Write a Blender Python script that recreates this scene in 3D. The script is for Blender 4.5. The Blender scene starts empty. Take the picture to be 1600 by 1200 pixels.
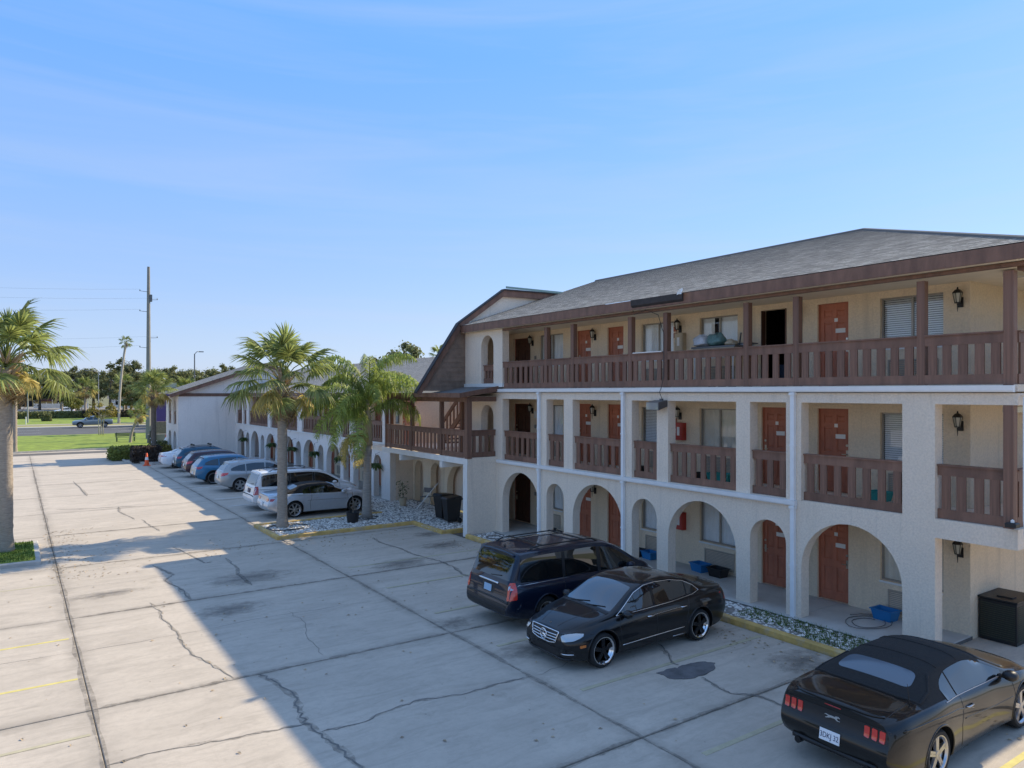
import bpy, bmesh, math, random
from mathutils import Vector, Matrix
from mathutils.bvhtree import BVHTree
from mathutils.geometry import delaunay_2d_cdt
R = math.radians; PI = math.pi
random.seed(11)
sc = bpy.context.scene; COL = sc.collection

# ------------------------------------------------------------------ camera, sky, sun, exposure
cam = bpy.data.cameras.new('camera'); camo = bpy.data.objects.new('camera', cam); COL.objects.link(camo)
camo.location = (0, 0, 5.35); camo.rotation_euler = (R(90), 0, -R(34.55))
cam.sensor_width = 36; cam.lens = 36*1130/1600; cam.shift_y = 13.5/1600
cam.clip_start = .1; cam.clip_end = 6000
sc.camera = camo
SUN = Vector((1.4, .055, 1.0)).normalized()
wd = bpy.data.worlds.new('World'); sc.world = wd; wd.use_nodes = True
wn = wd.node_tree; wn.nodes.clear()
def wnode(t, **k):
    n = wn.nodes.new(t)
    for a, b in k.items(): setattr(n, a, b)
    return n
sky = wnode('ShaderNodeTexSky', sky_type='NISHITA', sun_disc=False, sun_elevation=math.asin(SUN.z),
            sun_rotation=math.atan2(SUN.x, SUN.y), altitude=0, air_density=1.0, dust_density=.2, ozone_density=2.5)
bg = wnode('ShaderNodeBackground'); out = wnode('ShaderNodeOutputWorld')
bg.inputs[1].default_value = .14
# the clear winter sky: pale lavender low down, bluer upwards in view, paled overhead for fill, with thin streaks of high cloud
tc = wnode('ShaderNodeTexCoord'); sx = wnode('ShaderNodeSeparateXYZ'); L = wn.links.new; L(tc.outputs['Generated'], sx.inputs[0])
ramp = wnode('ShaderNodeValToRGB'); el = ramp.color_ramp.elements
SKY = ((0.0, (.335,.455,.82)), (.10, (.335,.470,.835)), (.24, (.255,.485,.98)), (.42, (.150,.450,1.10)), (.75, (.34,.60,1.13)), (1.0, (.48,.70,1.14)))  # topmost stops, unseen overhead, made paler to brighten and neutralise the shade
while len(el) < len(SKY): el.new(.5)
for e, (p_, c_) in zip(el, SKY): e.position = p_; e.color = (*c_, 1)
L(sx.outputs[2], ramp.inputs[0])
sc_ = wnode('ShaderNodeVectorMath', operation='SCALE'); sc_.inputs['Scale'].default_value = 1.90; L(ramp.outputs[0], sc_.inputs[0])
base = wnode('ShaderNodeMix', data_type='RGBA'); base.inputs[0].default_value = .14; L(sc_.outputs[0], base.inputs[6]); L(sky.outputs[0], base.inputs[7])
mp = wnode('ShaderNodeMapping'); mp.inputs['Scale'].default_value = (.9, .9, 11)
nz = wnode('ShaderNodeTexNoise'); nz.inputs['Scale'].default_value = 1.5; nz.inputs['Detail'].default_value = 6; nz.inputs['Roughness'].default_value = .55
nz.inputs['Distortion'].default_value = .5
cr = wnode('ShaderNodeMapRange'); cr.inputs[1].default_value = .46; cr.inputs[2].default_value = .80; cr.inputs[4].default_value = .34
mx = wnode('ShaderNodeMix', data_type='RGBA'); mx.inputs[7].default_value = (1.35, 1.55, 1.95, 1)
L(tc.outputs['Generated'], mp.inputs[0]); L(mp.outputs[0], nz.inputs[0]); L(nz.outputs[0], cr.inputs[0])
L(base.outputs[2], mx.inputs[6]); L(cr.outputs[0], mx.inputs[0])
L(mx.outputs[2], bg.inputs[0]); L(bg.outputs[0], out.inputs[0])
sl = bpy.data.lights.new('sun', 'SUN'); sl.energy = 2.0; sl.angle = R(.55); sl.color = (1, .86, .62)
slo = bpy.data.objects.new('sun', sl); COL.objects.link(slo); slo.rotation_euler = (-SUN).to_track_quat('-Z', 'Y').to_euler()
slo.location = (30, 10, 40)
sc.view_settings.view_transform = 'Standard'; sc.view_settings.look = 'None'
sc.view_settings.exposure = 1.68; sc.view_settings.gamma = 1
sc.render.engine = 'CYCLES'
sc.cycles.max_bounces = 12; sc.cycles.diffuse_bounces = 8; sc.cycles.transparent_max_bounces = 12

# ------------------------------------------------------------------ mesh helpers
class MB:
    def __init__(s): s.v = []; s.f = []; s.m = []; s.c = 0
    def add(s, vs, fs, m=None):
        b = len(s.v); s.v += [tuple(v) for v in vs]
        s.f += [tuple(i+b for i in f) for f in fs]; s.m += [s.c if m is None else m]*len(fs); return s
    def box(s, x0, x1, y0, y1, z0, z1, m=None):
        return s.add([(x0,y0,z0),(x1,y0,z0),(x1,y1,z0),(x0,y1,z0),(x0,y0,z1),(x1,y0,z1),(x1,y1,z1),(x0,y1,z1)],
                     [(0,3,2,1),(4,5,6,7),(0,1,5,4),(1,2,6,5),(2,3,7,6),(3,0,4,7)], m)
    def bbox(s, x0, x1, y0, y1, z0, z1, b=.01, m=None):
        """box with its top edges bevelled"""
        return s.add([(x0,y0,z0),(x1,y0,z0),(x1,y1,z0),(x0,y1,z0),(x0,y0,z1-b),(x1,y0,z1-b),(x1,y1,z1-b),(x0,y1,z1-b),
                      (x0+b,y0+b,z1),(x1-b,y0+b,z1),(x1-b,y1-b,z1),(x0+b,y1-b,z1)],
                     [(0,3,2,1),(0,1,5,4),(1,2,6,5),(2,3,7,6),(3,0,4,7),(4,5,9,8),(5,6,10,9),(6,7,11,10),(7,4,8,11),(8,9,10,11)], m)
    def prism(s, poly, axis, a, b, m=None):
        """poly of 2d points pushed along an axis: x -> (y,z), y -> (x,z), z -> (x,y)"""
        def P(p, t): return {'x': (t, p[0], p[1]), 'y': (p[0], t, p[1]), 'z': (p[0], p[1], t)}[axis]
        n = len(poly); vs = [P(p, a) for p in poly]+[P(p, b) for p in poly]
        return s.add(vs, [tuple(range(n-1, -1, -1)), tuple(range(n, 2*n))]+[(i, (i+1) % n, n+(i+1) % n, n+i) for i in range(n)], m)
    def quad(s, a, b, c, d, m=None): return s.add([a, b, c, d], [(0, 1, 2, 3)], m)
    def tube(s, pts, r, n=8, cap=True, m=None):
        pts = [Vector(p) for p in pts]; rs = r if isinstance(r, (list, tuple)) else [r]*len(pts)
        vs = []; up = None
        for i, p in enumerate(pts):
            t = (pts[min(i+1, len(pts)-1)]-pts[max(i-1, 0)])
            if t.length < 1e-9: t = Vector((0, 0, 1))
            t.normalize()
            if up is None: up = t.orthogonal().normalized()
            up = (up-t*up.dot(t)); up = up.normalized() if up.length > 1e-6 else t.orthogonal().normalized()
            w = t.cross(up)
            for k in range(n):
                a = 2*PI*k/n; vs.append(p+(up*math.cos(a)+w*math.sin(a))*rs[i])
        fs = [(i*n+k, i*n+(k+1) % n, (i+1)*n+(k+1) % n, (i+1)*n+k) for i in range(len(pts)-1) for k in range(n)]
        if cap: fs += [tuple(range(n-1, -1, -1)), tuple(range((len(pts)-1)*n, len(pts)*n))]
        return s.add(vs, fs, m)
    def lathe(s, prof, c=(0, 0, 0), n=16, axis='z', m=None, cap=True):
        """prof of (radius, height) pairs"""
        vs = []
        for r, h in prof:
            for k in range(n):
                a = 2*PI*k/n; p = (r*math.cos(a), r*math.sin(a), h)
                if axis == 'y': p = (p[0], p[2], p[1])
                if axis == 'x': p = (p[2], p[0], p[1])
                vs.append((p[0]+c[0], p[1]+c[1], p[2]+c[2]))
        fs = [(i*n+k, i*n+(k+1) % n, (i+1)*n+(k+1) % n, (i+1)*n+k) for i in range(len(prof)-1) for k in range(n)]
        if cap and prof[0][0] > 1e-5: fs.append(tuple(range(n-1, -1, -1)))
        if cap and prof[-1][0] > 1e-5: fs.append(tuple(range((len(prof)-1)*n, len(prof)*n)))
        return s.add(vs, fs, m)
    def mesh(s, name, mats, smooth=False, angle=None, fix=True):
        me = bpy.data.meshes.new(name); me.from_pydata(s.v, [], s.f)
        for mt in (mats if isinstance(mats, (list, tuple)) else [mats]): me.materials.append(mt)
        if any(s.m): me.polygons.foreach_set('material_index', s.m)
        if fix:
            bm = bmesh.new(); bm.from_mesh(me); bmesh.ops.recalc_face_normals(bm, faces=bm.faces); bm.to_mesh(me); bm.free()
        if smooth:
            me.polygons.foreach_set('use_smooth', [True]*len(me.polygons))
            if angle: me.set_sharp_from_angle(angle=R(angle))
        me.update(); return me
def put(name, me, parent=None, keep=True):
    """link a mesh (world coordinates) as one object; keep = its parent is an Empty standing at its base"""
    o = bpy.data.objects.new(name, me); COL.objects.link(o)
    if parent:
        o.parent = parent
        if keep and parent.type == 'EMPTY': o.matrix_parent_inverse = Matrix.Translation(parent.location).inverted()
    return o
def build(mb, name, mats, parent=None, smooth=False, angle=None, keep=True, fix=True):
    return put(name, mb.mesh(name, mats, smooth, angle, fix), parent, keep)
def tag(o, label=None, cat=None, group=None, kind=None):
    if label: o['label'] = label
    if cat: o['category'] = cat
    if group: o['group'] = group
    if kind: o['kind'] = kind
    return o
def thing(name, label, cat, loc=(0, 0, 0), rz=0, group=None):
    o = bpy.data.objects.new(name, None); COL.objects.link(o); o.location = loc; o.rotation_euler = (0, 0, rz)
    o.empty_display_size = .2
    return tag(o, label, cat, group)
def struct(mb, name, mats, parent=None, **k):
    o = build(mb, name, mats, parent, **k)
    if not parent: o['kind'] = 'structure'
    return o
def child(name, me, parent, loc=(0, 0, 0), rz=0, scale=(1, 1, 1), rot=None):
    """an instance of a shared mesh in the parent's own coordinates"""
    o = bpy.data.objects.new(name, me); COL.objects.link(o); o.parent = parent
    o.location = loc; o.rotation_euler = rot or (0, 0, rz); o.scale = scale; return o
def dup(root, loc, rz=0, label=None, group=None, scale=None):
    def cp(o, par):
        c = o.copy(); COL.objects.link(c)
        if par: c.parent = par
        for ch in o.children: cp(ch, c)
        return c
    r = cp(root, None); r.location = loc; r.rotation_euler = (0, 0, rz)
    if scale: r.scale = (scale,)*3
    if label: r['label'] = label
    if group: r['group'] = group
    return r

# ------------------------------------------------------------------ materials
def mat(name, col, rough=.6, metal=0, spec=.5, var=0, vscale=3, stretch=(1, 1, 1), bump=0, bscale=40, coat=0, island=0,
        stain=None, obj=0, trans=0, emit=0, sheen=0):
    m = bpy.data.materials.new(name); m.use_nodes = True; nt = m.node_tree; b = nt.nodes['Principled BSDF']; K = nt.links.new
    b.inputs['Base Color'].default_value = (*col, 1); b.inputs['Roughness'].default_value = rough
    b.inputs['Metallic'].default_value = metal; b.inputs['Specular IOR Level'].default_value = spec
    b.inputs['Coat Weight'].default_value = coat; b.inputs['Coat Roughness'].default_value = .03
    if emit: b.inputs['Emission Color'].default_value = (*col, 1); b.inputs['Emission Strength'].default_value = emit
    tcn = nt.nodes.new('ShaderNodeTexCoord'); mpn = nt.nodes.new('ShaderNodeMapping'); K(tcn.outputs['Object'], mpn.inputs[0])
    mpn.inputs['Scale'].default_value = stretch
    last = None
    def mul(fac_out, lo, hi, a=.3, c=.7):
        nonlocal last
        r = nt.nodes.new('ShaderNodeMapRange'); r.inputs[1].default_value = a; r.inputs[2].default_value = c
        r.inputs[3].default_value = lo; r.inputs[4].default_value = hi; K(fac_out, r.inputs[0])
        x = nt.nodes.new('ShaderNodeMix'); x.data_type = 'RGBA'; x.blend_type = 'MULTIPLY'; x.inputs[0].default_value = 1
        if last: K(last, x.inputs[6])
        else: x.inputs[6].default_value = (*col, 1)
        K(r.outputs[0], x.inputs[7]); last = x.outputs[2]
    if var:
        n = nt.nodes.new('ShaderNodeTexNoise'); n.inputs['Scale'].default_value = vscale; n.inputs['Detail'].default_value = 6
        n.inputs['Roughness'].default_value = .6; K(mpn.outputs[0], n.inputs[0]); mul(n.outputs[0], 1-var, 1+var)
    if island:
        g = nt.nodes.new('ShaderNodeNewGeometry'); mul(g.outputs['Random Per Island'], 1-island, 1+island, 0, 1)
    if obj:
        g = nt.nodes.new('ShaderNodeObjectInfo'); mul(g.outputs['Random'], 1-obj, 1+obj, 0, 1)
    if stain:   # (colour, scale, threshold, strength)
        n = nt.nodes.new('ShaderNodeTexNoise'); n.inputs['Scale'].default_value = stain[1]; n.inputs['Detail'].default_value = 7
        n.inputs['Roughness'].default_value = .65; K(mpn.outputs[0], n.inputs[0])
        r = nt.nodes.new('ShaderNodeMapRange'); r.inputs[1].default_value = stain[2]; r.inputs[2].default_value = stain[2]+.22
        r.inputs[4].default_value = stain[3]; K(n.outputs[0], r.inputs[0])
        x = nt.nodes.new('ShaderNodeMix'); x.data_type = 'RGBA'; K(r.outputs[0], x.inputs[0]); x.inputs[7].default_value = (*stain[0], 1)
        if last: K(last, x.inputs[6])
        else: x.inputs[6].default_value = (*col, 1)
        last = x.outputs[2]
    if last: K(last, b.inputs['Base Color'])
    if bump:
        n = nt.nodes.new('ShaderNodeTexNoise'); n.inputs['Scale'].default_value = bscale; n.inputs['Detail'].default_value = 4
        K(tcn.outputs['Object'], n.inputs[0])
        u = nt.nodes.new('ShaderNodeBump'); u.inputs['Strength'].default_value = bump; u.inputs['Distance'].default_value = .02
        K(n.outputs[0], u.inputs['Height']); K(u.outputs[0], b.inputs['Normal'])
    if trans:
        td = nt.nodes.new('ShaderNodeBsdfTranslucent'); ms = nt.nodes.new('ShaderNodeMixShader'); ms.inputs[0].default_value = trans
        o = nt.nodes['Material Output']
        if last: K(last, td.inputs[0])
        else: td.inputs[0].default_value = (*col, 1)
        K(b.outputs[0], ms.inputs[1]); K(td.outputs[0], ms.inputs[2]); K(ms.outputs[0], o.inputs[0])
    return m
def glass_mat(name, tint=(.9, .95, .95), boost=1.0, rough=.0):
    """thin window glass: clear, mirror-like at grazing angles"""
    m = bpy.data.materials.new(name); m.use_nodes = True; nt = m.node_tree; nt.nodes.clear(); K = nt.links.new
    o = nt.nodes.new('ShaderNodeOutputMaterial'); t = nt.nodes.new('ShaderNodeBsdfTransparent'); t.inputs[0].default_value = (*tint, 1)
    g = nt.nodes.new('ShaderNodeBsdfGlossy'); g.inputs['Roughness'].default_value = rough
    f = nt.nodes.new('ShaderNodeFresnel'); f.inputs[0].default_value = 1.5
    a = nt.nodes.new('ShaderNodeMath'); a.operation = 'MULTIPLY'; a.inputs[1].default_value = boost; a.use_clamp = True
    x = nt.nodes.new('ShaderNodeMixShader'); ge = nt.nodes.new('ShaderNodeNewGeometry'); bf = nt.nodes.new('ShaderNodeMath'); bf.operation = 'SUBTRACT'; bf.inputs[0].default_value = 1; K(ge.outputs['Backfacing'], bf.inputs[1])
    fm_ = nt.nodes.new('ShaderNodeMath'); fm_.operation = 'MULTIPLY'; K(f.outputs[0], fm_.inputs[0]); K(bf.outputs[0], fm_.inputs[1])   # outer face only
    K(fm_.outputs[0], a.inputs[0]); K(a.outputs[0], x.inputs[0])
    K(t.outputs[0], x.inputs[1]); K(g.outputs[0], x.inputs[2]); K(x.outputs[0], o.inputs[0]); return m
def paint(name, col, metal=0, rough=.35):
    m = mat(name, col, rough, metal, .12 if max(col) < .2 else .4, coat=.85, var=.04, vscale=8); return m
def stucco_mat(name, col, *a, **k):
    """rough render with rain streaks, blotches and hairline relief"""
    m = bpy.data.materials.new(name); m.use_nodes = True; nt = m.node_tree; b = nt.nodes['Principled BSDF']; K = nt.links.new; N = nt.nodes.new
    b.inputs['Roughness'].default_value = .92; b.inputs['Specular IOR Level'].default_value = .25
    g = N('ShaderNodeNewGeometry'); last = None
    def noise(scale, st=(1, 1, 1), det=6, ro=.6):
        v = N('ShaderNodeVectorMath'); v.operation = 'MULTIPLY'; v.inputs[1].default_value = st; K(g.outputs['Position'], v.inputs[0])
        n = N('ShaderNodeTexNoise'); n.inputs['Scale'].default_value = scale; n.inputs['Detail'].default_value = det; n.inputs['Roughness'].default_value = ro; K(v.outputs[0], n.inputs[0]); return n.outputs[0]
    def rng(o, a, b_, c, d):
        r = N('ShaderNodeMapRange'); r.inputs[1].default_value = a; r.inputs[2].default_value = b_; r.inputs[3].default_value = c; r.inputs[4].default_value = d; K(o, r.inputs[0]); return r.outputs[0]
    def layer(fac, c2, kind='MIX'):
        nonlocal last
        x = N('ShaderNodeMix'); x.data_type = 'RGBA'; x.blend_type = kind; K(fac, x.inputs[0]); x.inputs[7].default_value = (*c2, 1)
        if last: K(last, x.inputs[6])
        else: x.inputs[6].default_value = (*col, 1)
        last = x.outputs[2]
    dk = tuple(c*.55 for c in col)
    layer(rng(noise(1.1), .35, .75, 0, .30), tuple(c*.80 for c in col)); layer(rng(noise(1.0, (3.2, 3.2, .22), 6, .72), .54, .74, 0, .50), dk)
    layer(rng(noise(.6, det=8, ro=.75), .60, .74, 0, .35), tuple(c*.66 for c in col)); layer(rng(noise(22, det=4, ro=.7), .38, .66, 0, .50), tuple(c*.70 for c in col))
    K(last, b.inputs['Base Color'])
    u = N('ShaderNodeBump'); u.inputs['Strength'].default_value = .9; u.inputs['Distance'].default_value = .035; K(noise(30, det=6, ro=.7), u.inputs['Height']); K(u.outputs[0], b.inputs['Normal'])
    return m
def concrete_mat(name, col):
    """old poured slabs: blotches, grime creeping in from the joints, spots, fine grit"""
    m = bpy.data.materials.new(name); m.use_nodes = True; nt = m.node_tree; b = nt.nodes['Principled BSDF']; K = nt.links.new; N = nt.nodes.new
    b.inputs['Roughness'].default_value = .9; b.inputs['Specular IOR Level'].default_value = .3
    g = N('ShaderNodeNewGeometry'); tcn = N('ShaderNodeTexCoord'); oi = N('ShaderNodeObjectInfo'); last = None
    def noise(scale, st=(1, 1, 1), det=6, ro=.6, dist=0):
        v = N('ShaderNodeVectorMath'); v.operation = 'MULTIPLY'; v.inputs[1].default_value = st; K(g.outputs['Position'], v.inputs[0])
        n = N('ShaderNodeTexNoise'); n.inputs['Scale'].default_value = scale; n.inputs['Detail'].default_value = det; n.inputs['Roughness'].default_value = ro; n.inputs['Distortion'].default_value = dist; K(v.outputs[0], n.inputs[0]); return n.outputs[0]
    def rng(o, a, b_, c, d):
        r = N('ShaderNodeMapRange'); r.inputs[1].default_value = a; r.inputs[2].default_value = b_; r.inputs[3].default_value = c; r.inputs[4].default_value = d; K(o, r.inputs[0]); return r.outputs[0]
    def mth(op, a, b_=None, v=None):
        x = N('ShaderNodeMath'); x.operation = op; K(a, x.inputs[0])
        if b_ is not None: K(b_, x.inputs[1])
        if v is not None: x.inputs[1].default_value = v
        return x.outputs[0]
    def layer(fac, c2, kind='MIX'):
        nonlocal last
        x = N('ShaderNodeMix'); x.data_type = 'RGBA'; x.blend_type = kind; K(fac, x.inputs[0]); x.inputs[7].default_value = (*c2, 1)
        if last: K(last, x.inputs[6])
        else: x.inputs[6].default_value = (*col, 1)
        last = x.outputs[2]
    k = lambda f, w=1.0: (col[0]*f*w, col[1]*f, col[2]*f/w)
    layer(rng(oi.outputs['Random'], 0, 1, 0, .30), k(.82)); layer(rng(noise(.55, (.7, 1.2, 1), 8, .68), .36, .66, 0, .75), k(.70)); layer(rng(noise(2.1, (.40, 1.7, 1), 9, .75, .8), .48, .66, 0, .62), k(.56))
    layer(rng(noise(.9, det=9, ro=.80), .57, .68, 0, .55), k(.46, 1.03)); layer(rng(noise(7, det=7, ro=.75), .46, .70, 0, .50), k(.64)); layer(rng(noise(.8, (1, 1, 1), 5), .55, .8, 0, .35), k(1.14, .99))
    s = N('ShaderNodeSeparateXYZ'); K(tcn.outputs['Generated'], s.inputs[0])
    def edge(o): y = mth('SUBTRACT', o, v=.5); return mth('SUBTRACT', rng(mth('ABSOLUTE', y), 0, 1, 0, 1), v=.40)
    e = mth('MAXIMUM', edge(s.outputs[0]), edge(s.outputs[1])); e = mth('MULTIPLY', rng(e, .055, .10, 0, 1), rng(noise(1.1, det=8, ro=.75), .36, .58, 0, 1)); layer(mth('MULTIPLY', e, v=.75), k(.42))
    vo = N('ShaderNodeTexVoronoi'); vo.inputs['Scale'].default_value = 1.6; K(g.outputs['Position'], vo.inputs['Vector']); layer(rng(vo.outputs['Distance'], .035, .022, 0, .7), k(.22))
    layer(rng(noise(75, det=2), .3, .7, 0, .40), k(.72)); K(last, b.inputs['Base Color'])
    u = N('ShaderNodeBump'); u.inputs['Strength'].default_value = .35; u.inputs['Distance'].default_value = .012; K(noise(45, det=6, ro=.75), u.inputs['Height']); K(u.outputs[0], b.inputs['Normal'])
    return m
M = dict(
 stucco=stucco_mat('cream stucco', (.93, .785, .63), .9, var=.07, vscale=1.6, bump=.5, bscale=55, stain=((.36, .32, .28), .55, .60, .30)),
 stucco_in=stucco_mat('warm cream stucco', (.94, .77, .56), .9, var=.06, vscale=1.6, bump=.5, bscale=55, stain=((.42, .36, .28), .6, .62, .25)),
 stucco_w=stucco_mat('pale stucco', (.92, .85, .78), .9, var=.07, vscale=1.3, bump=.5, bscale=50, stain=((.42, .40, .38), .5, .60, .3)),
 soffit=mat('painted ceiling', (.80, .70, .54), .8, var=.05),
 wood=mat('dark red brown timber', (.190, .098, .064), .62, var=.28, vscale=5, stretch=(1, 1, .25), bump=.35, bscale=30, obj=.12,
          stain=((.19, .11, .09), 2.2, .60, .6)),
 wooddk=mat('near black timber', (.035, .028, .027), .7, var=.3, vscale=5, bump=.3),
 siding=mat('brown siding', (.22, .155, .115), .75, var=.25, vscale=4, bump=.3, bscale=25),
 white=mat('white painted metal', (.78, .78, .77), .45, var=.05, vscale=4, stain=((.45, .42, .38), 1.5, .66, .5)),
 whitetrim=mat('white trim', (.74, .72, .68), .7, var=.08, vscale=3),
 door=mat('rust orange door paint', (.44, .145, .078), .5, var=.18, vscale=4, bump=.08, obj=.1),
 doordk=mat('dark brown door', (.10, .045, .028), .5, var=.2, vscale=4),
 card=mat('white card', (.78, .76, .72), .7),
 brass=mat('worn steel', (.55, .50, .42), .3, 1),
 alu=mat('dull window aluminium', (.34, .31, .27), .45, .4, var=.1),
 curtain2=mat('cream curtain', (.74, .68, .58), .85, var=.06, vscale=2),
 glass=glass_mat('window glass', (.97, .98, .98), 2.0),
 curtain=mat('white curtain', (.88, .89, .90), .85, var=.06, vscale=2),
 blind=mat('white blind slat', (.90, .91, .92), .6),
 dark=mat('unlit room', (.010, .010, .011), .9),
 grille=mat('tan air conditioner grille', (.40, .34, .27), .55, var=.08),
 concrete=concrete_mat('weathered concrete', (.61, .527, .432)),
 walk=mat('walkway concrete', (.48, .46, .42), .85, var=.14, vscale=1.5, bump=.15, bscale=80, stain=((.2, .19, .18), .8, .6, .5)),
 joint=mat('joint filler', (.12, .11, .10), .95, var=.2),
 crack=mat('cracked concrete', (.19, .175, .155), .95, var=.3, vscale=9),
 patch=mat('asphalt patch', (.13, .125, .125), .9, var=.35, vscale=3, bump=.4, bscale=70),
 oil=mat('oil stain', (.12, .112, .105), .7, var=.35, vscale=5),
 kerby=mat('worn yellow kerb paint', (.58, .38, .12), .8, var=.25, vscale=3, bump=.4, bscale=40, stain=((.40, .36, .30), 3.4, .50, .85)),
 kerb=mat('bare concrete kerb', (.47, .44, .39), .9, var=.15, vscale=3, bump=.3),
 yline=mat('yellow line paint', (.62, .52, .17), .85, var=.15, vscale=6),
 ylinef=mat('faded yellow line paint', (.45, .40, .27), .88, var=.12, vscale=6),
 wline=mat('white line paint', (.62, .61, .58), .85, var=.1),
 rock=mat('white landscaping stone', (.68, .65, .60), .85, island=.35),
 soil=mat('dirt under the stones', (.24, .22, .195), .95, var=.3, vscale=7),
 grass=mat('lawn grass', (.20, .26, .028), .9, var=.4, vscale=1.1, stretch=(1, 1, 1), bump=.8, bscale=14, stain=((.17, .19, .03), .35, .55, .6)),
 dry=mat('dry verge grass', (.30, .27, .11), .95, var=.25, vscale=.4, bump=.5, bscale=6),
 blade=mat('grass blade', (.09, .15, .022), .8, island=.45, trans=.25),
 asphalt=mat('asphalt', (.10, .098, .096), .9, var=.2, vscale=.5, bump=.3, bscale=30),
 asphlot=mat('pale old asphalt', (.24, .225, .20), .9, var=.15, vscale=.25),
 land=mat('open ground', (.17, .165, .075), .95, var=.3, vscale=.05),
 hull=mat('black plastic', (.014, .014, .015), .45, bump=.1, bscale=80),
 rubber=mat('tyre rubber', (.016, .016, .016), .8, bump=.15),
 chrome=mat('chrome', (.75, .75, .76), .12, 1),
 alloy=mat('alloy wheel', (.50, .50, .51), .28, 1, var=.05),
 alloydk=mat('dark alloy wheel', (.03, .03, .032), .25, .6),
 carglass=mat('tinted car glass', (.006, .008, .009), .02, 0, .9, coat=.6),
 windscreen=mat('windscreen glass', (.030, .042, .050), .02, 0, 1.0, coat=1.0),
 plastwin=mat('soft rear window', (.10, .13, .16), .12, 0, .8),
 fabric=mat('black canvas hood', (.020, .0175, .016), .92, var=.2, vscale=20, bump=.35, bscale=120),
 red=mat('tail lamp red', (.42, .012, .010), .12, 0, .7, coat=1),
 redhi=mat('bright tail lamp lens', (.62, .035, .02), .12, 0, .7, coat=1),
 amber=mat('amber marker', (.60, .16, .02), .2, coat=1),
 lens=mat('headlamp lens', (.45, .47, .48), .06, .5, .8, coat=1),
 plate=mat('number plate', (.74, .76, .78), .4),
 plateb=mat('blue number plate', (.30, .46, .62), .4),
 ink=mat('plate lettering', (.05, .05, .10), .5),
 extred=mat('red cabinet', (.42, .030, .020), .4, var=.06),
 tan=mat('tan cabinet', (.50, .40, .27), .5, var=.06),
 iron=mat('black lantern iron', (.018, .016, .014), .45, .3),
 frost=mat('lantern glass', (.46, .44, .36), .15, 0, .6),
 blue=mat('blue plastic tub', (.015, .17, .40), .4),
 teal=mat('teal plastic tub', (.03, .33, .30), .45),
 bag=mat('plastic bag', (.55, .57, .60), .28, 0, .6, var=.15, vscale=9, bump=.8, bscale=18),
 bagg=mat('green tarp bundle', (.12, .22, .21), .4, var=.3, vscale=9, bump=.6, bscale=16),
 steel=mat('grey steel', (.16, .16, .165), .45, .7),
 shingle=None,
 trunk=mat('palm trunk bark', (.33, .275, .22), .95, var=.25, vscale=6, stretch=(1, 1, 5), bump=.9, bscale=22),
 trunkq=mat('grey ringed palm trunk', (.30, .27, .235), .95, var=.22, vscale=4, stretch=(1, 1, 7), bump=.7, bscale=18),
 boot=mat('dry leaf bases', (.40, .30, .19), .95, island=.35),
 frond=mat('palm frond green', (.27, .31, .095), .5, island=.40, trans=.5, obj=.25),
 frondy=mat('yellowing palm frond', (.56, .46, .15), .6, island=.35, trans=.5, obj=.18),
 frondd=mat('dead palm frond', (.30, .215, .11), .8, island=.3, trans=.15),
 queen=mat('queen palm leaflet', (.30, .36, .085), .5, island=.40, trans=.5, obj=.2),
 leaf=mat('oak leaves', (.165, .175, .070), .7, island=.55, trans=.4, obj=.25),
 leaf2=mat('sunny leaves', (.22, .235, .05), .7, island=.5, trans=.4, obj=.2),
 leafy=mat('yellow autumn leaves', (.27, .215, .045), .7, island=.45, trans=.25),
 leafd=mat('purple hedge leaves', (.055, .040, .030), .75, island=.5, trans=.12),
 fern=mat('fern fronds', (.075, .115, .022), .6, island=.5, trans=.25, obj=.2),
 bark=mat('tree bark', (.16, .13, .10), .95, var=.3, bump=.8),
 barkw=mat('pale bark', (.42, .38, .32), .9, var=.2),
 pole=mat('concrete pole', (.25, .235, .22), .9, var=.12, vscale=2),
 polesteel=mat('grey lamp post', (.36, .36, .36), .5, .4),
 wire=mat('overhead wire', (.30, .31, .35), .8),
 cone=mat('orange cone', (.80, .10, .02), .5),
 bench=mat('green slatted bench', (.045, .075, .06), .6),
 purple=mat('purple banner', (.085, .045, .20), .5, var=.1),
 brick=mat('stone pier', (.20, .155, .125), .9, var=.3, vscale=5, bump=.6),
 inflr=mat('red nylon', (.40, .012, .018), .5), inflw=mat('white nylon', (.72, .72, .73), .55),
 tanwall=mat('ochre wall', (.40, .27, .10), .9, var=.1, vscale=.4), maroon=mat('maroon sign', (.085, .018, .018), .5),
 roofw=None,
)
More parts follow.
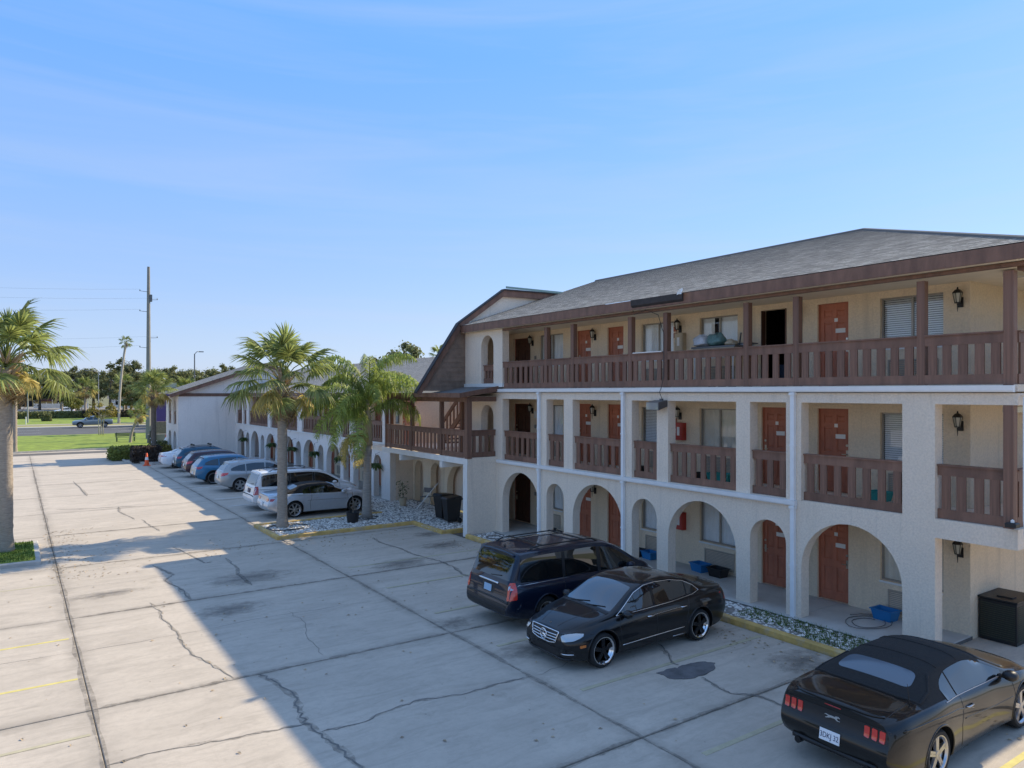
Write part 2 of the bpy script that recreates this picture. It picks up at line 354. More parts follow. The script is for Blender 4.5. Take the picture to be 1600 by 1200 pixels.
def roof_mat(name, a, b, c):
    m = bpy.data.materials.new(name); m.use_nodes = True; nt = m.node_tree; p = nt.nodes['Principled BSDF']; K = nt.links.new
    t = nt.nodes.new('ShaderNodeTexCoord'); mp_ = nt.nodes.new('ShaderNodeMapping'); K(t.outputs['UV'], mp_.inputs[0])
    br = nt.nodes.new('ShaderNodeTexBrick'); br.offset = .37; br.inputs['Scale'].default_value = 1
    br.inputs['Color1'].default_value = (*a, 1); br.inputs['Color2'].default_value = (*b, 1); br.inputs['Mortar'].default_value = (*c, 1)
    br.inputs['Mortar Size'].default_value = .008; br.inputs['Bias'].default_value = .1
    br.inputs['Brick Width'].default_value = .27; br.inputs['Row Height'].default_value = .14; K(mp_.outputs[0], br.inputs[0])
    n = nt.nodes.new('ShaderNodeTexNoise'); n.inputs['Scale'].default_value = 2.2; n.inputs['Detail'].default_value = 8; n.inputs['Roughness'].default_value = .75
    K(t.outputs['UV'], n.inputs[0])
    r = nt.nodes.new('ShaderNodeMapRange'); r.inputs[1].default_value = .3; r.inputs[2].default_value = .7; r.inputs[3].default_value = .75; r.inputs[4].default_value = 1.2
    K(n.outputs[0], r.inputs[0])
    x = nt.nodes.new('ShaderNodeMix'); x.data_type = 'RGBA'; x.blend_type = 'MULTIPLY'; x.inputs[0].default_value = 1
    K(br.outputs[0], x.inputs[6]); K(r.outputs[0], x.inputs[7]); K(x.outputs[2], p.inputs['Base Color'])
    n2 = nt.nodes.new('ShaderNodeTexNoise'); n2.inputs['Scale'].default_value = 60; K(t.outputs['UV'], n2.inputs[0])
    u = nt.nodes.new('ShaderNodeBump'); u.inputs['Strength'].default_value = .5; u.inputs['Distance'].default_value = .01
    K(n2.outputs[0], u.inputs['Height']); K(u.outputs[0], p.inputs['Normal']); p.inputs['Roughness'].default_value = .95
    return m
M['shingle'] = roof_mat('grey brown asphalt shingles', (.76, .72, .64), (.36, .34, .305), (.17, .16, .15))
M['roofw'] = roof_mat('pale asphalt shingles', (.40, .385, .36), (.29, .28, .26), (.16, .155, .15))

# ================================================================== GROUND
struct(MB().quad((-2500,-2500,-.12),(2500,-2500,-.12),(2500,2500,-.12),(-2500,2500,-.12)), 'ground', M['land'])
lot = struct(MB().box(-17,14.2,-16,78,-.10,-.035), 'parking_lot', M['joint'])
# the poured panels, each its own slab with open joints
XS = [-16.9, -9.2, -5.6, 1.08, 8.02, 13.66]
YS = [-15.7+5.95*k for k in range(0, 16)]
rs = random.Random(3)
for i in range(len(XS)-1):
    for j in range(len(YS)-1):
        y0, y1 = YS[j], min(YS[j+1], 76.6)
        if y1-y0 < 1: continue
        g = .012
        mb = MB(); z = rs.uniform(-.004, .003)
        mb.bbox(XS[i]+.007, XS[i+1]-.007, y0+.017, y1-.017, -.034, z, .010)
        cx, cy = (XS[i]+XS[i+1])/2, (y0+y1)/2
        mb.v = [(a-cx, b-cy, c) for a, b, c in mb.v]
        o = build(mb, 'concrete_slab', M['concrete'], lot, keep=False); o.location = (cx, cy, 0)
struct(MB().box(-70,-17.01,-30,76,-.10,-.02), 'unseen_side_lot', M['concrete'])  # unseen stretch of pale lot, added to bounce sunlight onto the facade
apron = struct(MB().box(13.95,32,-16,7.55,-.10,-.035), 'apron', M['joint'])
for (a, b) in ((13.72, 18.4), (18.4, 24), (24, 31.9)):
    for (c, d) in ((-15.9, -9.7), (-9.7, -3.8), (-3.8, 2.15), (2.15, 5.3), (5.3, 7.5)):
        build(MB().bbox(a+.01, b-.01, c+.01, d-.01, -.034, .002 if d < 5 else .03, .014), 'concrete_slab', M['concrete'], apron, keep=False)
def ribbon(pts, w, z, rnd, wob=.35, sub=5, jag=.05):
    """thin irregular strip on the ground along a jagged line"""
    P = []
    for (a, b) in zip(pts[:-1], pts[1:]):
        a, b = Vector(a).to_3d(), Vector(b).to_3d(); d = b-a; nrm = Vector((-d.y, d.x, 0)).normalized()
        for k in range(sub):
            t = k/sub; P.append(a+d*t+nrm*(rnd.uniform(-jag, jag) if k else 0))
    P.append(Vector(pts[-1]).to_3d())
    vs = []
    for i, p in enumerate(P):
        d = (P[min(i+1, len(P)-1)]-P[max(i-1, 0)]).normalized(); nrm = Vector((-d.y, d.x, 0))
        ww = w*rnd.uniform(1-wob, 1+wob)*(.35 if i in (0, len(P)-1) else 1)
        vs += [(p.x+nrm.x*ww/2, p.y+nrm.y*ww/2, z), (p.x-nrm.x*ww/2, p.y-nrm.y*ww/2, z)]
    return vs, [(2*i, 2*i+1, 2*i+3, 2*i+2) for i in range(len(P)-1)]
CR = [(.034,[(3.84,14.05),(3.97,13.56),(4.07,12.67),(3.98,12.19),(3.91,11.85),(3.88,11.51),(3.97,11.02),(4.02,10.42),(4.09,9.72),(4.0,8.9),(4.1,8.15)]),
 (.022,[(3.99,11.09),(4.58,11.03),(5.22,11.19),(5.81,11.28),(6.51,11.05),(7.35,11.09),(8.0,11.01)]),
 (.02,[(1.1,11.83),(1.62,11.88),(2.49,11.74),(3.13,11.63),(3.45,11.54),(3.88,11.51)]),
 (.032,[(3.53,24.76),(3.86,23.14),(3.54,22.57),(3.73,21.3),(3.77,20.1)]),
 (.025,[(5.63,24.52),(5.61,22.98),(5.44,22.14),(5.44,20.6)]),
 (.03,[(10.92,24.89),(10.76,24.03),(10.92,22.5),(10.88,21.69),(11.0,20.71),(11.14,20.19),(11.11,19.29),(10.87,18.41),(10.92,17.75)]),
 (.018,[(2.84,20.39),(2.94,19.53),(2.89,18.66),(3.0,17.59),(2.96,16.71),(2.99,15.86),(3.2,15.09),(3.39,14.1)]),
 (.035,[(2.93,50.98),(3.06,46.34),(3.11,43.31)]), (.03,[(4.42,33.93),(4.5,32.1),(4.64,30.71)]), (.03,[(4.03,38.35),(3.88,36.69),(4.18,34.1)]),
 (.04,[(1.6,39.12),(2.87,38.47),(4.03,38.35),(4.72,38.1)]), (.026,[(11.29,10.92),(11.09,10.51),(10.77,10.04),(10.73,9.83)]),
 (.022,[(10.65,9.18),(10.56,8.81),(10.49,8.38),(10.78,8.08),(10.81,7.52),(11.2,6.4)]), (.010,[(5.52,17.69),(5.57,16.52),(5.25,15.38),(5.19,14.31)]),
 (.03,[(4.53,27.28),(4.93,24.15),(5.17,24.19)]), (.012,[(8.05,11.0),(9.3,11.2),(10.4,11.1),(11.6,11.2)]), (.012,[(-5.5,17.4),(-2,17.5),(1.0,17.4)]),
 (.010,[(1.1,17.3),(3,17.35),(5,17.5),(8,17.3)]), (.010,[(1.1,23.1),(2.6,23.0),(3.8,23.1)]), (.012,[(8.05,23.2),(10,23.0),(13.6,23.1)]), (.012,[(-5.5,11.2),(-2,11.3),(1.0,11.1)]),
 (.012,[(1.1,29),(4,29.2),(8,28.9)]), (.015,[(1.1,35),(5,35.2),(8,34.9)])]
def grime_mat():
    m = bpy.data.materials.new('grime along cracks'); m.use_nodes = True; nt = m.node_tree; K = nt.links.new; p = nt.nodes['Principled BSDF']
    p.inputs['Base Color'].default_value = (.13, .115, .095, 1); p.inputs['Roughness'].default_value = .95
    t = nt.nodes.new('ShaderNodeNewGeometry'); n = nt.nodes.new('ShaderNodeTexNoise'); n.inputs['Scale'].default_value = 3.5; n.inputs['Detail'].default_value = 9; n.inputs['Roughness'].default_value = .75; K(t.outputs['Position'], n.inputs[0])
    r = nt.nodes.new('ShaderNodeMapRange'); r.inputs[1].default_value = .36; r.inputs[2].default_value = .68; r.inputs[4].default_value = .46; K(n.outputs[0], r.inputs[0])
    x = nt.nodes.new('ShaderNodeBsdfTransparent'); ms = nt.nodes.new('ShaderNodeMixShader'); K(r.outputs[0], ms.inputs[0]); K(x.outputs[0], ms.inputs[1]); K(p.outputs[0], ms.inputs[2]); K(ms.outputs[0], nt.nodes['Material Output'].inputs[0]); return m
M['grime'] = grime_mat()
for pts, w in [([(1.2, y), (4, y+.01), (8.0, y)], .13) for y in (8.1, 14.05, 20.0, 25.95, 31.9)]+[([(8.05, y), (13.6, y)], .11) for y in (8.1, 14.05, 20.0, 26.0)]+[([(8.02, 4), (8.02, 12), (8.02, 24), (8.03, 40), (8.02, 60)], .10), ([(1.08, 4), (1.08, 14), (1.08, 30), (1.08, 60)], .12)]:
    mb = MB(); mb.add(*ribbon(pts, w, .0048, rs, .5, 24, .02)); struct(mb, 'joint_grime', M['grime'], fix=False)
for w, pts in CR:
    if w > .015: mb = MB(); mb.add(*ribbon(pts, w*3.6, .0052, rs, .6, 4, .04)); struct(mb, 'crack_grime', M['grime'], fix=False)
    mb = MB(); mb.add(*ribbon(pts, w, .0065, rs)); struct(mb, 'pavement_crack', M['crack'], fix=False)
def blob(cx, cy, rx, ry, z, n=40, seed=0, wob=.18):
    r = random.Random(seed); ph = [r.uniform(0, 6.28) for _ in range(5)]
    pts = []
    for k in range(n):
        a = 2*PI*k/n; q = 1+wob*sum(math.sin((i+2)*a+ph[i])/(i+1.5) for i in range(5))
        pts.append((cx+rx*q*math.cos(a), cy+ry*q*math.sin(a), z))
    return pts
PT = [(10.11,9.78),(10.10,9.47),(10.3,9.28),(10.74,9.2),(11.22,9.33),(11.41,9.52),(11.26,9.71),(10.94,9.78),(10.6,9.75),(10.43,9.80)]
pp = []
for i, p in enumerate(PT):
    q = PT[(i+1) % len(PT)]
    for k in range(4): t = k/4; pp.append((p[0]+(q[0]-p[0])*t+rs.uniform(-.025, .025), p[1]+(q[1]-p[1])*t+rs.uniform(-.025, .025)))
struct(MB().prism(pp, 'z', .001, .011), 'asphalt_patch', M['patch'])
def stain_mat():
    m = bpy.data.materials.new('soaked-in oil'); m.use_nodes = True; nt = m.node_tree; K = nt.links.new; p = nt.nodes['Principled BSDF']
    p.inputs['Base Color'].default_value = (.06, .055, .05, 1); p.inputs['Roughness'].default_value = .6
    t = nt.nodes.new('ShaderNodeTexCoord'); v = nt.nodes.new('ShaderNodeVectorMath'); v.operation = 'LENGTH'; K(t.outputs['Object'], v.inputs[0])
    n = nt.nodes.new('ShaderNodeTexNoise'); n.inputs['Scale'].default_value = 2.6; n.inputs['Detail'].default_value = 9; n.inputs['Roughness'].default_value = .72; K(t.outputs['Object'], n.inputs[0])
    s = nt.nodes.new('ShaderNodeMath'); s.operation = 'MULTIPLY_ADD'; s.inputs[1].default_value = 2.6; K(n.outputs[0], s.inputs[0]); K(v.outputs['Value'], s.inputs[2])
    r = nt.nodes.new('ShaderNodeMapRange'); r.inputs[1].default_value = 1.35; r.inputs[2].default_value = 2.15; r.inputs[3].default_value = .42; r.inputs[4].default_value = 0
    K(s.outputs[0], r.inputs[0]); x = nt.nodes.new('ShaderNodeBsdfTransparent'); ms = nt.nodes.new('ShaderNodeMixShader')
    K(r.outputs[0], ms.inputs[0]); K(x.outputs[0], ms.inputs[1]); K(p.outputs[0], ms.inputs[2]); K(ms.outputs[0], nt.nodes['Material Output'].inputs[0]); return m
M['soak'] = stain_mat()
for cx, cy, rx, ry in ((12.9,8.55,1.0,.75),(12.4,22.3,1.2,.65),(12.9,24.3,.9,.6),(8.9,12.2,1.1,.6),(8.4,14.6,.7,.5),(5.6,21.5,1.6,.9),(4.4,18.6,1.1,.7),(2.0,21.9,1.2,.45),(10.8,36.5,1.6,.9),(11.5,39.3,1.8,.8),(11,44,1.8,.9),(-2.4,14.9,1.3,.4),(10.4,31.6,1.4,.9),(10,20.6,1.5,.7),(11.4,50.5,1.8,.8)):
    mb = MB(); mb.add([(math.cos(a*PI/12)*1.4, math.sin(a*PI/12)*1.4, 0) for a in range(24)], [tuple(range(24))])
    o = struct(mb, 'oil_stain', M['soak'], fix=False); o.location = (cx, cy, .0095); o.scale = (rx, ry, 1)
def line(x0, x1, y, m='ylinef', w=.10, z=.005):
    struct(MB().box(x0, x1, y-w/2, y+w/2, z-.003, z), 'parking_line', M[m])
for y in (4.5, ): line(8.3, 13.5, y, 'yline')
for y in (7.2, 10.0, 12.75, 15.5, 18.25, 21.0): line(8.4, 13.5, y)
for y in (33.0, 35.6, 38.4, 43.5, 47.0, 51.8): line(8.3, 13.4, y, 'wline')
for y in (10.4, 13.05, 15.72, 18.4, 23.8): line(-4.6, .98, y, 'yline' if y not in (10.4, 13.05, 23.8) else 'ylinef', .085)
# kerbs
def kerb(name, m, x0, x1, y0, y1, z1=.14):
    return struct(MB().bbox(x0, x1, y0, y1, -.03, z1, .025), name, M[m])
y = 7.9
while y < 22.8:
    y1 = min(y+3.04, 22.9); kerb('kerb', 'kerby', 13.68, 13.85, y+.006, y1-.006); y = y1
for a, b in ((8.0, 10.6), (10.6, 13.3)):
    kerb('kerb', 'kerby', a+.005, b-.005, 26.4, 26.56); kerb('kerb', 'kerby', a+.005, b-.005, 29.3, 29.46)
kerb('kerb', 'kerby', 7.84, 8.0, 26.4, 29.46)
kerb('kerb', 'kerby', 13.3, 13.46, 24.0, 26.56); kerb('kerb', 'kerby', 13.47, 15.0, 23.98, 24.12)
for k in range(10): kerb('kerb', 'kerby', 13.55, 13.70, 32.4+3*k, 35.39+3*k)
def rocks(name, areas, n, m, s0=.02, s1=.05, seed=1, label=None):
    r = random.Random(seed); vs = []; fs = []
    tot = sum((a[1]-a[0])*(a[3]-a[2]) for a in areas)
    for (x0, x1, y0, y1, z) in areas:
        for _ in range(int(n*(x1-x0)*(y1-y0)/tot)):
            x, yy = r.uniform(x0, x1), r.uniform(y0, y1); s = r.uniform(s0, s1); b = len(vs); a = r.uniform(0, PI)
            ca, sa = math.cos(a)*s*r.uniform(.8, 1.4), math.sin(a)*s*r.uniform(.8, 1.4); h = s*r.uniform(.4, .9)
            vs += [(x+ca, yy+sa, z+h*.3), (x-sa, yy+ca, z+h*.4), (x-ca, yy-sa, z+h*.2), (x+sa, yy-ca, z+h*.35), (x+r.uniform(-.3, .3)*s, yy+r.uniform(-.3, .3)*s, z+h), (x, yy, z-.02)]
            fs += [(b, b+1, b+4), (b+1, b+2, b+4), (b+2, b+3, b+4), (b+3, b, b+4), (b+1, b, b+5), (b+2, b+1, b+5), (b+3, b+2, b+5), (b, b+3, b+5)]
    mb = MB(); mb.v = vs; mb.f = fs; mb.m = [0]*len(fs)
    o = build(mb, name, M[m], fix=False); return tag(o, label, 'gravel', kind='stuff')
def litter(n, seed):
    r = random.Random(seed); vs = []; fs = []
    for k in range(n):
        q = r.random()
        if q < .35: x, y = r.uniform(13.0, 13.66)-abs(r.gauss(0, .5)), r.uniform(4, 23)
        elif q < .55: x, y = r.gauss(9, 3.0), r.gauss(26.0, 1.2)
        elif q < .75: x, y = .9+abs(r.gauss(0, .8)), r.uniform(24, 33)
        else: x, y = r.uniform(-5, 13.5), r.uniform(7, 30)
        if x > 13.6 or (7.8 < x and 26.3 < y < 29.5) or (x < .75 and 26.8 < y < 30.6): continue
        a = r.uniform(0, 6.28); s = r.uniform(.015, .05); c, d = math.cos(a)*s, math.sin(a)*s; b = len(vs); z = .009
        vs += [(x-c, y-d, z), (x+d*.5, y-c*.5, z+s*.3), (x+c, y+d, z+s*.1), (x-d*.5, y+c*.5, z+s*.35)]; fs.append((b, b+1, b+2, b+3))
    mb = MB(); mb.v = vs; mb.f = fs; mb.m = [0]*len(fs); return tag(build(mb, 'fallen_leaves', M['boot'], fix=False), 'scattered dry leaves and twigs lying on the concrete of the car park', 'leaves', kind='stuff')
litter(1500, 21)
def beds(x0, x1, y0, y1, z=.085): return struct(MB().box(x0, x1, y0, y1, -.03, z), 'planting_bed', M['soil'])
beds(13.85, 14.88, 7.9, 22.9); beds(8.0, 13.3, 26.56, 29.3); beds(13.3, 13.46, 26.56, 32); beds(13.46, 16.2, 24.12, 32.3); beds(13.7, 14.9, 32.3, 62)
rocks('white_gravel', [(13.86,14.87,7.95,22.85,.08),(8.03,13.28,26.6,29.28,.08),(13.3,16.1,24.2,32.2,.08),(13.72,14.88,32.3,45,.08)], 12500, 'rock',
      label='white stone gravel filling the beds along the motel and the palm island')
def tufts(name, areas, n, h0, h1, w, m, seed, label):
    r = random.Random(seed); vs = []; fs = []
    tot = sum((a[1]-a[0])*(a[3]-a[2]) for a in areas)
    for (x0, x1, y0, y1, z) in areas:
        for _ in range(int(n*(x1-x0)*(y1-y0)/tot)):
            x, yy = r.uniform(x0, x1), r.uniform(y0, y1); a = r.uniform(0, 6.28); h = r.uniform(h0, h1); l = r.uniform(.2, .8)*h; b = len(vs)
            dx, dy = math.cos(a), math.sin(a); bx = r.uniform(0, 6.28)
            vs += [(x-dy*w, yy+dx*w, z), (x+dy*w, yy-dx*w, z), (x+math.cos(bx)*l, yy+math.sin(bx)*l, z+h)]; fs.append((b, b+1, b+2))
    mb = MB(); mb.v = vs; mb.f = fs; mb.m = [0]*len(fs)
    return tag(build(mb, name, M[m], fix=False), label, 'grass', kind='stuff')
tufts('weeds', [(14.15,14.95,8.0,11.2,.08),(13.87,14.2,8.2,9.3,.08)], 2900, .03, .09, .008, 'blade', 5, 'low green weeds creeping over the gravel beside the walkway')
# grass island of the left palm
struct(MB().bbox(-9, .70, 26.85, 30.55, -.03, .13, .03), 'island_kerb', M['kerb'])
struct(MB().box(-8.85, .55, 27.0, 30.4, .10, .145), 'island_turf', M['grass'])
tufts('island_grass', [(-3.5,.53,27.02,30.38,.14)], 9000, .04, .10, .009, 'blade', 6, 'short green grass round the foot of the left palm')
# walkway along the rooms
wk = struct(MB().box(14.9, 17.0, 7.2, 25.1, -.05, .10), 'walkway', M['joint'])
y = 7.2
while y < 25:
    build(MB().bbox(14.9, 16.95, y+.006, min(y+2.98, 25.1)-.006, .09, .12, .008), 'walkway_slab', M['walk'], wk, keep=False); y += 2.98
struct(MB().box(14.95, 17.2, 32.4, 62.1, -.05, .10), 'wing_walkway', M['walk'])
# lawn, road and far ground beyond the lot
def curve_edge():
    pts = [(-40,75.2),(-8,75.4),(-1,76.2),(3,77.4),(7.5,77.6),(9.5,75.6),(9.5,71),(9.5,62.8)]
    return pts
struct(MB().prism([(-60,106.8),(-60,76.7),(-4,76.7),(1.4,77.6),(6.4,78.2),(9.2,76.9),(9.6,72),(9.6,62.9),(11.5,62.9),(26,78),(60,80),(60,106.8)], 'z', -.08, .05), 'lawn', M['grass'])
mb = MB(); ke = [(-20,76.55),(-4,76.55),(1.4,77.45),(6.4,78.05),(9.1,76.75),(9.45,72),(9.45,62.9)]
for a, b in zip(ke[:-1], ke[1:]):
    d = Vector((b[0]-a[0], b[1]-a[1])).normalized(); n = Vector((-d.y, d.x))*.17
    mb.prism([a, b, (b[0]+n.x, b[1]+n.y), (a[0]+n.x, a[1]+n.y)], 'z', -.05, .13)
struct(mb, 'lawn_kerb', M['kerb'])
struct(MB().box(-60,9.44,76.62,78.3,-.11,-.03), 'lot_edge', M['concrete'])
struct(MB().box(-400,400,106.9,131,-.09,-.02), 'street', M['asphalt'])
for y in (114.6, 122.8):
    for k in range(-14, 16): struct(MB().box(k*12.,k*12.+3,y,y+.12,-.019,-.014), 'lane_line', M['wline'])
struct(MB().box(-400,400,131.0,133.2,-.07,.06), 'far_kerb', M['kerb'])
struct(MB().box(-400,400,133.3,141,-.07,.03), 'verge', M['dry'])
struct(MB().box(-400,400,141,143.4,-.07,.06), 'sidewalk', M['concrete'])
struct(MB().box(-400,400,143.4,176,-.07,.04), 'far_lawn', M['grass'])
struct(MB().box(-400,400,178,330,-.1,.03), 'far_parking_lot', M['asphlot'])

# ================================================================== THREE STOREY MOTEL
F0, F1, F2 = .12, 2.85, 5.50          # floor levels
FX, BX = 15.05, 16.92                 # arcade front and room wall
motel = thing('motel_building', 'three storey cream stucco motel with arched ground floor and brown timber balconies', 'building', (FX, 14, 0))
def span(mb, x0, x1, ya, yb, ztop, z1, n=16, zbase=None):
    """wall above a round arch between ya and yb"""
    r = (yb-ya)/2; zs = ztop-r; c = (ya+yb)/2
    arc = [(c-r*math.cos(PI*k/n), zs+r*math.sin(PI*k/n)) for k in range(n+1)]
    for (a, b) in zip(arc[:-1], arc[1:]):
        mb.quad((x0,a[0],a[1]),(x0,b[0],b[1]),(x0,b[0],z1),(x0,a[0],z1)); mb.quad((x1,a[0],a[1]),(x1,b[0],b[1]),(x1,b[0],z1),(x1,a[0],z1))
        mb.quad((x0,a[0],a[1]),(x1,a[0],a[1]),(x1,b[0],b[1]),(x0,b[0],b[1]))
    mb.quad((x0,ya,z1),(x1,ya,z1),(x1,yb,z1),(x0,yb,z1))
    if zbase is not None:
        mb.box(x0, x1, ya-.001, yb+.001, zbase-.001, zbase)
OPEN = [(20.19,22.49),(18.82,19.77),(16.02,18.36),(14.60,15.61),(11.86,14.17),(10.42,11.44),(7.70,10.02)]   # openings, left to right in view
TOPS = [2.46, 2.27, 2.46, 2.27, 2.46, 2.27, 2.46]
WT = .30
mb = MB(); ed = sorted([v for o in OPEN for v in o])
pill = [(7.06, 7.70)]+[(OPEN[i+1][1], OPEN[i][0]) for i in range(6)]
for a, b in pill: mb.box(FX, FX+WT, a, b, .0, 5.34)
for (a, b), t in zip(OPEN, TOPS):
    span(mb, FX, FX+WT, a, b, t, 2.845); mb.box(FX, FX+WT, a, b, 5.12, 5.34)
mb.box(FX, FX+WT, 5.62, 7.06, 2.47, 2.845); mb.box(FX, FX+WT, 5.62, 7.06, 5.12, 5.34)
build(mb, 'arcade_wall', M['stucco'], motel, fix=False)
# end bay beams running back from the corner
build(MB().box(FX+WT+.002, 29.2, 5.62, 5.90, 2.47, 2.845).box(FX+WT+.002, 29.2, 5.62, 5.90, 5.12, 5.34), 'end_beam', M['stucco'], motel)
for n, z in (('second_floor_slab', F1), ('third_floor_slab', F2)):
    build(MB().box(FX+.02, BX-.005, 5.63, 25.18, z-.13, z).box(BX-.004, 29.2, 5.63, 7.20, z-.13, z), n, M['stucco'], motel)
    build(MB().box(FX+WT+.01, BX-.006, 5.92, 25.17, z-.16, z-.132), 'gallery_ceiling', M['soffit'], motel)
# room wall with its openings
DOORS = [(19.62,20.40),(17.95,18.74),(11.70,12.48),(9.97,10.80)]
WINS = [(21.2,22.68),(15.70,17.10),(13.28,14.66),(7.76,9.18)]
DARKD = (23.28, 24.48)
def holes_wall(mb, x0, x1, Y0, Y1, Z0, Z1, holes):
    ys = sorted({Y0, Y1, *[h[0] for h in holes], *[h[1] for h in holes]}); zs = sorted({Z0, Z1, *[h[2] for h in holes], *[h[3] for h in holes]})
    for a, b in zip(ys[:-1], ys[1:]):
        for c, d in zip(zs[:-1], zs[1:]):
            if any(h[0] < (a+b)/2 < h[1] and h[2] < (c+d)/2 < h[3] for h in holes): continue
            mb.quad((x0,a,c),(x0,b,c),(x0,b,d),(x0,a,d)); mb.quad((x1,a,c),(x1,a,d),(x1,b,d),(x1,b,c))
    for (a, b, c, d) in holes:
        mb.quad((x0,a,c),(x1,a,c),(x1,a,d),(x0,a,d)); mb.quad((x0,b,c),(x0,b,d),(x1,b,d),(x1,b,c))
        mb.quad((x0,a,c),(x0,b,c),(x1,b,c),(x1,a,c)); mb.quad((x0,a,d),(x1,a,d),(x1,b,d),(x0,b,d))
H_ = []
WZ = {0: (.92, 2.12), 1: (3.70, 4.88), 2: (6.40, 7.58)}
for fl, z in enumerate((F0, F1, F2)):
    for a, b in DOORS: H_.append((a, b, z, z+2.10))
    for a, b in WINS: H_.append((a, b, *WZ[fl]))
    H_.append((*DARKD, z, z+2.05))
mb = MB(); holes_wall(mb, BX, BX+.20, 7.21, 25.19, 0, 7.95, H_)
build(mb, 'room_wall', M['stucco_in'], motel, fix=False)
build(MB().box(BX+.003, 29.3, 7.212, 7.40, 0, 7.95), 'end_wall', M['stucco_in'], motel)
build(MB().box(29.1, 29.3, 7.41, 25.2, 0, 8.0), 'rear_wall', M['stucco'], motel)
# stair gable: siding below, stucco above
gy = 25.2
build(MB().prism([(15.36,0),(29.3,0),(29.3,7.2),(22.3,9.55),(17.0,9.50),(15.36,8.35)], 'y', gy, gy+.22), 'gable_wall', M['stucco'], motel)
sd = MB()
for k in range(15):                                   # lapped boards
    z0, z1 = 5.42+k*.19, 5.42+(k+1)*.19
    def xl(z): return 12.98+(z-5.42)*(1.72/2.58)
    if z1 > 8.2: z1 = 8.2
    sd.add([(xl(z0),gy-.016,z0),(15.3,gy-.016,z0),(15.3,gy,z1),(xl(z1),gy,z1),(xl(z0),gy+.2,z0),(15.3,gy+.2,z0),(15.3,gy+.2,z1),(xl(z1),gy+.2,z1)],
           [(0,1,2,3),(4,7,6,5),(0,4,5,1),(2,6,7,3),(0,3,7,4),(1,5,6,2)])
build(sd, 'gable_siding', M['siding'], motel)
# rake boards and the little roof behind them
def rake(mb, pts, th, y0, y1):
    for (a, b) in zip(pts[:-1], pts[1:]):
        d = Vector((b[0]-a[0], b[1]-a[1])).normalized(); n = Vector((d.y, -d.x))*th
        mb.prism([a, b, (b[0]+n.x, b[1]+n.y), (a[0]+n.x, a[1]+n.y)], 'y', y0, y1)
mb = MB(); rake(mb, [(12.80,5.36),(14.66,8.10),(16.85,9.62)], .20, gy-.14, gy-.02); mb.prism([(16.75,9.36),(16.75,9.64),(22.6,9.70),(22.6,9.46)], 'y', gy-.15, gy-.03)
build(mb, 'rake_board', M['wood'], motel)
mb = MB(); pts = [(12.76,5.38),(14.63,8.14),(16.84,9.68),(22.6,9.74)]
for (a, b) in zip(pts[:-1], pts[1:]):
    mb.add([(a[0],gy-.2,a[1]),(b[0],gy-.2,b[1]),(b[0],25.24,b[1]),(a[0],25.24,a[1]),(a[0],gy-.2,a[1]-.06),(b[0],gy-.2,b[1]-.06),(b[0],25.24,b[1]-.06),(a[0],25.24,a[1]-.06)],
           [(0,1,2,3),(7,6,5,4),(0,4,5,1),(1,5,6,2),(2,6,7,3),(3,7,4,0)])
build(mb, 'stair_roof', M['wooddk'], motel)
build(MB().box(16.9, 22.6, gy-.215, gy-.2, 9.70, 9.79), 'roof_edge_flashing', mat('verdigris flashing', (.22,.33,.30), .5, var=.1), motel)
# wall panel at the stair end with an arched opening on two floors
mb = MB()
for z0, t, z1 in ((0, 0, 2.85), (2.85, 4.88, 5.34), (5.62, 7.56, 7.74)):
    if not t: mb.box(FX, FX+WT, 22.49, 25.19, z0, z1); continue
    lo = 22.49
    mb.box(FX, FX+WT, lo, 23.10, z0, z1); mb.box(FX, FX+WT, 23.98, 25.19, z0, z1); span(mb, FX, FX+WT, 23.10, 23.98, t, z1)
build(mb, 'stair_panel', M['stucco'], motel, fix=False)
build(MB().box(FX-.06, FX+WT, 22.42, 25.19, 5.56, 5.70), 'panel_sill', M['whitetrim'], motel)
build(MB().box(FX-.05, FX+WT, 22.9, 25.19, 5.36, 5.555), 'panel_band', M['wooddk'], motel)
# --- roof: stepped shingle courses, hip at the near end
def courses(mb, uvs, bl, br, tl, tr, step=.14, lift=.012, base=0):
    bl, br, tl, tr = map(Vector, (bl, br, tl, tr)); n = max(2, int((tl-bl).dot((tl-bl).normalized())/step)); nrm = (br-bl).cross(tl-bl)
    if nrm.length < 1e-6: nrm = (br-bl).cross(tr-bl)
    nrm.normalize(); nrm = nrm if nrm.z > 0 else -nrm; e = (br-bl).normalized()
    for i in range(n):
        t0, t1 = i/n, (i+1)/n
        a, b, c, d = bl.lerp(tl, t0), br.lerp(tr, t0), br.lerp(tr, t1), bl.lerp(tl, t1)
        a2, b2 = a+nrm*lift, b+nrm*lift
        k = len(mb.v); mb.add([a2, b2, c, d, a, b], [(0, 1, 2, 3), (4, 5, 1, 0)])
        for f, ids in (((0,1,2,3), (a2,b2,c,d)), ((4,5,1,0), (a,b,b2,a2))):
            for q, p in zip(f, ids): uvs.append(((p-bl).dot(e)+base, (t1 if q in (2, 3) else t0)*n*.14+.001))
def roof_obj(name, slopes, mt, parent):
    mb = MB(); uv = []
    for s in slopes: courses(mb, uv, *s)
    me = mb.mesh(name, mt, fix=False); l = me.uv_layers.new(name='UVMap')
    for i, c in enumerate(uv): l.data[i].uv = c
    return put(name, me, parent)
EX, EY, EZ, RX, RZ = 14.82, 5.22, 8.04, 22.1, 10.49
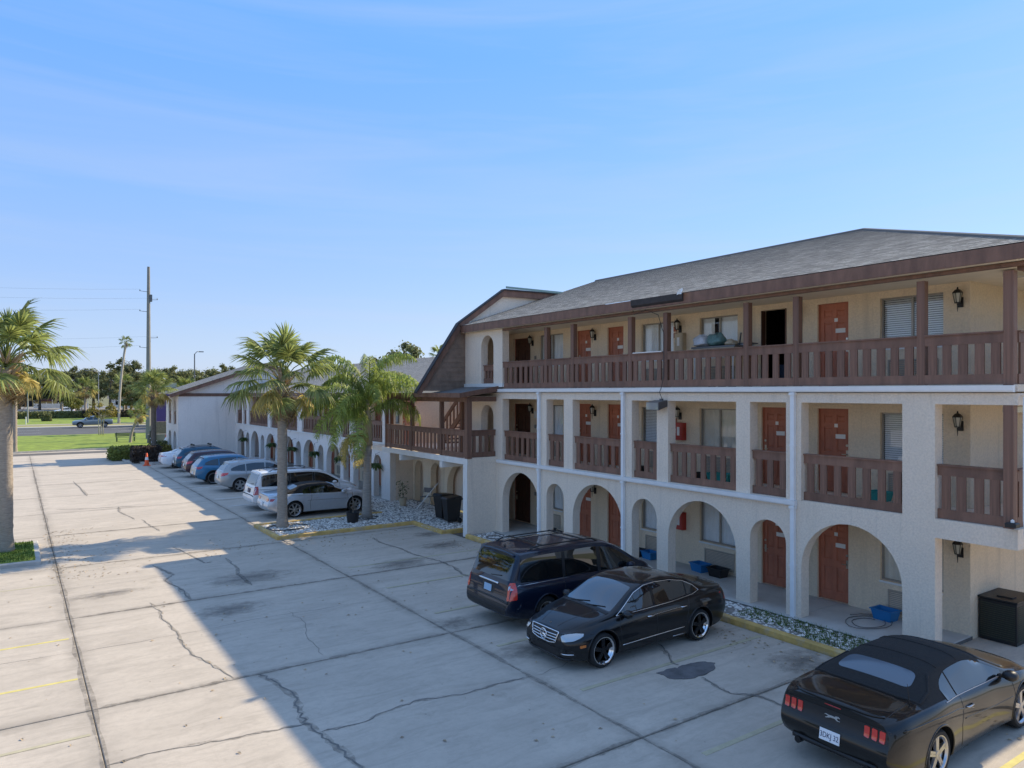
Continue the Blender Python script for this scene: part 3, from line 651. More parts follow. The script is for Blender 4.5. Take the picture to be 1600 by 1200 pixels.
roof_obj('roof', [((EX,25.3,EZ),(EX,EY,EZ),(RX,25.3,RZ),(RX,EY+RX-EX,RZ)), ((EX,EY,EZ),(29.38,EY,EZ),(RX,EY+RX-EX,RZ),(RX,EY+RX-EX+.01,RZ)),
                  ((29.38,EY,EZ),(29.38,25.3,EZ),(RX,EY+RX-EX,RZ),(RX,25.3,RZ))], M['shingle'], motel)
mb = MB(); mb.tube([(EX,EY,EZ+.01),(RX,EY+RX-EX,RZ+.01),(RX,25.3,RZ+.01)], .05, 6); mb.tube([(29.38,EY,EZ+.01),(RX,EY+RX-EX,RZ+.01)], .05, 6)
build(mb, 'ridge_cap', M['shingle'], motel)
mb = MB().box(EX-.05, EX, EY-.05, 25.06, 7.745, 8.02).box(EX+.002, 29.4, EY-.05, EY, 7.745, 8.02)
build(mb, 'fascia', M['wood'], motel)
build(MB().box(EX+.004, BX+.02, EY+.004, 25.18, 7.748, 7.765).box(BX+.022, 29.3, EY+.004, 7.205, 7.748, 7.765), 'soffit', M['soffit'], motel)
build(MB().box(EX+.20, EX+.32, EY+.15, 22.45, 7.66, 7.733).box(EX+.36, 29.2, EY+.32, EY+.46, 7.60, 7.733), 'eave_beam', M['wood'], motel)
# black remnant of gutter with a rag, on the fascia
build(MB().prism([(EX-.055,7.80),(EX-.11,7.86),(EX-.12,8.02),(EX-.055,8.04)], 'y', 13.35, 15.3), 'gutter_remnant', M['wooddk'], motel)
mb = MB(); r_ = random.Random(4)
mb.add([(EX-.18+r_.uniform(-.04,.04), 13.3+i*.05+r_.uniform(-.02,.02), 7.98+j*.05+r_.uniform(-.03,.03)) for j in range(4) for i in range(4)],
       [(j*4+i, j*4+i+1, j*4+i+5, j*4+i+4) for j in range(3) for i in range(3)])
tag(build(mb, 'white_rag', M['card'], fix=False), 'scrap of white cloth snagged on the roof edge', 'rag')
# --- timber posts and railings
unit = MB().box(-.5,.5,-.5,.5,0,1).mesh('timber', M['wood'])
unitd = MB().box(-.5,.5,-.5,.5,0,1).mesh('timber_slat', M['wood'])
def railing(root, x, y0, y1, z0, z1, pitch=.312, w=.165, axis='y', top=.22, bot=.19, th=.05, joined=False, label=None):
    """balustrade: wide cap board and kick board with flat slats between; each slat its own part"""
    P = (lambda t, q: (x+t, q)) if axis == 'y' else (lambda t, q: (q, x+t))
    def bx(mb, t0, t1, a, b, c, d):
        if axis == 'y': mb.box(x+t0, x+t1, a, b, c, d)
        else: mb.box(a, b, x+t0, x+t1, c, d)
    mb = MB(); bx(mb, -th/2, th/2, y0, y1, z1-top, z1-.032); bx(mb, -th/2-.03, th/2+.06, y0, y1, z1-.032, z1)
    rl = build(mb, 'railing', M['wood'], root); mb = MB(); bx(mb, -th/2, th/2, y0, y1, z0, z0+bot); build(mb, 'kick_board', M['wood'], rl, keep=False)
    if label: rl['label'] = label
    n = max(1, round((y1-y0)/pitch)); g = (y1-y0)/n
    if joined:
        mb = MB()
        for k in range(n): c = y0+g*(k+.5); bx(mb, -.02, .02, c-w/2, c+w/2, z0+bot-.02, z1-top+.02)
        o = build(mb, 'slats', M['wood'], rl, keep=False); o['kind'] = 'stuff'
    else:
        for k in range(n):
            c = y0+g*(k+.5)+rs.uniform(-.012, .012); px, py = P(.0, c)
            s = (.04, w*rs.uniform(.94, 1.05), z1-top-z0-bot+.04)
            if axis == 'x': s = (s[1], s[0], s[2])
            o = bpy.data.objects.new('slat', unitd); COL.objects.link(o); o.parent = rl; o.location = (px, py, z0+bot-.02); o.scale = s
    return rl
def post(root, x, y, z0, z1, w=.15):
    o = put('post', unit, root); o.location = (x, y, z0); o.scale = (w, w, z1-z0); return o
PX = FX+.10
PY = [22.40, 19.85, 18.42, 15.72, 14.30, 11.58, 10.18, 7.35, 5.78]
for q in PY[1:]: post(motel, PX, q, F2-.02, 7.60, .155 if q != 5.78 else .17)
for a, b in zip(PY[:-1], PY[1:]): railing(motel, PX-.05, b+.08, a-(.08 if a < 22 else -.08), F2+.01, 6.50, label=None)
railing(motel, 5.70, FX+.2, 28.9, F2+.01, 6.50, axis='x')
for a, b in OPEN: railing(motel, FX+.12, a+.005, b-.005, F1+.005, 3.93)
post(motel, PX, 5.78, F1-.01, 5.12, .17)
railing(motel, FX+.12, 5.88, 7.055, F1+.005, 3.93); railing(motel, 5.72, FX+.2, 28.9, F1+.005, 3.93, axis='x')
for x_ in (19.5, 24): post(motel, x_, 5.78, F2, 7.6); post(motel, x_, 5.78, F1, 5.12)
railing(motel, FX+.14, 23.105, 23.975, 5.71, 6.42, pitch=.24, w=.12)
# pale board on top of one rail
build(MB().box(FX+.0, FX+.14, 14.42, 15.58, 6.503, 6.53), 'rail_board', M['whitetrim'], motel)
# --- gutters and downpipes
for z, ya in ((5.36, 5.66), (2.71, 10.12)):
    g = build(MB().prism([(FX-.11,z+.03),(FX-.09,z),(FX-.003,z),(FX-.003,z+.125),(FX-.12,z+.125)], 'y', ya, 22.75), 'gutter', M['white'], motel)
for q in (20.14, 15.93, 10.20):
    dp = build(MB().bbox(FX-.095, FX-.004, q-.05, q+.05, 2.84, 5.355, .005).bbox(FX-.095, FX-.004, q-.05, q+.05, .10, 2.705, .005), 'downpipe', M['white'], motel)
    for (x_, w_, a_, b_) in ((.12,.07,2.64,2.70),(.12,.07,5.29,5.35),(.105,.06,1.3,1.34),(.105,.06,4.1,4.14)): build(MB().box(FX-x_, FX-.003, q-w_, q+w_, a_, b_), 'pipe_bracket', M['white'], dp, keep=False)
# --- doors
def door_mesh():
    mb = MB(); mb.box(.018, .05, -.5, .5, 0, 1)
    for a, b in ((-.5,-.36), (-.07,.07), (.36,.5)): mb.box(0, .018, a, b, 0, 1)
    for c, d in ((0,.10), (.40,.48), (.78,.83), (.93,1)):
        for a, b in ((-.36,-.07), (.07,.36)): mb.box(0, .018, a, b, c, d)
    for c, d in ((.10,.40), (.48,.78), (.83,.93)):
        for a, b in ((-.36,-.07), (.07,.36)):
            e, h = .035, .014
            mb.add([(.018,a+.02,c+h),(.018,b-.02,c+h),(.018,b-.02,d-h),(.018,a+.02,d-h),(.005,a+.02+e,c+2.2*h),(.005,b-.02-e,c+2.2*h),(.005,b-.02-e,d-2.2*h),(.005,a+.02+e,d-2.2*h)],
                   [(4,5,6,7),(0,1,5,4),(1,2,6,5),(2,3,7,6),(3,0,4,7)])
    return mb.mesh('panelled_door', M['door'])
DM = door_mesh()
hm = MB(); hm.box(-.012, 0, -.03, .03, -.10, .10); hm.tube([(-.01,0,0),(-.06,0,0),(-.062,.11,0)], .013, 8); hm.tube([(-.0,0,.22),(-.025,0,.22)], .03, 10)
HM = hm.mesh('door_handle', M['brass'], True, 40)
cm = MB().box(-.004, 0, -.13, .13, -.055, .055).mesh('door_card', M['card']); cn = MB().box(-.004, 0, -.045, .045, -.045, .045).mesh('room_number', M['card'])
def add_door(root, x, a, b, z, h=2.08, hs=-1, card=True, mesh=None, name='door'):
    o = put(name, mesh or DM, root); o.location = (x, (a+b)/2, z+.01); o.scale = (1, b-a-.04, h)
    w = b-a-.04
    child('handle', HM, o, (0, .43*hs, .46), scale=(1, 1/w*(-hs), 1/h))
    if card:
        child('door_card', cm, o, (-.001, -.20, .67), scale=(1, 1/w, 1/h)); child('room_number', cn, o, (-.001, -.05, .80), scale=(1, 1/w, 1/h))
    build(MB().box(x-.03, x+.06, a+.001, a+.02, z, z+h+.02).box(x-.03, x+.06, b-.02, b-.001, z, z+h+.02).box(x-.03, x+.06, a+.021, b-.021, z+h+.004, z+h+.02), 'door_frame', M['door'], o).matrix_parent_inverse = Matrix.LocRotScale(o.location, None, o.scale).inverted()
    return o
for fl, z in enumerate((F0, F1, F2)):
    for i, (a, b) in enumerate(DOORS):
        if fl == 2 and i == 2: continue
        add_door(motel, BX+.09, a, b, z, hs=(1 if i in (0, 2) else -1))
    dd = MB().box(0, .05, -.5, .5, 0, 1)
    o = add_door(motel, BX+.12, *DARKD, z, 2.03, 1, False, None)
    o.data = DM.copy(); o.data.materials[0] = M['doordk']; o['label'] = 'dark brown door at the stair end of the gallery'
# open doorway on the top floor, room in the dark behind it
a, b = DOORS[2]
mb = MB(); x0, x1, z0, z1 = BX+.205, BX+3.2, F2, F2+2.4
mb.quad((x0,a-1,z0),(x1,a-1,z0),(x1,b+1,z0),(x0,b+1,z0)); mb.quad((x0,a-1,z1),(x0,b+1,z1),(x1,b+1,z1),(x1,a-1,z1))
mb.quad((x0,a-1,z0),(x0,a-1,z1),(x1,a-1,z1),(x1,a-1,z0)); mb.quad((x0,b+1,z0),(x1,b+1,z0),(x1,b+1,z1),(x0,b+1,z1)); mb.quad((x1,a-1,z0),(x1,a-1,z1),(x1,b+1,z1),(x1,b+1,z0))
build(mb, 'open_room', M['dark'], motel, fix=False)
build(MB().box(BX-.03, BX+.15, b-.025, b-.002, F2, F2+2.09).box(BX-.03, BX+.15, a+.002, a+.025, F2, F2+2.09), 'door_frame', M['doordk'], motel)
build(MB().box(BX+.5, BX+.9, a+.32, b-.12, F2+.01, F2+.62), 'room_cabinet', mat('dark blue cabinet', (.03,.05,.09), .5), motel)
# --- windows with frame, two sashes, curtain or blind; grille below
def add_window(root, x, a, b, z0, z1, kind='curtain', off=.10, split=True):
    fr = MB(); t = .035; X0, X1 = x+off-.02, x+off+.03
    fr.box(X0, X1, a+.001, b-.001, z0, z0+t).box(X0, X1, a+.001, b-.001, z1-t, z1).box(X0, X1, a+.001, a+t, z0+t, z1-t).box(X0, X1, b-t, b-.001, z0+t, z1-t)
    m_ = (a+b)/2
    if split: fr.box(X0, X1, m_-.025, m_+.025, z0+t, z1-t)
    f = build(fr, 'window', M['alu'], root)
    for (c, d) in (((a+t, m_-.025), (m_+.025, b-t)) if split else ((a+t, b-t),)):
        build(MB().box(x+off+.002, x+off+.008, c, d, z0+t, z1-t), 'pane', M['glass'], f, keep=False)
    build(MB().box(x-.035, x+off-.021, a+.0, b-.0, z0-.05, z0-.003), 'sill', M['whitetrim'], f, keep=False)
    if kind == 'blind':
        bl = MB(); q = z0+.03
        while q < z1-.03:
            bl.add([(x+off+.045,a+.03,q),(x+off+.045,b-.03,q),(x+off+.075,b-.03,q+.04),(x+off+.075,a+.03,q+.04)], [(0,1,2,3)]); q += .05
        bl.quad((x+off+.085,a,z0),(x+off+.085,b,z0),(x+off+.085,b,z1),(x+off+.085,a,z1), 1)
        o = build(bl, 'blind', [M['blind'], M['dark']], f, keep=False, fix=False); o['kind'] = 'stuff'
    else:
        n = 40; vs = []
        for k in range(n+1):
            yy = a+(b-a)*k/n; xx = x+off+.06+.014*math.sin(k*1.35)+.006*math.sin(k*.47); vs += [(xx, yy, z0), (xx, yy, z1)]
        q_ = [(2*i, 2*i+2, 2*i+3, 2*i+1) for i in range(n)]
        if kind == 'gap': c0 = rs.randint(8, 26); q_ = q_[:c0]+q_[c0+rs.randint(3, 8):]
        build(MB().add(vs, q_), 'curtain', M['curtain2' if kind == 'cream' else 'curtain'], f, True, keep=False, fix=False)
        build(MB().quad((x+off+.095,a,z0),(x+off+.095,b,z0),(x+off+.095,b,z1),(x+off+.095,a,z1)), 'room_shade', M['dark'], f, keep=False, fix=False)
    return f
def add_grille(root, x, a, b, z0, z1):
    g = build(MB().box(x-.025, x+.02, a, b, z0, z0+.03).box(x-.025, x+.02, a, b, z1-.03, z1).box(x-.025, x+.02, a, a+.03, z0+.03, z1-.03).box(x-.025, x+.02, b-.03, b, z0+.03, z1-.03)
              .box(x+.003, x+.012, a+.03, b-.03, z0+.03, z1-.03, 1), 'air_conditioner_grille', [M['grille'], M['hull']], root)
    mb = MB(); q = z0+.045
    while q < z1-.05:
        mb.add([(x-.02,a+.03,q),(x-.02,b-.03,q),(x,b-.03,q+.028),(x,a+.03,q+.028)], [(0,1,2,3)]); q += .042
    o = build(mb, 'louvres', M['grille'], g, keep=False, fix=False); o['kind'] = 'stuff'
    return g
for fl, z in enumerate((F0, F1, F2)):
    for i, (a, b) in enumerate(WINS):
        add_window(motel, BX, a, b, *WZ[fl], kind='blind' if (i == 3 and fl) else ('curtain','gap','curtain','cream','curtain','blind','cream','curtain','gap')[(fl*4+i) % 9])
        if i: add_grille(motel, BX, a+.10, b-.2, z+.10, z+.62)
    if fl < 2: add_grille(motel, BX, 21.35, 22.4, z+.10, z+.62)
# --- porch and stairs between the two blocks
XP, YP0, YP1 = 13.80, 22.93, 30.10
mb = MB().box(XP, FX+.35, YP0+.30, 32.2, 2.70, 2.86).box(FX+.351, 19, 25.43, 32.2, 2.70, 2.86)
build(mb, 'porch_slab', M['stucco'], motel)
build(MB().box(XP-.03, XP-.002, YP0-.02, YP1+.3, 2.68, 2.90), 'porch_edge', M['whitetrim'], motel)
build(MB().box(XP-.02, FX-.002, YP0-.005, YP0+.28, .0, 2.695).box(XP, FX-.002, YP0-.005, YP0+.28, 2.70, 2.93), 'porch_wing_wall', M['stucco'], motel)
build(MB().box(XP-.028, XP-.021, YP0-.01, YP0+.29, .0, 2.675), 'corner_trim', M['whitetrim'], motel)
for q in (24.8, 28.4): build(MB().box(XP-.10, FX+1.2, q-.09, q+.09, 2.44, 2.675), 'joist', M['whitetrim'], motel)
pl = [(YP0+.08, 25.0), (25.0, 27.55), (27.55, 29.6), (29.6, YP1)]
for a, b in pl: railing(motel, XP+.03, a+.07, b-.07, 2.92, 3.95, pitch=.285, w=.13)
for q in (YP0+.06, 25.0, 27.55, 29.6, YP1-.02): post(motel, XP+.06, q, 2.9, 5.1, .14 if q > 23 else .20)
for q in (25.35, 27.1, ): post(motel, XP+1.2, q, 2.87, 5.1, .12)
railing(motel, YP0+.05, XP+.17, FX-.01, 2.935, 3.95, axis='x', pitch=.26, w=.13, label='darker railing on the short side of the porch')
build(MB().box(XP-.05, XP+.15, YP0-.05, YP1+.4, 5.0, 5.2).box(XP+.152, FX-.01, YP0-.04, YP0+.10, 5.02, 5.2), 'porch_beam', M['wood'], motel)
mb = MB(); mb.add([(XP-.45,YP0-.25,5.30),(XP-.45,32.4,5.30),(FX+.2,32.4,5.62),(FX+.2,YP0-.25,5.62),(XP-.45,YP0-.25,5.22),(XP-.45,32.4,5.22),(FX+.2,32.4,5.54),(FX+.2,YP0-.25,5.54)],
                  [(0,3,2,1),(4,5,6,7),(0,1,5,4),(1,2,6,5),(2,3,7,6),(3,0,4,7)])
build(mb, 'porch_roof', M['roofw'], motel)
build(MB().box(XP-.50, XP-.452, YP0-.27, 32.4, 5.17, 5.34).add([(XP-.45,YP0-.27,5.17),(FX-.055,YP0-.27,5.40),(FX-.055,YP0-.27,5.60),(XP-.45,YP0-.27,5.34),(XP-.45,YP0-.252,5.17),(FX-.055,YP0-.252,5.40),(FX-.055,YP0-.252,5.60),(XP-.45,YP0-.252,5.34)],
      [(0,1,2,3),(4,7,6,5),(0,4,5,1),(1,5,6,2),(2,6,7,3),(3,7,4,0)]), 'porch_fascia', M['wood'], motel)
build(MB().box(XP-.4, FX+.15, YP0+.2, 32.3, 5.205, 5.215), 'porch_ceiling', M['soffit'], motel)
# recessed wall with niches under the porch, doors above
RXW = 16.28
mb = MB(); NI = [(26.9,28.85,2.10),(29.4,30.45,2.05),(31.2,32.1,2.05)]
ys = [25.2]
for a, b, t in NI: mb.box(RXW, RXW+.3, ys[-1], a, 0, 2.69); span(mb, RXW, RXW+.3, a, b, t, 2.69); ys.append(b)
mb.box(RXW, RXW+.3, ys[-1], 32.3, 0, 2.69)
build(mb, 'niche_wall', M['stucco_in'], motel, fix=False)
build(MB().box(RXW+.45, RXW+.6, 25.2, 32.3, 0, 2.69), 'niche_back', M['stucco'], motel); build(MB().box(FX+.31, RXW-.003, 32.31, 32.5, 0, 2.65), 'porch_end_wall', M['stucco'], motel)
mb = MB(); holes_wall(mb, 18.2, 18.4, 25.43, 32.3, 2.86, 5.2, [(26.2,27.2,2.87,4.95),(30.2,31.1,2.87,4.95)])
build(mb, 'porch_room_wall', M['stucco_in'], motel, fix=False)
build(MB().box(15.5, 18.19, 31.9, 32.2, 2.87, 5.2), 'porch_side_wall', M['stucco_in'], motel)
add_door(motel, 18.28, 26.2, 27.2, 2.86, 2.05, 1, False)
o = add_door(motel, 18.28, 30.2, 31.1, 2.86, 2.05, 1, False); o.data = DM.copy(); o.data.materials[0] = M['doordk']
add_door(motel, 15.30, 30.55, 31.35, 2.87, 2.05, 1, False)
# stair flight rising to the top floor
st = thing('staircase', 'brown timber staircase climbing from the porch to the top gallery', 'staircase', (16.6, 28.6, 2.86))
def flight(x, name, thk=.07):
    y0, z0, y1, z1 = 28.9, 2.90, 25.5, 5.55
    build(MB().add([(x,y0,z0),(x,y1,z1),(x,y1,z1+.3),(x,y0,z0+.3),(x+thk,y0,z0),(x+thk,y1,z1),(x+thk,y1,z1+.3),(x+thk,y0,z0+.3)], [(0,1,2,3),(4,7,6,5),(0,4,5,1),(1,5,6,2),(2,6,7,3),(3,7,4,0)]), name, M['wood'], st)
    build(MB().add([(x,y0,z0+.95),(x,y1,z1+.95),(x,y1,z1+1.15),(x,y0,z0+1.15),(x+thk,y0,z0+.95),(x+thk,y1,z1+.95),(x+thk,y1,z1+1.15),(x+thk,y0,z0+1.15)], [(0,1,2,3),(4,7,6,5),(0,4,5,1),(1,5,6,2),(2,6,7,3),(3,7,4,0)]), 'handrail', M['wood'], st)
    for k in range(11):
        t = (k+.5)/11; yy = y0+(y1-y0)*t; zz = z0+(z1-z0)*t
        o = put('baluster', unitd, st); o.location = (x+.03, yy, zz+.28); o.scale = (.04, .09, .70)
flight(16.0, 'stringer'); flight(17.2, 'stringer')
for k in range(14):
    t = k/14; yy = 28.9-3.4*t; zz = 3.05+2.6*t
    build(MB().box(16.08, 17.19, yy-.26, yy, zz, zz+.05), 'tread', M['wood'], st)

# ================================================================== TWO STOREY WING
wing = thing('motel_wing', 'two storey pale stucco motel wing with a long row of arches behind the palms', 'building', (FX, 47, 0))
WY0, WY1 = 32.3, 62.1
mb = MB(); y = 33.3; wo = []
while y < 61.5:
    for w, t in ((.95, 2.24), (2.2, 2.44)):
        if y+w < 61.9: wo.append((y, y+w, t))
        y += w+.47
e = WY0
for a, b, t in wo:
    mb.box(FX, FX+.3, e, a, 0, 2.70); span(mb, FX, FX+.3, a, b, t, 2.70); e = b
mb.box(FX, FX+.3, e, WY1, 0, 2.70)
# upper floor: long railed bays between square piers, two small arches at the far end
bays = [(33.2,36.9), (37.5,38.7), (39.4,45.4), (46.3,52.2), (52.9,58.0)]; arch2 = [(58.7,59.6,4.9), (60.0,61.7,5.0)]
e = WY0
mb.box(FX, FX+.3, WY0, WY1, 2.701, 2.86); mb.box(FX, FX+.3, WY0, WY1, 5.06, 5.3)
for a, b in bays: mb.box(FX, FX+.3, e, a, 2.861, 5.059); e = b
for a, b, t in arch2: mb.box(FX, FX+.3, e, a, 2.861, 5.059); span(mb, FX, FX+.3, a, b, t, 5.059); e = b
mb.box(FX, FX+.3, e, WY1, 2.861, 5.059)
build(mb, 'wing_arcade', M['stucco_w'], wing, fix=False)
build(MB().box(FX-.05, FX-.002, WY0, WY1, 2.80, 2.88), 'wing_ledge', M['whitetrim'], wing)
for a, b in bays+[(p[0], p[1]) for p in arch2]: railing(wing, FX+.12, a+.01, b-.01, 2.87, 3.93, pitch=.29, w=.14, joined=True)
for q in (40.9, 42.4, 43.9, 48, 50, 54.5, 56.2): post(wing, FX+.15, q, 2.87, 5.06, .12)
build(MB().box(FX+.31, 17.0, WY0, WY1, 2.66, 2.86), 'wing_slab', M['stucco_w'], wing)
hs = []; q = 33.6; wd_, ww_ = [], []
while q < 60.5:
    for f in (.10, 2.86):
        hs.append((q, q+.85, f, f+2.1)); hs.append((q+1.35, q+2.75, f+.85, f+2.05))
    wd_.append(q); ww_.append(q+1.35); q += 4.1
    for f in (.10, 2.86): hs.append((q-1.05, q-.22, f, f+2.1))
    wd_.append(q-1.05)
mb = MB(); holes_wall(mb, 17.0, 17.2, WY0, WY1, 0, 5.3, hs); build(mb, 'wing_room_wall', M['stucco_in'], wing, fix=False)
for f in (.10, 2.86):
    for q in wd_: add_door(wing, 17.09, q, q+(.85 if (q-33.6) % 4.1 < .1 or (q-33.6) % 4.1 > 4.0 else .83), f, 2.06, 1, False)
    for q in ww_: add_window(wing, 17.0, q, q+1.4, f+.85, f+2.05); add_grille(wing, 17.0, q+.1, q+1.2, f+.12, f+.62)
# roof of the wing
roof_obj('roof', [((14.66,66,5.33),(14.66,31.6,5.33),(22.0,66,7.62),(22.0,31.6,7.62)), ((29.4,31.6,5.33),(29.4,66,5.33),(22.0,31.6,7.62),(22.0,66,7.62))], M['roofw'], wing)
build(MB().box(14.60, 14.66, 31.6, 62.0, 5.10, 5.32), 'wing_fascia', M['wood'], wing)
build(MB().box(14.665, 17.1, 31.7, 62.0, 5.10, 5.12), 'wing_soffit', M['soffit'], wing)
build(MB().prism([(15.3,5.2),(29.2,5.2),(22,7.45)], 'y', 31.75, 31.9), 'wing_gable', M['siding'], wing)
mb = MB(); rake(mb, [(14.6,5.32),(22,7.63)], .2, 31.55, 31.7); rake(mb, [(22,7.63),(29.4,5.32)], .2, 31.55, 31.7); build(mb, 'wing_rake', M['wood'], wing)
# gabled cross block closing the row
blk = thing('gabled_end_block', 'pale gabled block with a blank wall closing the far end', 'building', (14, 66, 0))
by = 62.1
mb = MB().box(10.7, 24.5, by, by+.25, 0, 5.05)
for a, b, t in ((62.9,64.1,4.9),): pass
for (a, b) in ((by+.251, 63.0), (64.2, 65.2), (66.4, 67.6)): mb.box(10.7, 10.95, a, b, 0, 5.05)
for a, b in ((63.0,64.2),(65.2,66.4)):
    span(mb, 10.7, 10.95, a, b, 2.25, 2.8); span(mb, 10.7, 10.95, a, b, 4.75, 5.05)
build(mb, 'block_wall', M['stucco_w'], blk, fix=False)
for a, b in ((63.0,64.2),(65.2,66.4)): railing(blk, 10.8, a+.01, b-.01, 2.81, 3.8, joined=True)
build(MB().box(12.2, 12.4, 62.4, 67.6, 0, 5), 'block_inner_wall', M['doordk'], blk)
build(MB().box(10.75, 24.5, by-.035, by-.002, 5.05, 5.30), 'block_beam', M['wood'], blk)
build(MB().prism([(10.8,5.302),(24.3,5.302),(17.5,7.55)], 'y', by+.05, by+.25), 'block_gable', M['stucco_w'], blk)
mb = MB(); rake(mb, [(10.0,5.20),(17.5,7.82)], .26, by-.45, by-.30); rake(mb, [(17.5,7.82),(25.0,5.20)], .26, by-.45, by-.30); build(mb, 'block_rake', M['wood'], blk)
roof_obj('roof', [((10.0,68.2,5.22),(10.0,by-.5,5.22),(17.5,68.2,7.85),(17.5,by-.5,7.85)), ((25.0,by-.5,5.22),(25.0,68.2,5.22),(17.5,by-.5,7.85),(17.5,68.2,7.85))], M['roofw'], blk)
build(MB().box(10.05, 10.69, by-.4, 68.1, 5.08, 5.10), 'block_soffit', M['wood'], blk)

# ================================================================== CARS
def pch(pts):
    """monotone cubic through (x, value) points"""
    pts = sorted(pts); xs = [p[0] for p in pts]; ys = [p[1] for p in pts]; n = len(xs)
    if n == 1: return lambda x: ys[0]
    h = [xs[i+1]-xs[i] for i in range(n-1)]; d = [(ys[i+1]-ys[i])/h[i] for i in range(n-1)]
    m = [d[0]]+[0 if d[i-1]*d[i] <= 0 else 2*d[i-1]*d[i]/(d[i-1]+d[i]) for i in range(1, n-1)]+[d[-1]]
    def f(x):
        if x <= xs[0]: return ys[0]
        if x >= xs[-1]: return ys[-1]
        i = max(k for k in range(n-1) if xs[k] <= x); t = (x-xs[i])/h[i]
        return (ys[i]*(2*t**3-3*t*t+1)+h[i]*m[i]*(t**3-2*t*t+t)+ys[i+1]*(-2*t**3+3*t*t)+h[i]*m[i+1]*(t**3-t*t))
    return f
def lin(pts):
    pts = sorted(pts)
    def f(x):
        if x <= pts[0][0]: return pts[0][1]
        for a, b in zip(pts[:-1], pts[1:]):
            if x <= b[0]: return a[1]+(b[1]-a[1])*(x-a[0])/(b[0]-a[0])
        return pts[-1][1]
    return f
def rnd(poly, r=.06, n=4):
    out = []; k = len(poly)
    for i in range(k):
        p0, p, p1 = (Vector(poly[i-1]).to_2d(), Vector(poly[i]).to_2d(), Vector(poly[(i+1) % k]).to_2d())
        rr = r if not isinstance(r, (list, tuple)) else r[i]
        if len(poly[i]) > 2: rr = poly[i][2]
        a = p+(p0-p).normalized()*min(rr, (p0-p).length*.45); b = p+(p1-p).normalized()*min(rr, (p1-p).length*.45)
        for j in range(n+1):
            t = j/n; out.append(tuple(a*(1-t)**2+p*2*t*(1-t)+b*t*t))
    return out
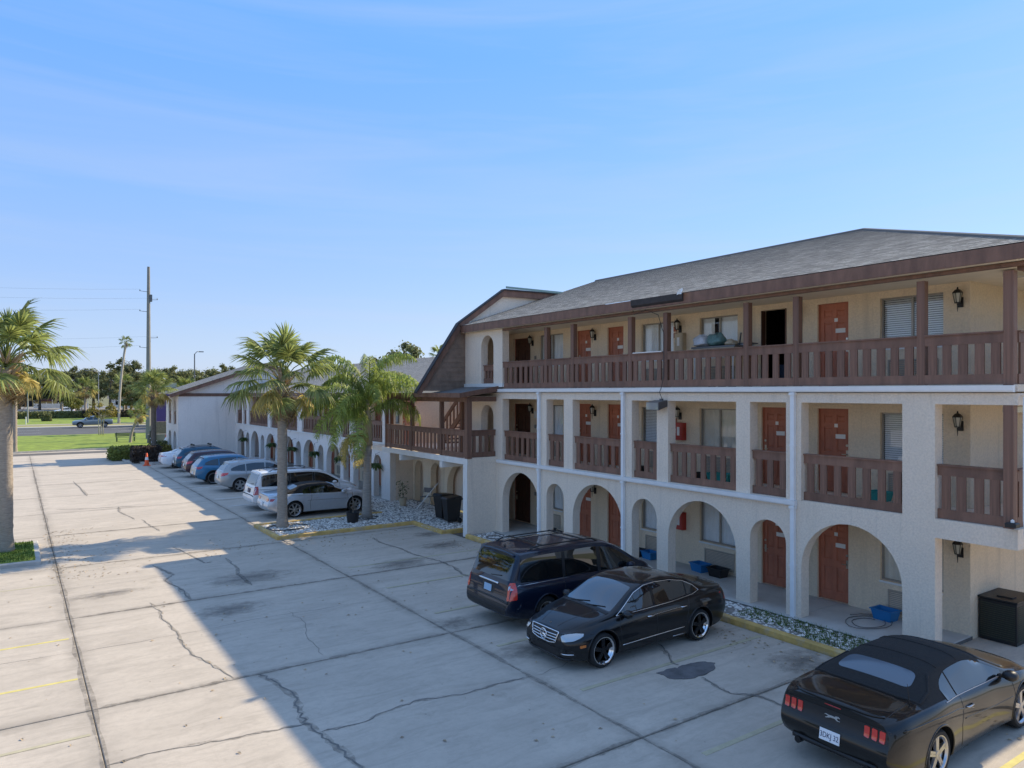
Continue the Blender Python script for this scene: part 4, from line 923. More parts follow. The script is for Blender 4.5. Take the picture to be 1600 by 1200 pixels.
class Car:
    def __init__(s, P, name, label, group, body_mat, cat='car'):
        s.P = P; s.root = thing(name, label, cat, (0, 0, 0), 0, group)
        s.fabric = P.get('fabric'); s.mats = [body_mat, M['hull'], M['fabric'], M['carglass']]
        s.body = s.make(); s.wheels()
    def make(s):
        P = s.P; zb, w, zs, zt, wt = (pch(P[k]) for k in ('zb', 'w', 'zs', 'zt', 'wt')); zr = pch(P['zr']) if 'zr' in P else (lambda x: zt(x)-.05)
        ws = pch(P['ws']) if 'ws' in P else (lambda x: w(x)-.05)
        xf, xr = lin(P['xf']), lin(P['xr']); XF, XR = max(p[1] for p in P['xf']), min(p[1] for p in P['xr'])
        fa, ra = XF-P.get('fz', .5), XR+P.get('rz', .45); cf, crr = P.get('cf', .30), P.get('cr', .22)
        T = [0, .2, .4, .56, .7, .82, .91, .97, 1.0]
        n = max(8, int((fa-ra)/.105)); st = [(XR, t, 'r') for t in reversed(T[1:])]+[(ra+(fa-ra)*k/n, 0, 'm') for k in range(n+1)]+[(XF, t, 'f') for t in T[1:]]
        verts = []; self_rows = []
        for (xe, t, z_) in st:
            if z_ == 'm': xn, q = xe, 1
            else:
                xa = fa if z_ == 'f' else ra; xn = xa+(xe-xa)*t; c = cf if z_ == 'f' else crr
                q = 1-c*(1-math.sqrt(max(0, 1-(t*.97)**2)))
            b, W, S, Tt, Rr = zb(xn), w(xn)*q, zs(xn), zt(xn), wt(xn)*q; Zr = min(zr(xn), Tt-.012); Wsh = ws(xn)*q
            S = min(S, Zr-.01); Rr = min(Rr, Wsh-.03); hgt = S-b
            gh = max(0, min(1, (Zr-S)/.25))
            sec = [(0, b), (W*.62, b), (W-.10, b+.005), (W-.025, b+.05), (W-.004, b+.16*min(1, hgt/.5)), (W+.012, b+hgt*.45), (W+.010, b+hgt*.70), (W*.5+Wsh*.5+.012, b+hgt*.90),
                   (Wsh, S), (Wsh-.028, S+.014), (Wsh*.62+Rr*.38-.010, S+(Zr-S)*.36+.004), (Wsh*.28+Rr*.72+.004, S+(Zr-S)*.72), (Rr, Zr), (Rr*.86, Zr+(Tt-Zr)*.52), (Rr*.5, Zr+(Tt-Zr)*.88), (0, Tt)]
            row = []
            for (yy, z) in sec:
                x = xn
                if z_ == 'f': x = fa+(xf(z)-fa)*t
                if z_ == 'r': x = ra+(xr(z)-ra)*t
                row.append((x, yy, z))
            self_rows.append(row)
        N = len(self_rows[0]); mb = MB(); idx = []
        for row in self_rows:
            r_ = []
            for k, p in enumerate(row):
                mb.v.append(p); r_.append(len(mb.v)-1)
            l_ = []
            for k, p in enumerate(row):
                if k in (0, N-1): l_.append(r_[k]); continue
                mb.v.append((p[0], -p[1], p[2])); l_.append(len(mb.v)-1)
            idx.append((r_, l_))
        fb = s.fabric
        for i in range(len(idx)-1):
            (a, al), (b, bl) = idx[i], idx[i+1]; xm = (self_rows[i][5][0]+self_rows[i+1][5][0])/2
            for k in range(N-1):
                m_ = 1 if k < 2 else 0
                if fb and k >= 9 and fb[0] < (self_rows[i][8][0]+self_rows[i+1][8][0])/2 < fb[1]: m_ = 2
                mb.f.append((a[k], b[k], b[k+1], a[k+1])); mb.m.append(m_)
                mb.f.append((al[k+1], bl[k+1], bl[k], al[k])); mb.m.append(m_)
        for end, rev in ((0, False), (len(idx)-1, True)):
            a, al = idx[end]
            for k in range(N-1):
                f = [a[k], a[k+1], al[k+1], al[k]]
                f = [v for i, v in enumerate(f) if v not in f[:i]]
                mb.f.append(tuple(f if rev else f[::-1])); mb.m.append(0)
        me = mb.mesh('body', s.mats)
        lv = {}                                        # firmer shoulder, roof and end edges
        for i, (r_, l_) in enumerate(idx):
            for k in range(N): lv[r_[k]] = (i, k); lv[l_[k]] = (i, k)
        at = me.attributes.new('crease_edge', 'FLOAT', 'EDGE')
        for e in me.edges:
            (i0, k0), (i1, k1) = lv[e.vertices[0]], lv[e.vertices[1]]; c = 0
            if k0 == k1 and i0 != i1: c = {8: .62, 9: .35, 12: .38, 3: .4}.get(k0, 0)
            elif i0 == i1 and i0 in (0, len(idx)-1) and 3 <= min(k0, k1): c = .45
            at.data[e.index].value = c
        o = put('body', me, s.root, False)
        # smooth, then cut the wheel arches
        mod = o.modifiers.new('s', 'SUBSURF'); mod.levels = 1; mod.render_levels = 1
        cb = MB(); ar = P['wr']+P.get('gap', .055)
        for xw in (P['wb']/2, -P['wb']/2):
            for sg in (1, -1):
                yo = P['tr']+.22; yi = P['tr']-.25
                cb.lathe([(ar, min(sg*yi, sg*yo)), (ar, max(sg*yi, sg*yo))], (xw, 0, P['wr']+.015), 36, 'y')
        cu = put('cut', cb.mesh('cut', M['hull']), s.root, False)
        bo = o.modifiers.new('b', 'BOOLEAN'); bo.operation = 'DIFFERENCE'; bo.object = cu; bo.solver = 'EXACT'
        bpy.context.view_layer.update(); dg = bpy.context.evaluated_depsgraph_get()
        nm = bpy.data.meshes.new_from_object(o.evaluated_get(dg), depsgraph=dg); o.modifiers.clear(); o.data = nm; bpy.data.objects.remove(cu)
        nm.name = 'body'
        for p in nm.polygons:
            p.use_smooth = True; c = p.center
            for xw in (P['wb']/2, -P['wb']/2):
                if math.hypot(c.x-xw, c.z-P['wr']-.015) < ar+.012 and abs(c.y) < P['tr']+.1:
                    rad = Vector((xw-c.x, 0, P['wr']+.015-c.z))
                    if abs(p.normal.y) > .9 and abs(abs(c.y)-(P['tr']-.25)) < .02: p.material_index = 1
                    elif rad.length > 1e-4 and p.normal.dot(rad.normalized()) > .7: p.material_index = 1
        nm.set_sharp_from_angle(angle=R(38))
        bm = bmesh.new(); bm.from_mesh(nm); s.bvh = BVHTree.FromBMesh(bm); bm.free()
        return o
    def hit(s, p, axis, sg):
        if axis == 'y': o, d = Vector((p[0], sg*4, p[1])), Vector((0, -sg, 0))
        elif axis == 'x': o, d = Vector((sg*7, p[0], p[1])), Vector((-sg, 0, 0))
        else: o, d = Vector((p[0], p[1], 5)), Vector((0, 0, -1))
        h = s.bvh.ray_cast(o, d)
        if h[0] is None:
            q = s.bvh.find_nearest(Vector((p[0], sg*s.P['hw'], p[1])) if axis == 'y' else Vector((sg*s.P['L']/2, p[0], p[1])) if axis == 'x' else Vector((p[0], p[1], s.P['H'])))
            return q[0].copy(), q[1].copy(), d
        return h[0], h[1], d
    def panel(s, name, poly, axis, sg, m, off=.006, depth=.02, grid=.07, parent=None, smooth=True, both=False, label=None):
        """a piece with its own outline laid on the bodywork, with real thickness"""
        if both:
            for q in (1, -1): r = s.panel(name, poly if axis == 'y' else [(q*a, b) for a, b in poly] if axis == 'x' else [(a, q*b) for a, b in poly], axis, q if axis == 'y' else sg, m, off, depth, grid, parent, smooth, label=label)
            return r
        P = [Vector(p).to_2d() for p in poly]; dn = []
        for a, b in zip(P, P[1:]+P[:1]):
            k = max(1, int((b-a).length/grid))
            dn += [a.lerp(b, i/k) for i in range(k)]
        lo = Vector((min(p.x for p in dn), min(p.y for p in dn))); hi = Vector((max(p.x for p in dn), max(p.y for p in dn))); nb = len(dn)
        def inside(q):
            c = False
            for a, b in zip(dn, dn[1:]+dn[:1]):
                if (a.y > q.y) != (b.y > q.y) and q.x < (b.x-a.x)*(q.y-a.y)/(b.y-a.y)+a.x: c = not c
            return c
        pts = list(dn); x = lo.x+grid*.5
        while x < hi.x:
            y = lo.y+grid*.5
            while y < hi.y:
                q = Vector((x, y))
                if inside(q) and min((q-d).length for d in dn) > grid*.4: pts.append(q)
                y += grid
            x += grid
        vs, _, fs, *_r = delaunay_2d_cdt(pts, [], [list(range(nb))], 1, 1e-5)
        mb = MB(); base = []
        for v in vs:
            h, n, d = s.hit(v, axis, sg); base.append(h-d*off); mb.v.append(tuple(h-d*off))
        from collections import Counter
        ec = Counter()
        for f in fs:
            mb.f.append(tuple(f)); mb.m.append(0)
            for a, b in zip(f, f[1:]+f[:1]): ec[(a, b)] += 1
        low = {}
        def lower(i):
            if i not in low: h = base[i]+d*depth; mb.v.append(tuple(h)); low[i] = len(mb.v)-1
            return low[i]
        for (a, b) in list(ec):
            if (b, a) not in ec: mb.f.append((b, a, lower(a), lower(b))); mb.m.append(0)
        o = build(mb, name, m, parent or s.root, smooth, 50, keep=False)
        if label: o['label'] = label
        return o
    def trim(s, name, pts, axis, sg, m, r=.007, off=.002, parent=None, closed=False, both=False, step=.06):
        if both:
            for q in (1, -1): s.trim(name, pts if axis == 'y' else [(q*a, b) for a, b in pts] if axis == 'x' else [(a, q*b) for a, b in pts], axis, q if axis == 'y' else sg, m, r, off, parent, closed)
            return
        P = [Vector(p).to_2d() for p in pts]+([Vector(pts[0]).to_2d()] if closed else []); out = []
        for a, b in zip(P[:-1], P[1:]):
            k = max(1, int((b-a).length/step)); out += [a.lerp(b, i/k) for i in range(k)]
        out.append(P[-1]); mb = MB(); q = []
        for p in out: h, n, d = s.hit(p, axis, sg); q.append(h-d*off)
        mb.tube(q, r, 6); return build(mb, name, m, parent or s.root, True, keep=False)
    def wheels(s):
        P = s.P; r, wd = P['wr'], P.get('tw', .23); rim = P.get('rim', r*.69)
        t = MB(); t.lathe([(rim-.005,-wd/2+.02),(rim+.01,-wd/2),(r-.03,-wd/2),(r-.008,-wd/2+.025),(r,-wd/2+.06),(r,wd/2-.06),(r-.008,wd/2-.025),(r-.03,wd/2),(rim+.01,wd/2),(rim-.005,wd/2-.02)], n=36, axis='y', cap=False)
        tm = t.mesh('tyre', M['rubber'], True, 40)
        q = MB(); lip = 1 if P.get('lip') else 0
        q.lathe([(rim-.03,wd/2-.035),(rim-.012,wd/2-.008),(rim+.004,wd/2-.004),(rim+.004,wd/2-.06),(rim-.04,wd/2-.10)], n=36, axis='y', m=lip, cap=False)
        q.lathe([(rim,-.02),(0,-.02)], n=24, axis='y', m=2)
        q.lathe([(rim*.22,wd/2-.045),(rim*.2,wd/2-.018),(0,wd/2-.014)], n=16, axis='y', m=0)
        ns, tw = P.get('spokes', 5), P.get('twin', False)
        for k in range(ns):
            for dl in ((-.13, .13) if tw else (0,)):
                a = 2*PI*(k+.25)/ns; c, si = math.cos(a), math.sin(a); wd2 = (.022 if tw else P.get('sw', .045)); o_ = dl*rim*.55
                def pt(rad, tt, yy, oo): return (c*rad-si*(tt+oo), yy, si*rad+c*(tt+oo))
                o1 = o_*1.25; o0 = o_*.7
                yf, yb = wd/2-.022, wd/2-.06
                vs = [pt(rim*.16,-wd2*.9,yf,o0),pt(rim*.16,wd2*.9,yf,o0),pt(rim-.015,wd2*.75,yf-.002,o1),pt(rim-.015,-wd2*.75,yf-.002,o1),pt(rim*.16,-wd2*1.2,yb,o0),pt(rim*.16,wd2*1.2,yb,o0),pt(rim-.015,wd2,yb,o1),pt(rim-.015,-wd2,yb,o1)]
                q.add(vs, [(0,1,2,3),(0,4,5,1),(1,5,6,2),(2,6,7,3),(3,7,4,0)], 0)
        rm = q.mesh('rim', [P.get('rimmat', M['alloy']), P.get('lip') or M['alloy'], M['hull']], True, 30)
        for xw in (P['wb']/2, -P['wb']/2):
            for sg in (1, -1):
                e = bpy.data.objects.new('wheel', tm); COL.objects.link(e); e.parent = s.root; e.location = (xw, sg*(P['tr']-wd/2+.075), r); e.rotation_euler = (0, 0, 0 if sg > 0 else PI)
                child('rim', rm, e)
                ar = r+P.get('gap', .055); pts = []
                for k in range(-4, 41):
                    a = PI*k/36; pts.append((xw+ar*math.cos(a), r+.015+ar*math.sin(a)))
                if P.get('clad'): s.trim('wheel_arch', pts, 'y', sg, M['hull'], .035, -.012)
                else: s.trim('wheel_arch', pts, 'y', sg, s.mats[0], .016, -.006)
    def sidewin(s, polys, trimm=None, m=None):
        for q in polys:
            s.panel('side_window', q, 'y', 1, m or M['carglass'], .004, .02, .08, both=True)
    def seams(s, lines, r=.0075):
        for ln in lines: s.trim('panel_gap', ln, 'y', 1, M['hull'], r, -.0025, both=True)
    def mirror(s, x, z, m=None):
        for sg in (1, -1):
            h, n, d = s.hit((x, z-.02), 'y', sg); mb = MB(); y = h.y
            pr = [(.0, .0), (.05, .02), (.085, .06), (.095, .12), (.085, .17), (.05, .205), (0, .21)]
            vs = []
            for (rr, dd) in pr:
                for k in range(10):
                    a = 2*PI*k/10; vs.append((x-.01+rr*1.0*math.cos(a)+(.03 if math.cos(a) > 0 else 0)*(rr > .01), y+sg*(.03+dd), z+.035+rr*.82*math.sin(a)))
            mb.add(vs, [(i*10+k, i*10+(k+1) % 10, (i+1)*10+(k+1) % 10, (i+1)*10+k) for i in range(len(pr)-1) for k in range(10)])
            mr = build(mb, 'door_mirror', m or s.mats[0], s.root, True, keep=False)
            build(MB().box(x-.03, x+.03, min(y-sg*.03, y+sg*.08), max(y-sg*.03, y+sg*.08), z-.02, z+.02), 'mirror_stalk', M['hull'], mr, keep=False)
    def handle(s, x, z, m):
        for sg in (1, -1):
            h, n, d = s.hit((x, z), 'y', sg)
            build(MB().tube([h+Vector((-.09,-sg*.01,0)), h+Vector((-.075,sg*.025,0)), h+Vector((.075,sg*.025,0)), h+Vector((.09,-sg*.01,0))], .014, 8), 'door_handle', m, s.root, True, keep=False)
    def rearplate(s, z, m='plate', y=0, sg=-1, text=None, w=.30, h=.155):
        p, n, d = s.hit((y, z), 'x', sg); x = p.x+sg*.006
        o = build(MB().bbox(-w/2, w/2, -h/2, h/2, -.008, .006, .003), 'number_plate', M[m], s.root, keep=False)
        nn = Vector((n.x, 0, n.z)).normalized(); tilt = math.asin(max(-.6, min(.6, nn.z)))
        o.location = (x+sg*.012, y, z); o.rotation_euler = (PI/2-tilt, 0, -PI/2 if sg < 0 else PI/2)
        if text:
            cu = bpy.data.curves.new('t', 'FONT'); cu.body = text; cu.size = .105; cu.align_x = 'CENTER'; cu.align_y = 'CENTER'; cu.extrude = .001
            to = bpy.data.objects.new('t', cu); COL.objects.link(to); bpy.context.view_layer.update(); dg = bpy.context.evaluated_depsgraph_get()
            me = bpy.data.meshes.new_from_object(to.evaluated_get(dg), depsgraph=dg); bpy.data.objects.remove(to); me.materials.clear(); me.materials.append(M['ink'])
            t = bpy.data.objects.new('plate_lettering', me); COL.objects.link(t); t.parent = o; t.location = (0, -.004, .008); t.scale = (.78, 1.0, 1)
        return o
    def place(s, x, y, rz=0): s.root.location = (x, y, 0.0); s.root.rotation_euler = (0, 0, rz); bpy.context.view_layer.update()
GP = 'cars parked in front of the motel'
def shift(pts, k=1.0): return pts
# ---- black four-door saloon, nose out
SED = dict(L=4.58, H=1.44, hw=.89, wb=2.76, wr=.335, tr=.80, tw=.235, rim=.262,
 zb=[(-2.42,.34),(-2.1,.24),(-1.7,.19),(1.7,.17),(2.0,.19),(2.18,.22)], w=[(-2.42,.84),(-1.5,.885),(0,.875),(1.3,.888),(2.18,.84)],
 zs=[(-2.42,.97),(-1.6,.99),(-.5,.955),(.9,.90),(1.4,.84),(1.8,.775),(2.18,.69)], ws=[(-2.42,.74),(-1.5,.80),(0,.825),(1.0,.82),(1.5,.79),(2.18,.72)],
 zt=[(-2.42,1.06),(-2.1,1.10),(-1.80,1.12),(-1.64,1.15),(-1.2,1.345),(-.85,1.43),(-.35,1.465),(.05,1.455),(.36,1.39),(1.08,1.02),(1.22,.98),(1.7,.905),(2.0,.83),(2.18,.75)],
 zr=[(-2.42,1.02),(-1.80,1.08),(-1.64,1.105),(-1.2,1.295),(-.85,1.385),(-.35,1.42),(.05,1.41),(.36,1.345),(1.08,.98),(1.22,.945),(1.7,.86),(2.18,.71)],
 wt=[(-2.42,.70),(-1.8,.74),(-1.4,.69),(-.9,.63),(0,.625),(.35,.635),(1.1,.765),(1.5,.73),(2.18,.58)],
 xf=[(.15,2.10),(.35,2.17),(.55,2.18),(.70,2.14),(.80,2.08)], xr=[(.3,-2.36),(.55,-2.42),(.85,-2.38),(1.05,-2.34)], fz=.62, rz=.5, cf=.36, cr=.24)
blackp = paint('black car paint', (.0065, .0065, .0075))
c = Car(dict(SED, spokes=5, twin=True, rimmat=M['alloydk'], lip=M['chrome']), 'saloon_car', 'black four door saloon parked nose out with a silver star on its grille', GP, blackp)
DLO = [(1.0,.925),(.45,.935),(-.55,.965),(-1.22,1.01),(-1.44,1.065),(-1.28,1.19),(-1.02,1.305),(-.65,1.375),(-.2,1.392),(.12,1.37),(.42,1.27)]
up = pch([(-1.45,1.08),(-1.28,1.19),(-1.02,1.30),(-.65,1.368),(-.2,1.385),(.12,1.362),(.42,1.26),(1.0,.94)]); dn_ = lin([(-1.42,1.06),(-1.2,1.03),(-.5,.975),(.45,.945),(1.0,.93)])
def dlo(a, b, n=9, u=None, d=None, ins=.012):
    u = u or up; d = d or dn_
    return [(a+(b-a)*k/n, d(a+(b-a)*k/n)+ins) for k in range(n+1)]+[(b+(a-b)*k/n, u(b+(a-b)*k/n)-ins) for k in range(n+1)]
c.sidewin([dlo(-.02,.93), dlo(-1.02,-.10), dlo(-1.36,-1.06,4)])
c.trim('window_trim', DLO, 'y', 1, M['chrome'], .0085, .004, closed=True, both=True)
c.panel('windscreen', rnd([(1.09,-.69),(1.09,.69),(.40,.575),(.36,0),(.40,-.575)], .05), 'z', 1, M['windscreen'], .004, .02, .09)
c.panel('rear_window', rnd([(-1.16,-.54),(-1.16,.54),(-1.62,.64),(-1.62,-.64)], .05), 'z', 1, M['carglass'], .004, .02, .09)
c.panel('bonnet_scuttle', [(1.19,-.70),(1.19,.70),(1.12,.70),(1.12,-.70)], 'z', 1, M['hull'], .008, .02)
for a in (.05, -.42):
    c.trim('wiper', [(1.14, a), (1.02, a+.45)], 'z', 1, M['hull'], .009, .012)
c.trim('bonnet_gap', [(1.2,.70),(1.6,.66),(1.95,.55),(2.06,.40)], 'z', 1, M['hull'], .005, -.002, both=True)
c.trim('bonnet_crease', [(1.18,.42),(1.6,.36),(2.04,.24)], 'z', 1, blackp, .012, -.008, both=True)
g = c.panel('grille', rnd([(-.42,.715),(.42,.715),(.36,.515),(.18,.475),(-.18,.475),(-.36,.515)], .03), 'x', 1, M['hull'], .006, .03)
c.trim('grille_surround', rnd([(-.42,.715),(.42,.715),(.36,.515),(.18,.475),(-.18,.475),(-.36,.515)], .03), 'x', 1, M['chrome'], .013, .012, g, closed=True)
for z in (.555, .605, .655): c.trim('grille_bar', [(-.38+.0*(z>.6),z),(-.13,z-.012),(.13,z-.012),(.38,z)], 'x', 1, M['chrome'], .0125, .016, g)
p, n, d = c.hit((0, .595), 'x', 1)
mb = MB(); ring = [(p.x+.035, .098*math.cos(2*PI*k/28), .60+.098*math.sin(2*PI*k/28)) for k in range(29)]; mb.tube(ring, .0095, 8, False)
for a in (90, 210, 330):
    mb.tube([(p.x+.035, 0, .60), (p.x+.035, .095*math.cos(R(a)), .60+.095*math.sin(R(a)))], [.017, .005], 6)
build(mb, 'star_emblem', M['chrome'], g, True, 40, keep=False)
p, n, d = c.hit((2.02, 0), 'z', 1); build(MB().lathe([(.022,0),(.022,.008),(0,.010)], (2.02, 0, p.z), 12), 'bonnet_badge', M['chrome'], c.root, keep=False)
hl = c.panel('headlight', rnd([(.47,.665),(.60,.725),(.775,.735),(.80,.665),(.74,.60),(.55,.565)], .03), 'x', 1, M['lens'], .008, .03, .05, both=True)
c.trim('headlight_rim', rnd([(.47,.665),(.60,.725),(.775,.735),(.80,.665),(.74,.60),(.55,.565)], .03), 'x', 1, M['hull'], .007, .006, closed=True, both=True)
c.panel('lower_intake', rnd([(-.42,.40),(.42,.40),(.46,.26),(-.46,.26)], .03), 'x', 1, M['hull'], .006, .02)
c.panel('side_intake', rnd([(.50,.41),(.74,.43),(.76,.30),(.52,.27)], .03), 'x', 1, M['hull'], .006, .02, both=True)
c.trim('running_light', [(.52,.335),(.74,.35)], 'x', 1, M['chrome'], .012, .012, both=True)
c.panel('amber_marker', rnd([(1.94,.515),(1.82,.53),(1.82,.48),(1.93,.465)], .01), 'y', 1, M['amber'], .005, .02, both=True)
c.trim('front_lip', [(-.66,.235),(-.3,.215),(.3,.215),(.66,.235)], 'x', 1, M['hull'], .022, .02)
c.seams([[(.92,.89),(.97,.75),(.93,.45),(.90,.30)], [(-.06,.95),(-.07,.6),(-.08,.30)], [(-1.06,.98),(-1.0,.72),(-.93,.55),(-.93,.30)], [(-.9,.225),(.9,.205)]])
c.trim('waist_crease', [(1.7,.70),(.8,.755),(-.4,.80),(-1.6,.865)], 'y', 1, blackp, .013, -.009, both=True)
c.trim('side_strip', [(-.88,.40),(.90,.36)], 'y', 1, M['chrome'], .010, .003, both=True)
c.trim('sill_glint', [(-.90,.255),(-.55,.25)], 'y', 1, M['alloy'], .012, .004, both=True)
c.handle(.12, .80, M['chrome']); c.handle(-.86, .83, M['chrome'])
c.trim('handle_strip', [(-.86,.83),(.12,.80)], 'y', 1, M['chrome'], .004, .001, both=True)
c.mirror(.82, .93)
c.panel('tail_light', rnd([(.50,.90),(.80,.93),(.80,.74),(.52,.76)], .03), 'x', -1, M['red'], .006, .03, both=True); c.rearplate(.72)
c.place(10.82, 11.42, PI)
saloon = c
# ---- dark blue people carrier
VAN = dict(L=5.14, H=1.75, hw=.99, wb=3.08, wr=.345, tr=.875, tw=.23, rim=.225,
 zb=[(-2.67,.36),(-2.3,.26),(-1.9,.21),(1.9,.20),(2.2,.22),(2.47,.26)], w=[(-2.67,.955),(-1.6,.985),(0,.98),(1.5,.98),(2.47,.90)],
 zs=[(-2.67,1.03),(-1,1.0),(.6,.985),(1.4,.97),(2.0,.88),(2.47,.74)], ws=[(-2.67,.90),(0,.93),(1.2,.91),(2.0,.86),(2.47,.76)],
 zt=[(-2.67,1.68),(-2.3,1.725),(-1.5,1.765),(-.3,1.77),(.35,1.735),(.75,1.62),(1.2,1.39),(1.62,1.165),(1.85,1.10),(2.2,1.0),(2.47,.84)],
 zr=[(-2.67,1.62),(-2.3,1.68),(-1.5,1.72),(-.3,1.725),(.35,1.69),(.75,1.575),(1.2,1.34),(1.62,1.10),(1.85,1.04),(2.47,.80)],
 wt=[(-2.67,.80),(-1.5,.815),(.2,.80),(.8,.79),(1.3,.81),(1.7,.84),(2.47,.62)],
 xf=[(.2,2.40),(.5,2.47),(.75,2.42),(.9,2.34)], xr=[(.3,-2.62),(.5,-2.67),(.62,-2.665),(.70,-2.60),(1.05,-2.555),(1.35,-2.44),(1.70,-2.25)], fz=.7, rz=.42, cf=.34, cr=.13, spokes=5, sw=.05)
vup = pch([(-2.45,1.26),(-2.32,1.50),(-2.12,1.60),(-1.5,1.64),(-.3,1.65),(.3,1.615),(.72,1.505),(1.15,1.28),(1.5,1.08)]); vdn = lin([(-2.4,1.07),(-1,1.045),(.6,1.03),(1.5,1.02)])
def van(name, label, pm, roofrail=True, lampm='red', grp=GP, tint=None):
    c = Car(VAN, name, label, grp, pm)
    c.sidewin([dlo(-2.26,-1.02,12,vup,vdn), dlo(-.93,.10,10,vup,vdn), dlo(.22,1.36,10,vup,vdn)])
    c.panel('pillar_trim', dlo(-1.015,-.935,2,vup,vdn), 'y', 1, M['hull'], .0035, .02, both=True); c.panel('pillar_trim', dlo(.105,.215,2,vup,vdn), 'y', 1, M['hull'], .0035, .02, both=True)
    c.panel('windscreen', rnd([(1.62,-.74),(1.62,.74),(.62,.64),(.60,-.64)], .06), 'z', 1, M['windscreen'], .004, .02, .1)
    c.panel('rear_window', rnd([(-.80,1.13),(.80,1.13),(.72,1.60),(-.72,1.60)], .06), 'x', -1, M['carglass'], .005, .03, .09)
    c.trim('roof_spoiler', [(-.66,1.645),(-.3,1.67),(.3,1.67),(.66,1.645)], 'x', -1, pm, .028, .02)
    c.trim('wiper', [(-.05,1.15),(-.45,1.20)], 'x', -1, M['hull'], .012, .015)
    t = c.trim('tailgate_bar', [(-.40,1.02),(.40,1.02)], 'x', -1, M['chrome'], .026, .008); c.panel('plate_recess', rnd([(-.26,.96),(.26,.96),(.24,.76),(-.24,.76)], .03), 'x', -1, M['hull'], .002, .02)
    for sg in (1, -1):
        q = [(sg*.80,1.10),(sg*.915,1.10),(sg*.93,.72),(sg*.80,.72)]
        l = c.panel('tail_light', rnd(q, .03), 'x', -1, M[lampm], .012, .04, .05); c.panel('reverse_lamp', rnd([(sg*.815,1.035),(sg*.90,1.035),(sg*.90,.95),(sg*.815,.95)], .015), 'x', -1, M['lens'], .018, .02, .05, parent=l)
        c.panel('tail_light_side', rnd([(-2.555,1.10),(-2.40,1.09),(-2.42,.74),(-2.60,.73)], .03), 'y', sg, M[lampm], .006, .03, .05)
    c.trim('bumper_step', [(-.86,.66),(-.5,.685),(.5,.685),(.86,.66)], 'x', -1, M['hull'], .022, .0)
    c.panel('bumper_pad', rnd([(-.84,.60),(.84,.60),(.80,.40),(-.80,.40)], .05), 'x', -1, M['hull'] if lampm == 'redhi' else pm, .004, .02)
    c.trim('tailgate_gap', rnd([(-.79,1.60),(.79,1.60),(.79,.70),(-.79,.70)], .06), 'x', -1, M['hull'], .005, -.002, closed=True)
    c.seams([[(1.42,1.02),(1.40,.6),(1.36,.28)], [(.16,1.06),(.15,.6),(.15,.27)], [(-1.0,1.07),(-1.0,.75),(-1.0,.27)], [(-2.38,.955),(-1.0,.955)], [(-1.9,.245),(1.5,.23)]])
    c.trim('waist_crease', [(1.6,.86),(.2,.90),(-2.3,.93)], 'y', 1, pm, .014, -.010, both=True)
    c.handle(.30, .90, pm); c.handle(-.02, .91, pm); c.mirror(1.12, 1.06)
    if roofrail:
        for sg in (1, -1):
            q = []
            for k in range(12):
                x = -1.9+2.2*k/11; h, n, d = c.hit((x, sg*.66), 'z', 1); q.append((x, sg*.66, h.z+(.055 if 0 < k < 11 else -.01)))
            build(MB().tube(q, .017, 6), 'roof_rail', M['hull'], c.root, True, keep=False)
        for x in (-1.5, -.2):
            h, n, d = c.hit((x, 0), 'z', 1); build(MB().box(x-.025, x+.025, -.66, .66, h.z+.035, h.z+.06), 'roof_bar', M['hull'], c.root, keep=False)
    c.panel('headlight', rnd([(.52,.88),(.80,.93),(.82,.78),(.55,.74)], .03), 'x', 1, M['lens'], .006, .03, both=True); c.panel('grille', rnd([(-.42,.86),(.42,.86),(.38,.68),(-.38,.68)], .03), 'x', 1, M['hull'], .006, .03)
    h, n, d = c.hit((-2.1, 0), 'z', 1); build(MB().lathe([(.03,-.02),(.02,.04),(0,.05)], (-2.1, 0, h.z), 10), 'aerial', M['hull'], c.root, True, keep=False)
    return c
c = van('minivan', 'dark blue minivan parked nose in beside the black saloon', paint('dark blue car paint', (.006, .012, .028), .2), True, 'redhi'); c.rearplate(.86, 'plateb'); c.root.scale = (.955, 1, 1); c.place(11.52, 14.12)
c = van('minivan', 'white minivan with roof rails behind the silver convertible', paint('white car paint', (.74, .75, .76), 0)); c.rearplate(.86, 'ink'); c.place(11.5, 34.3)
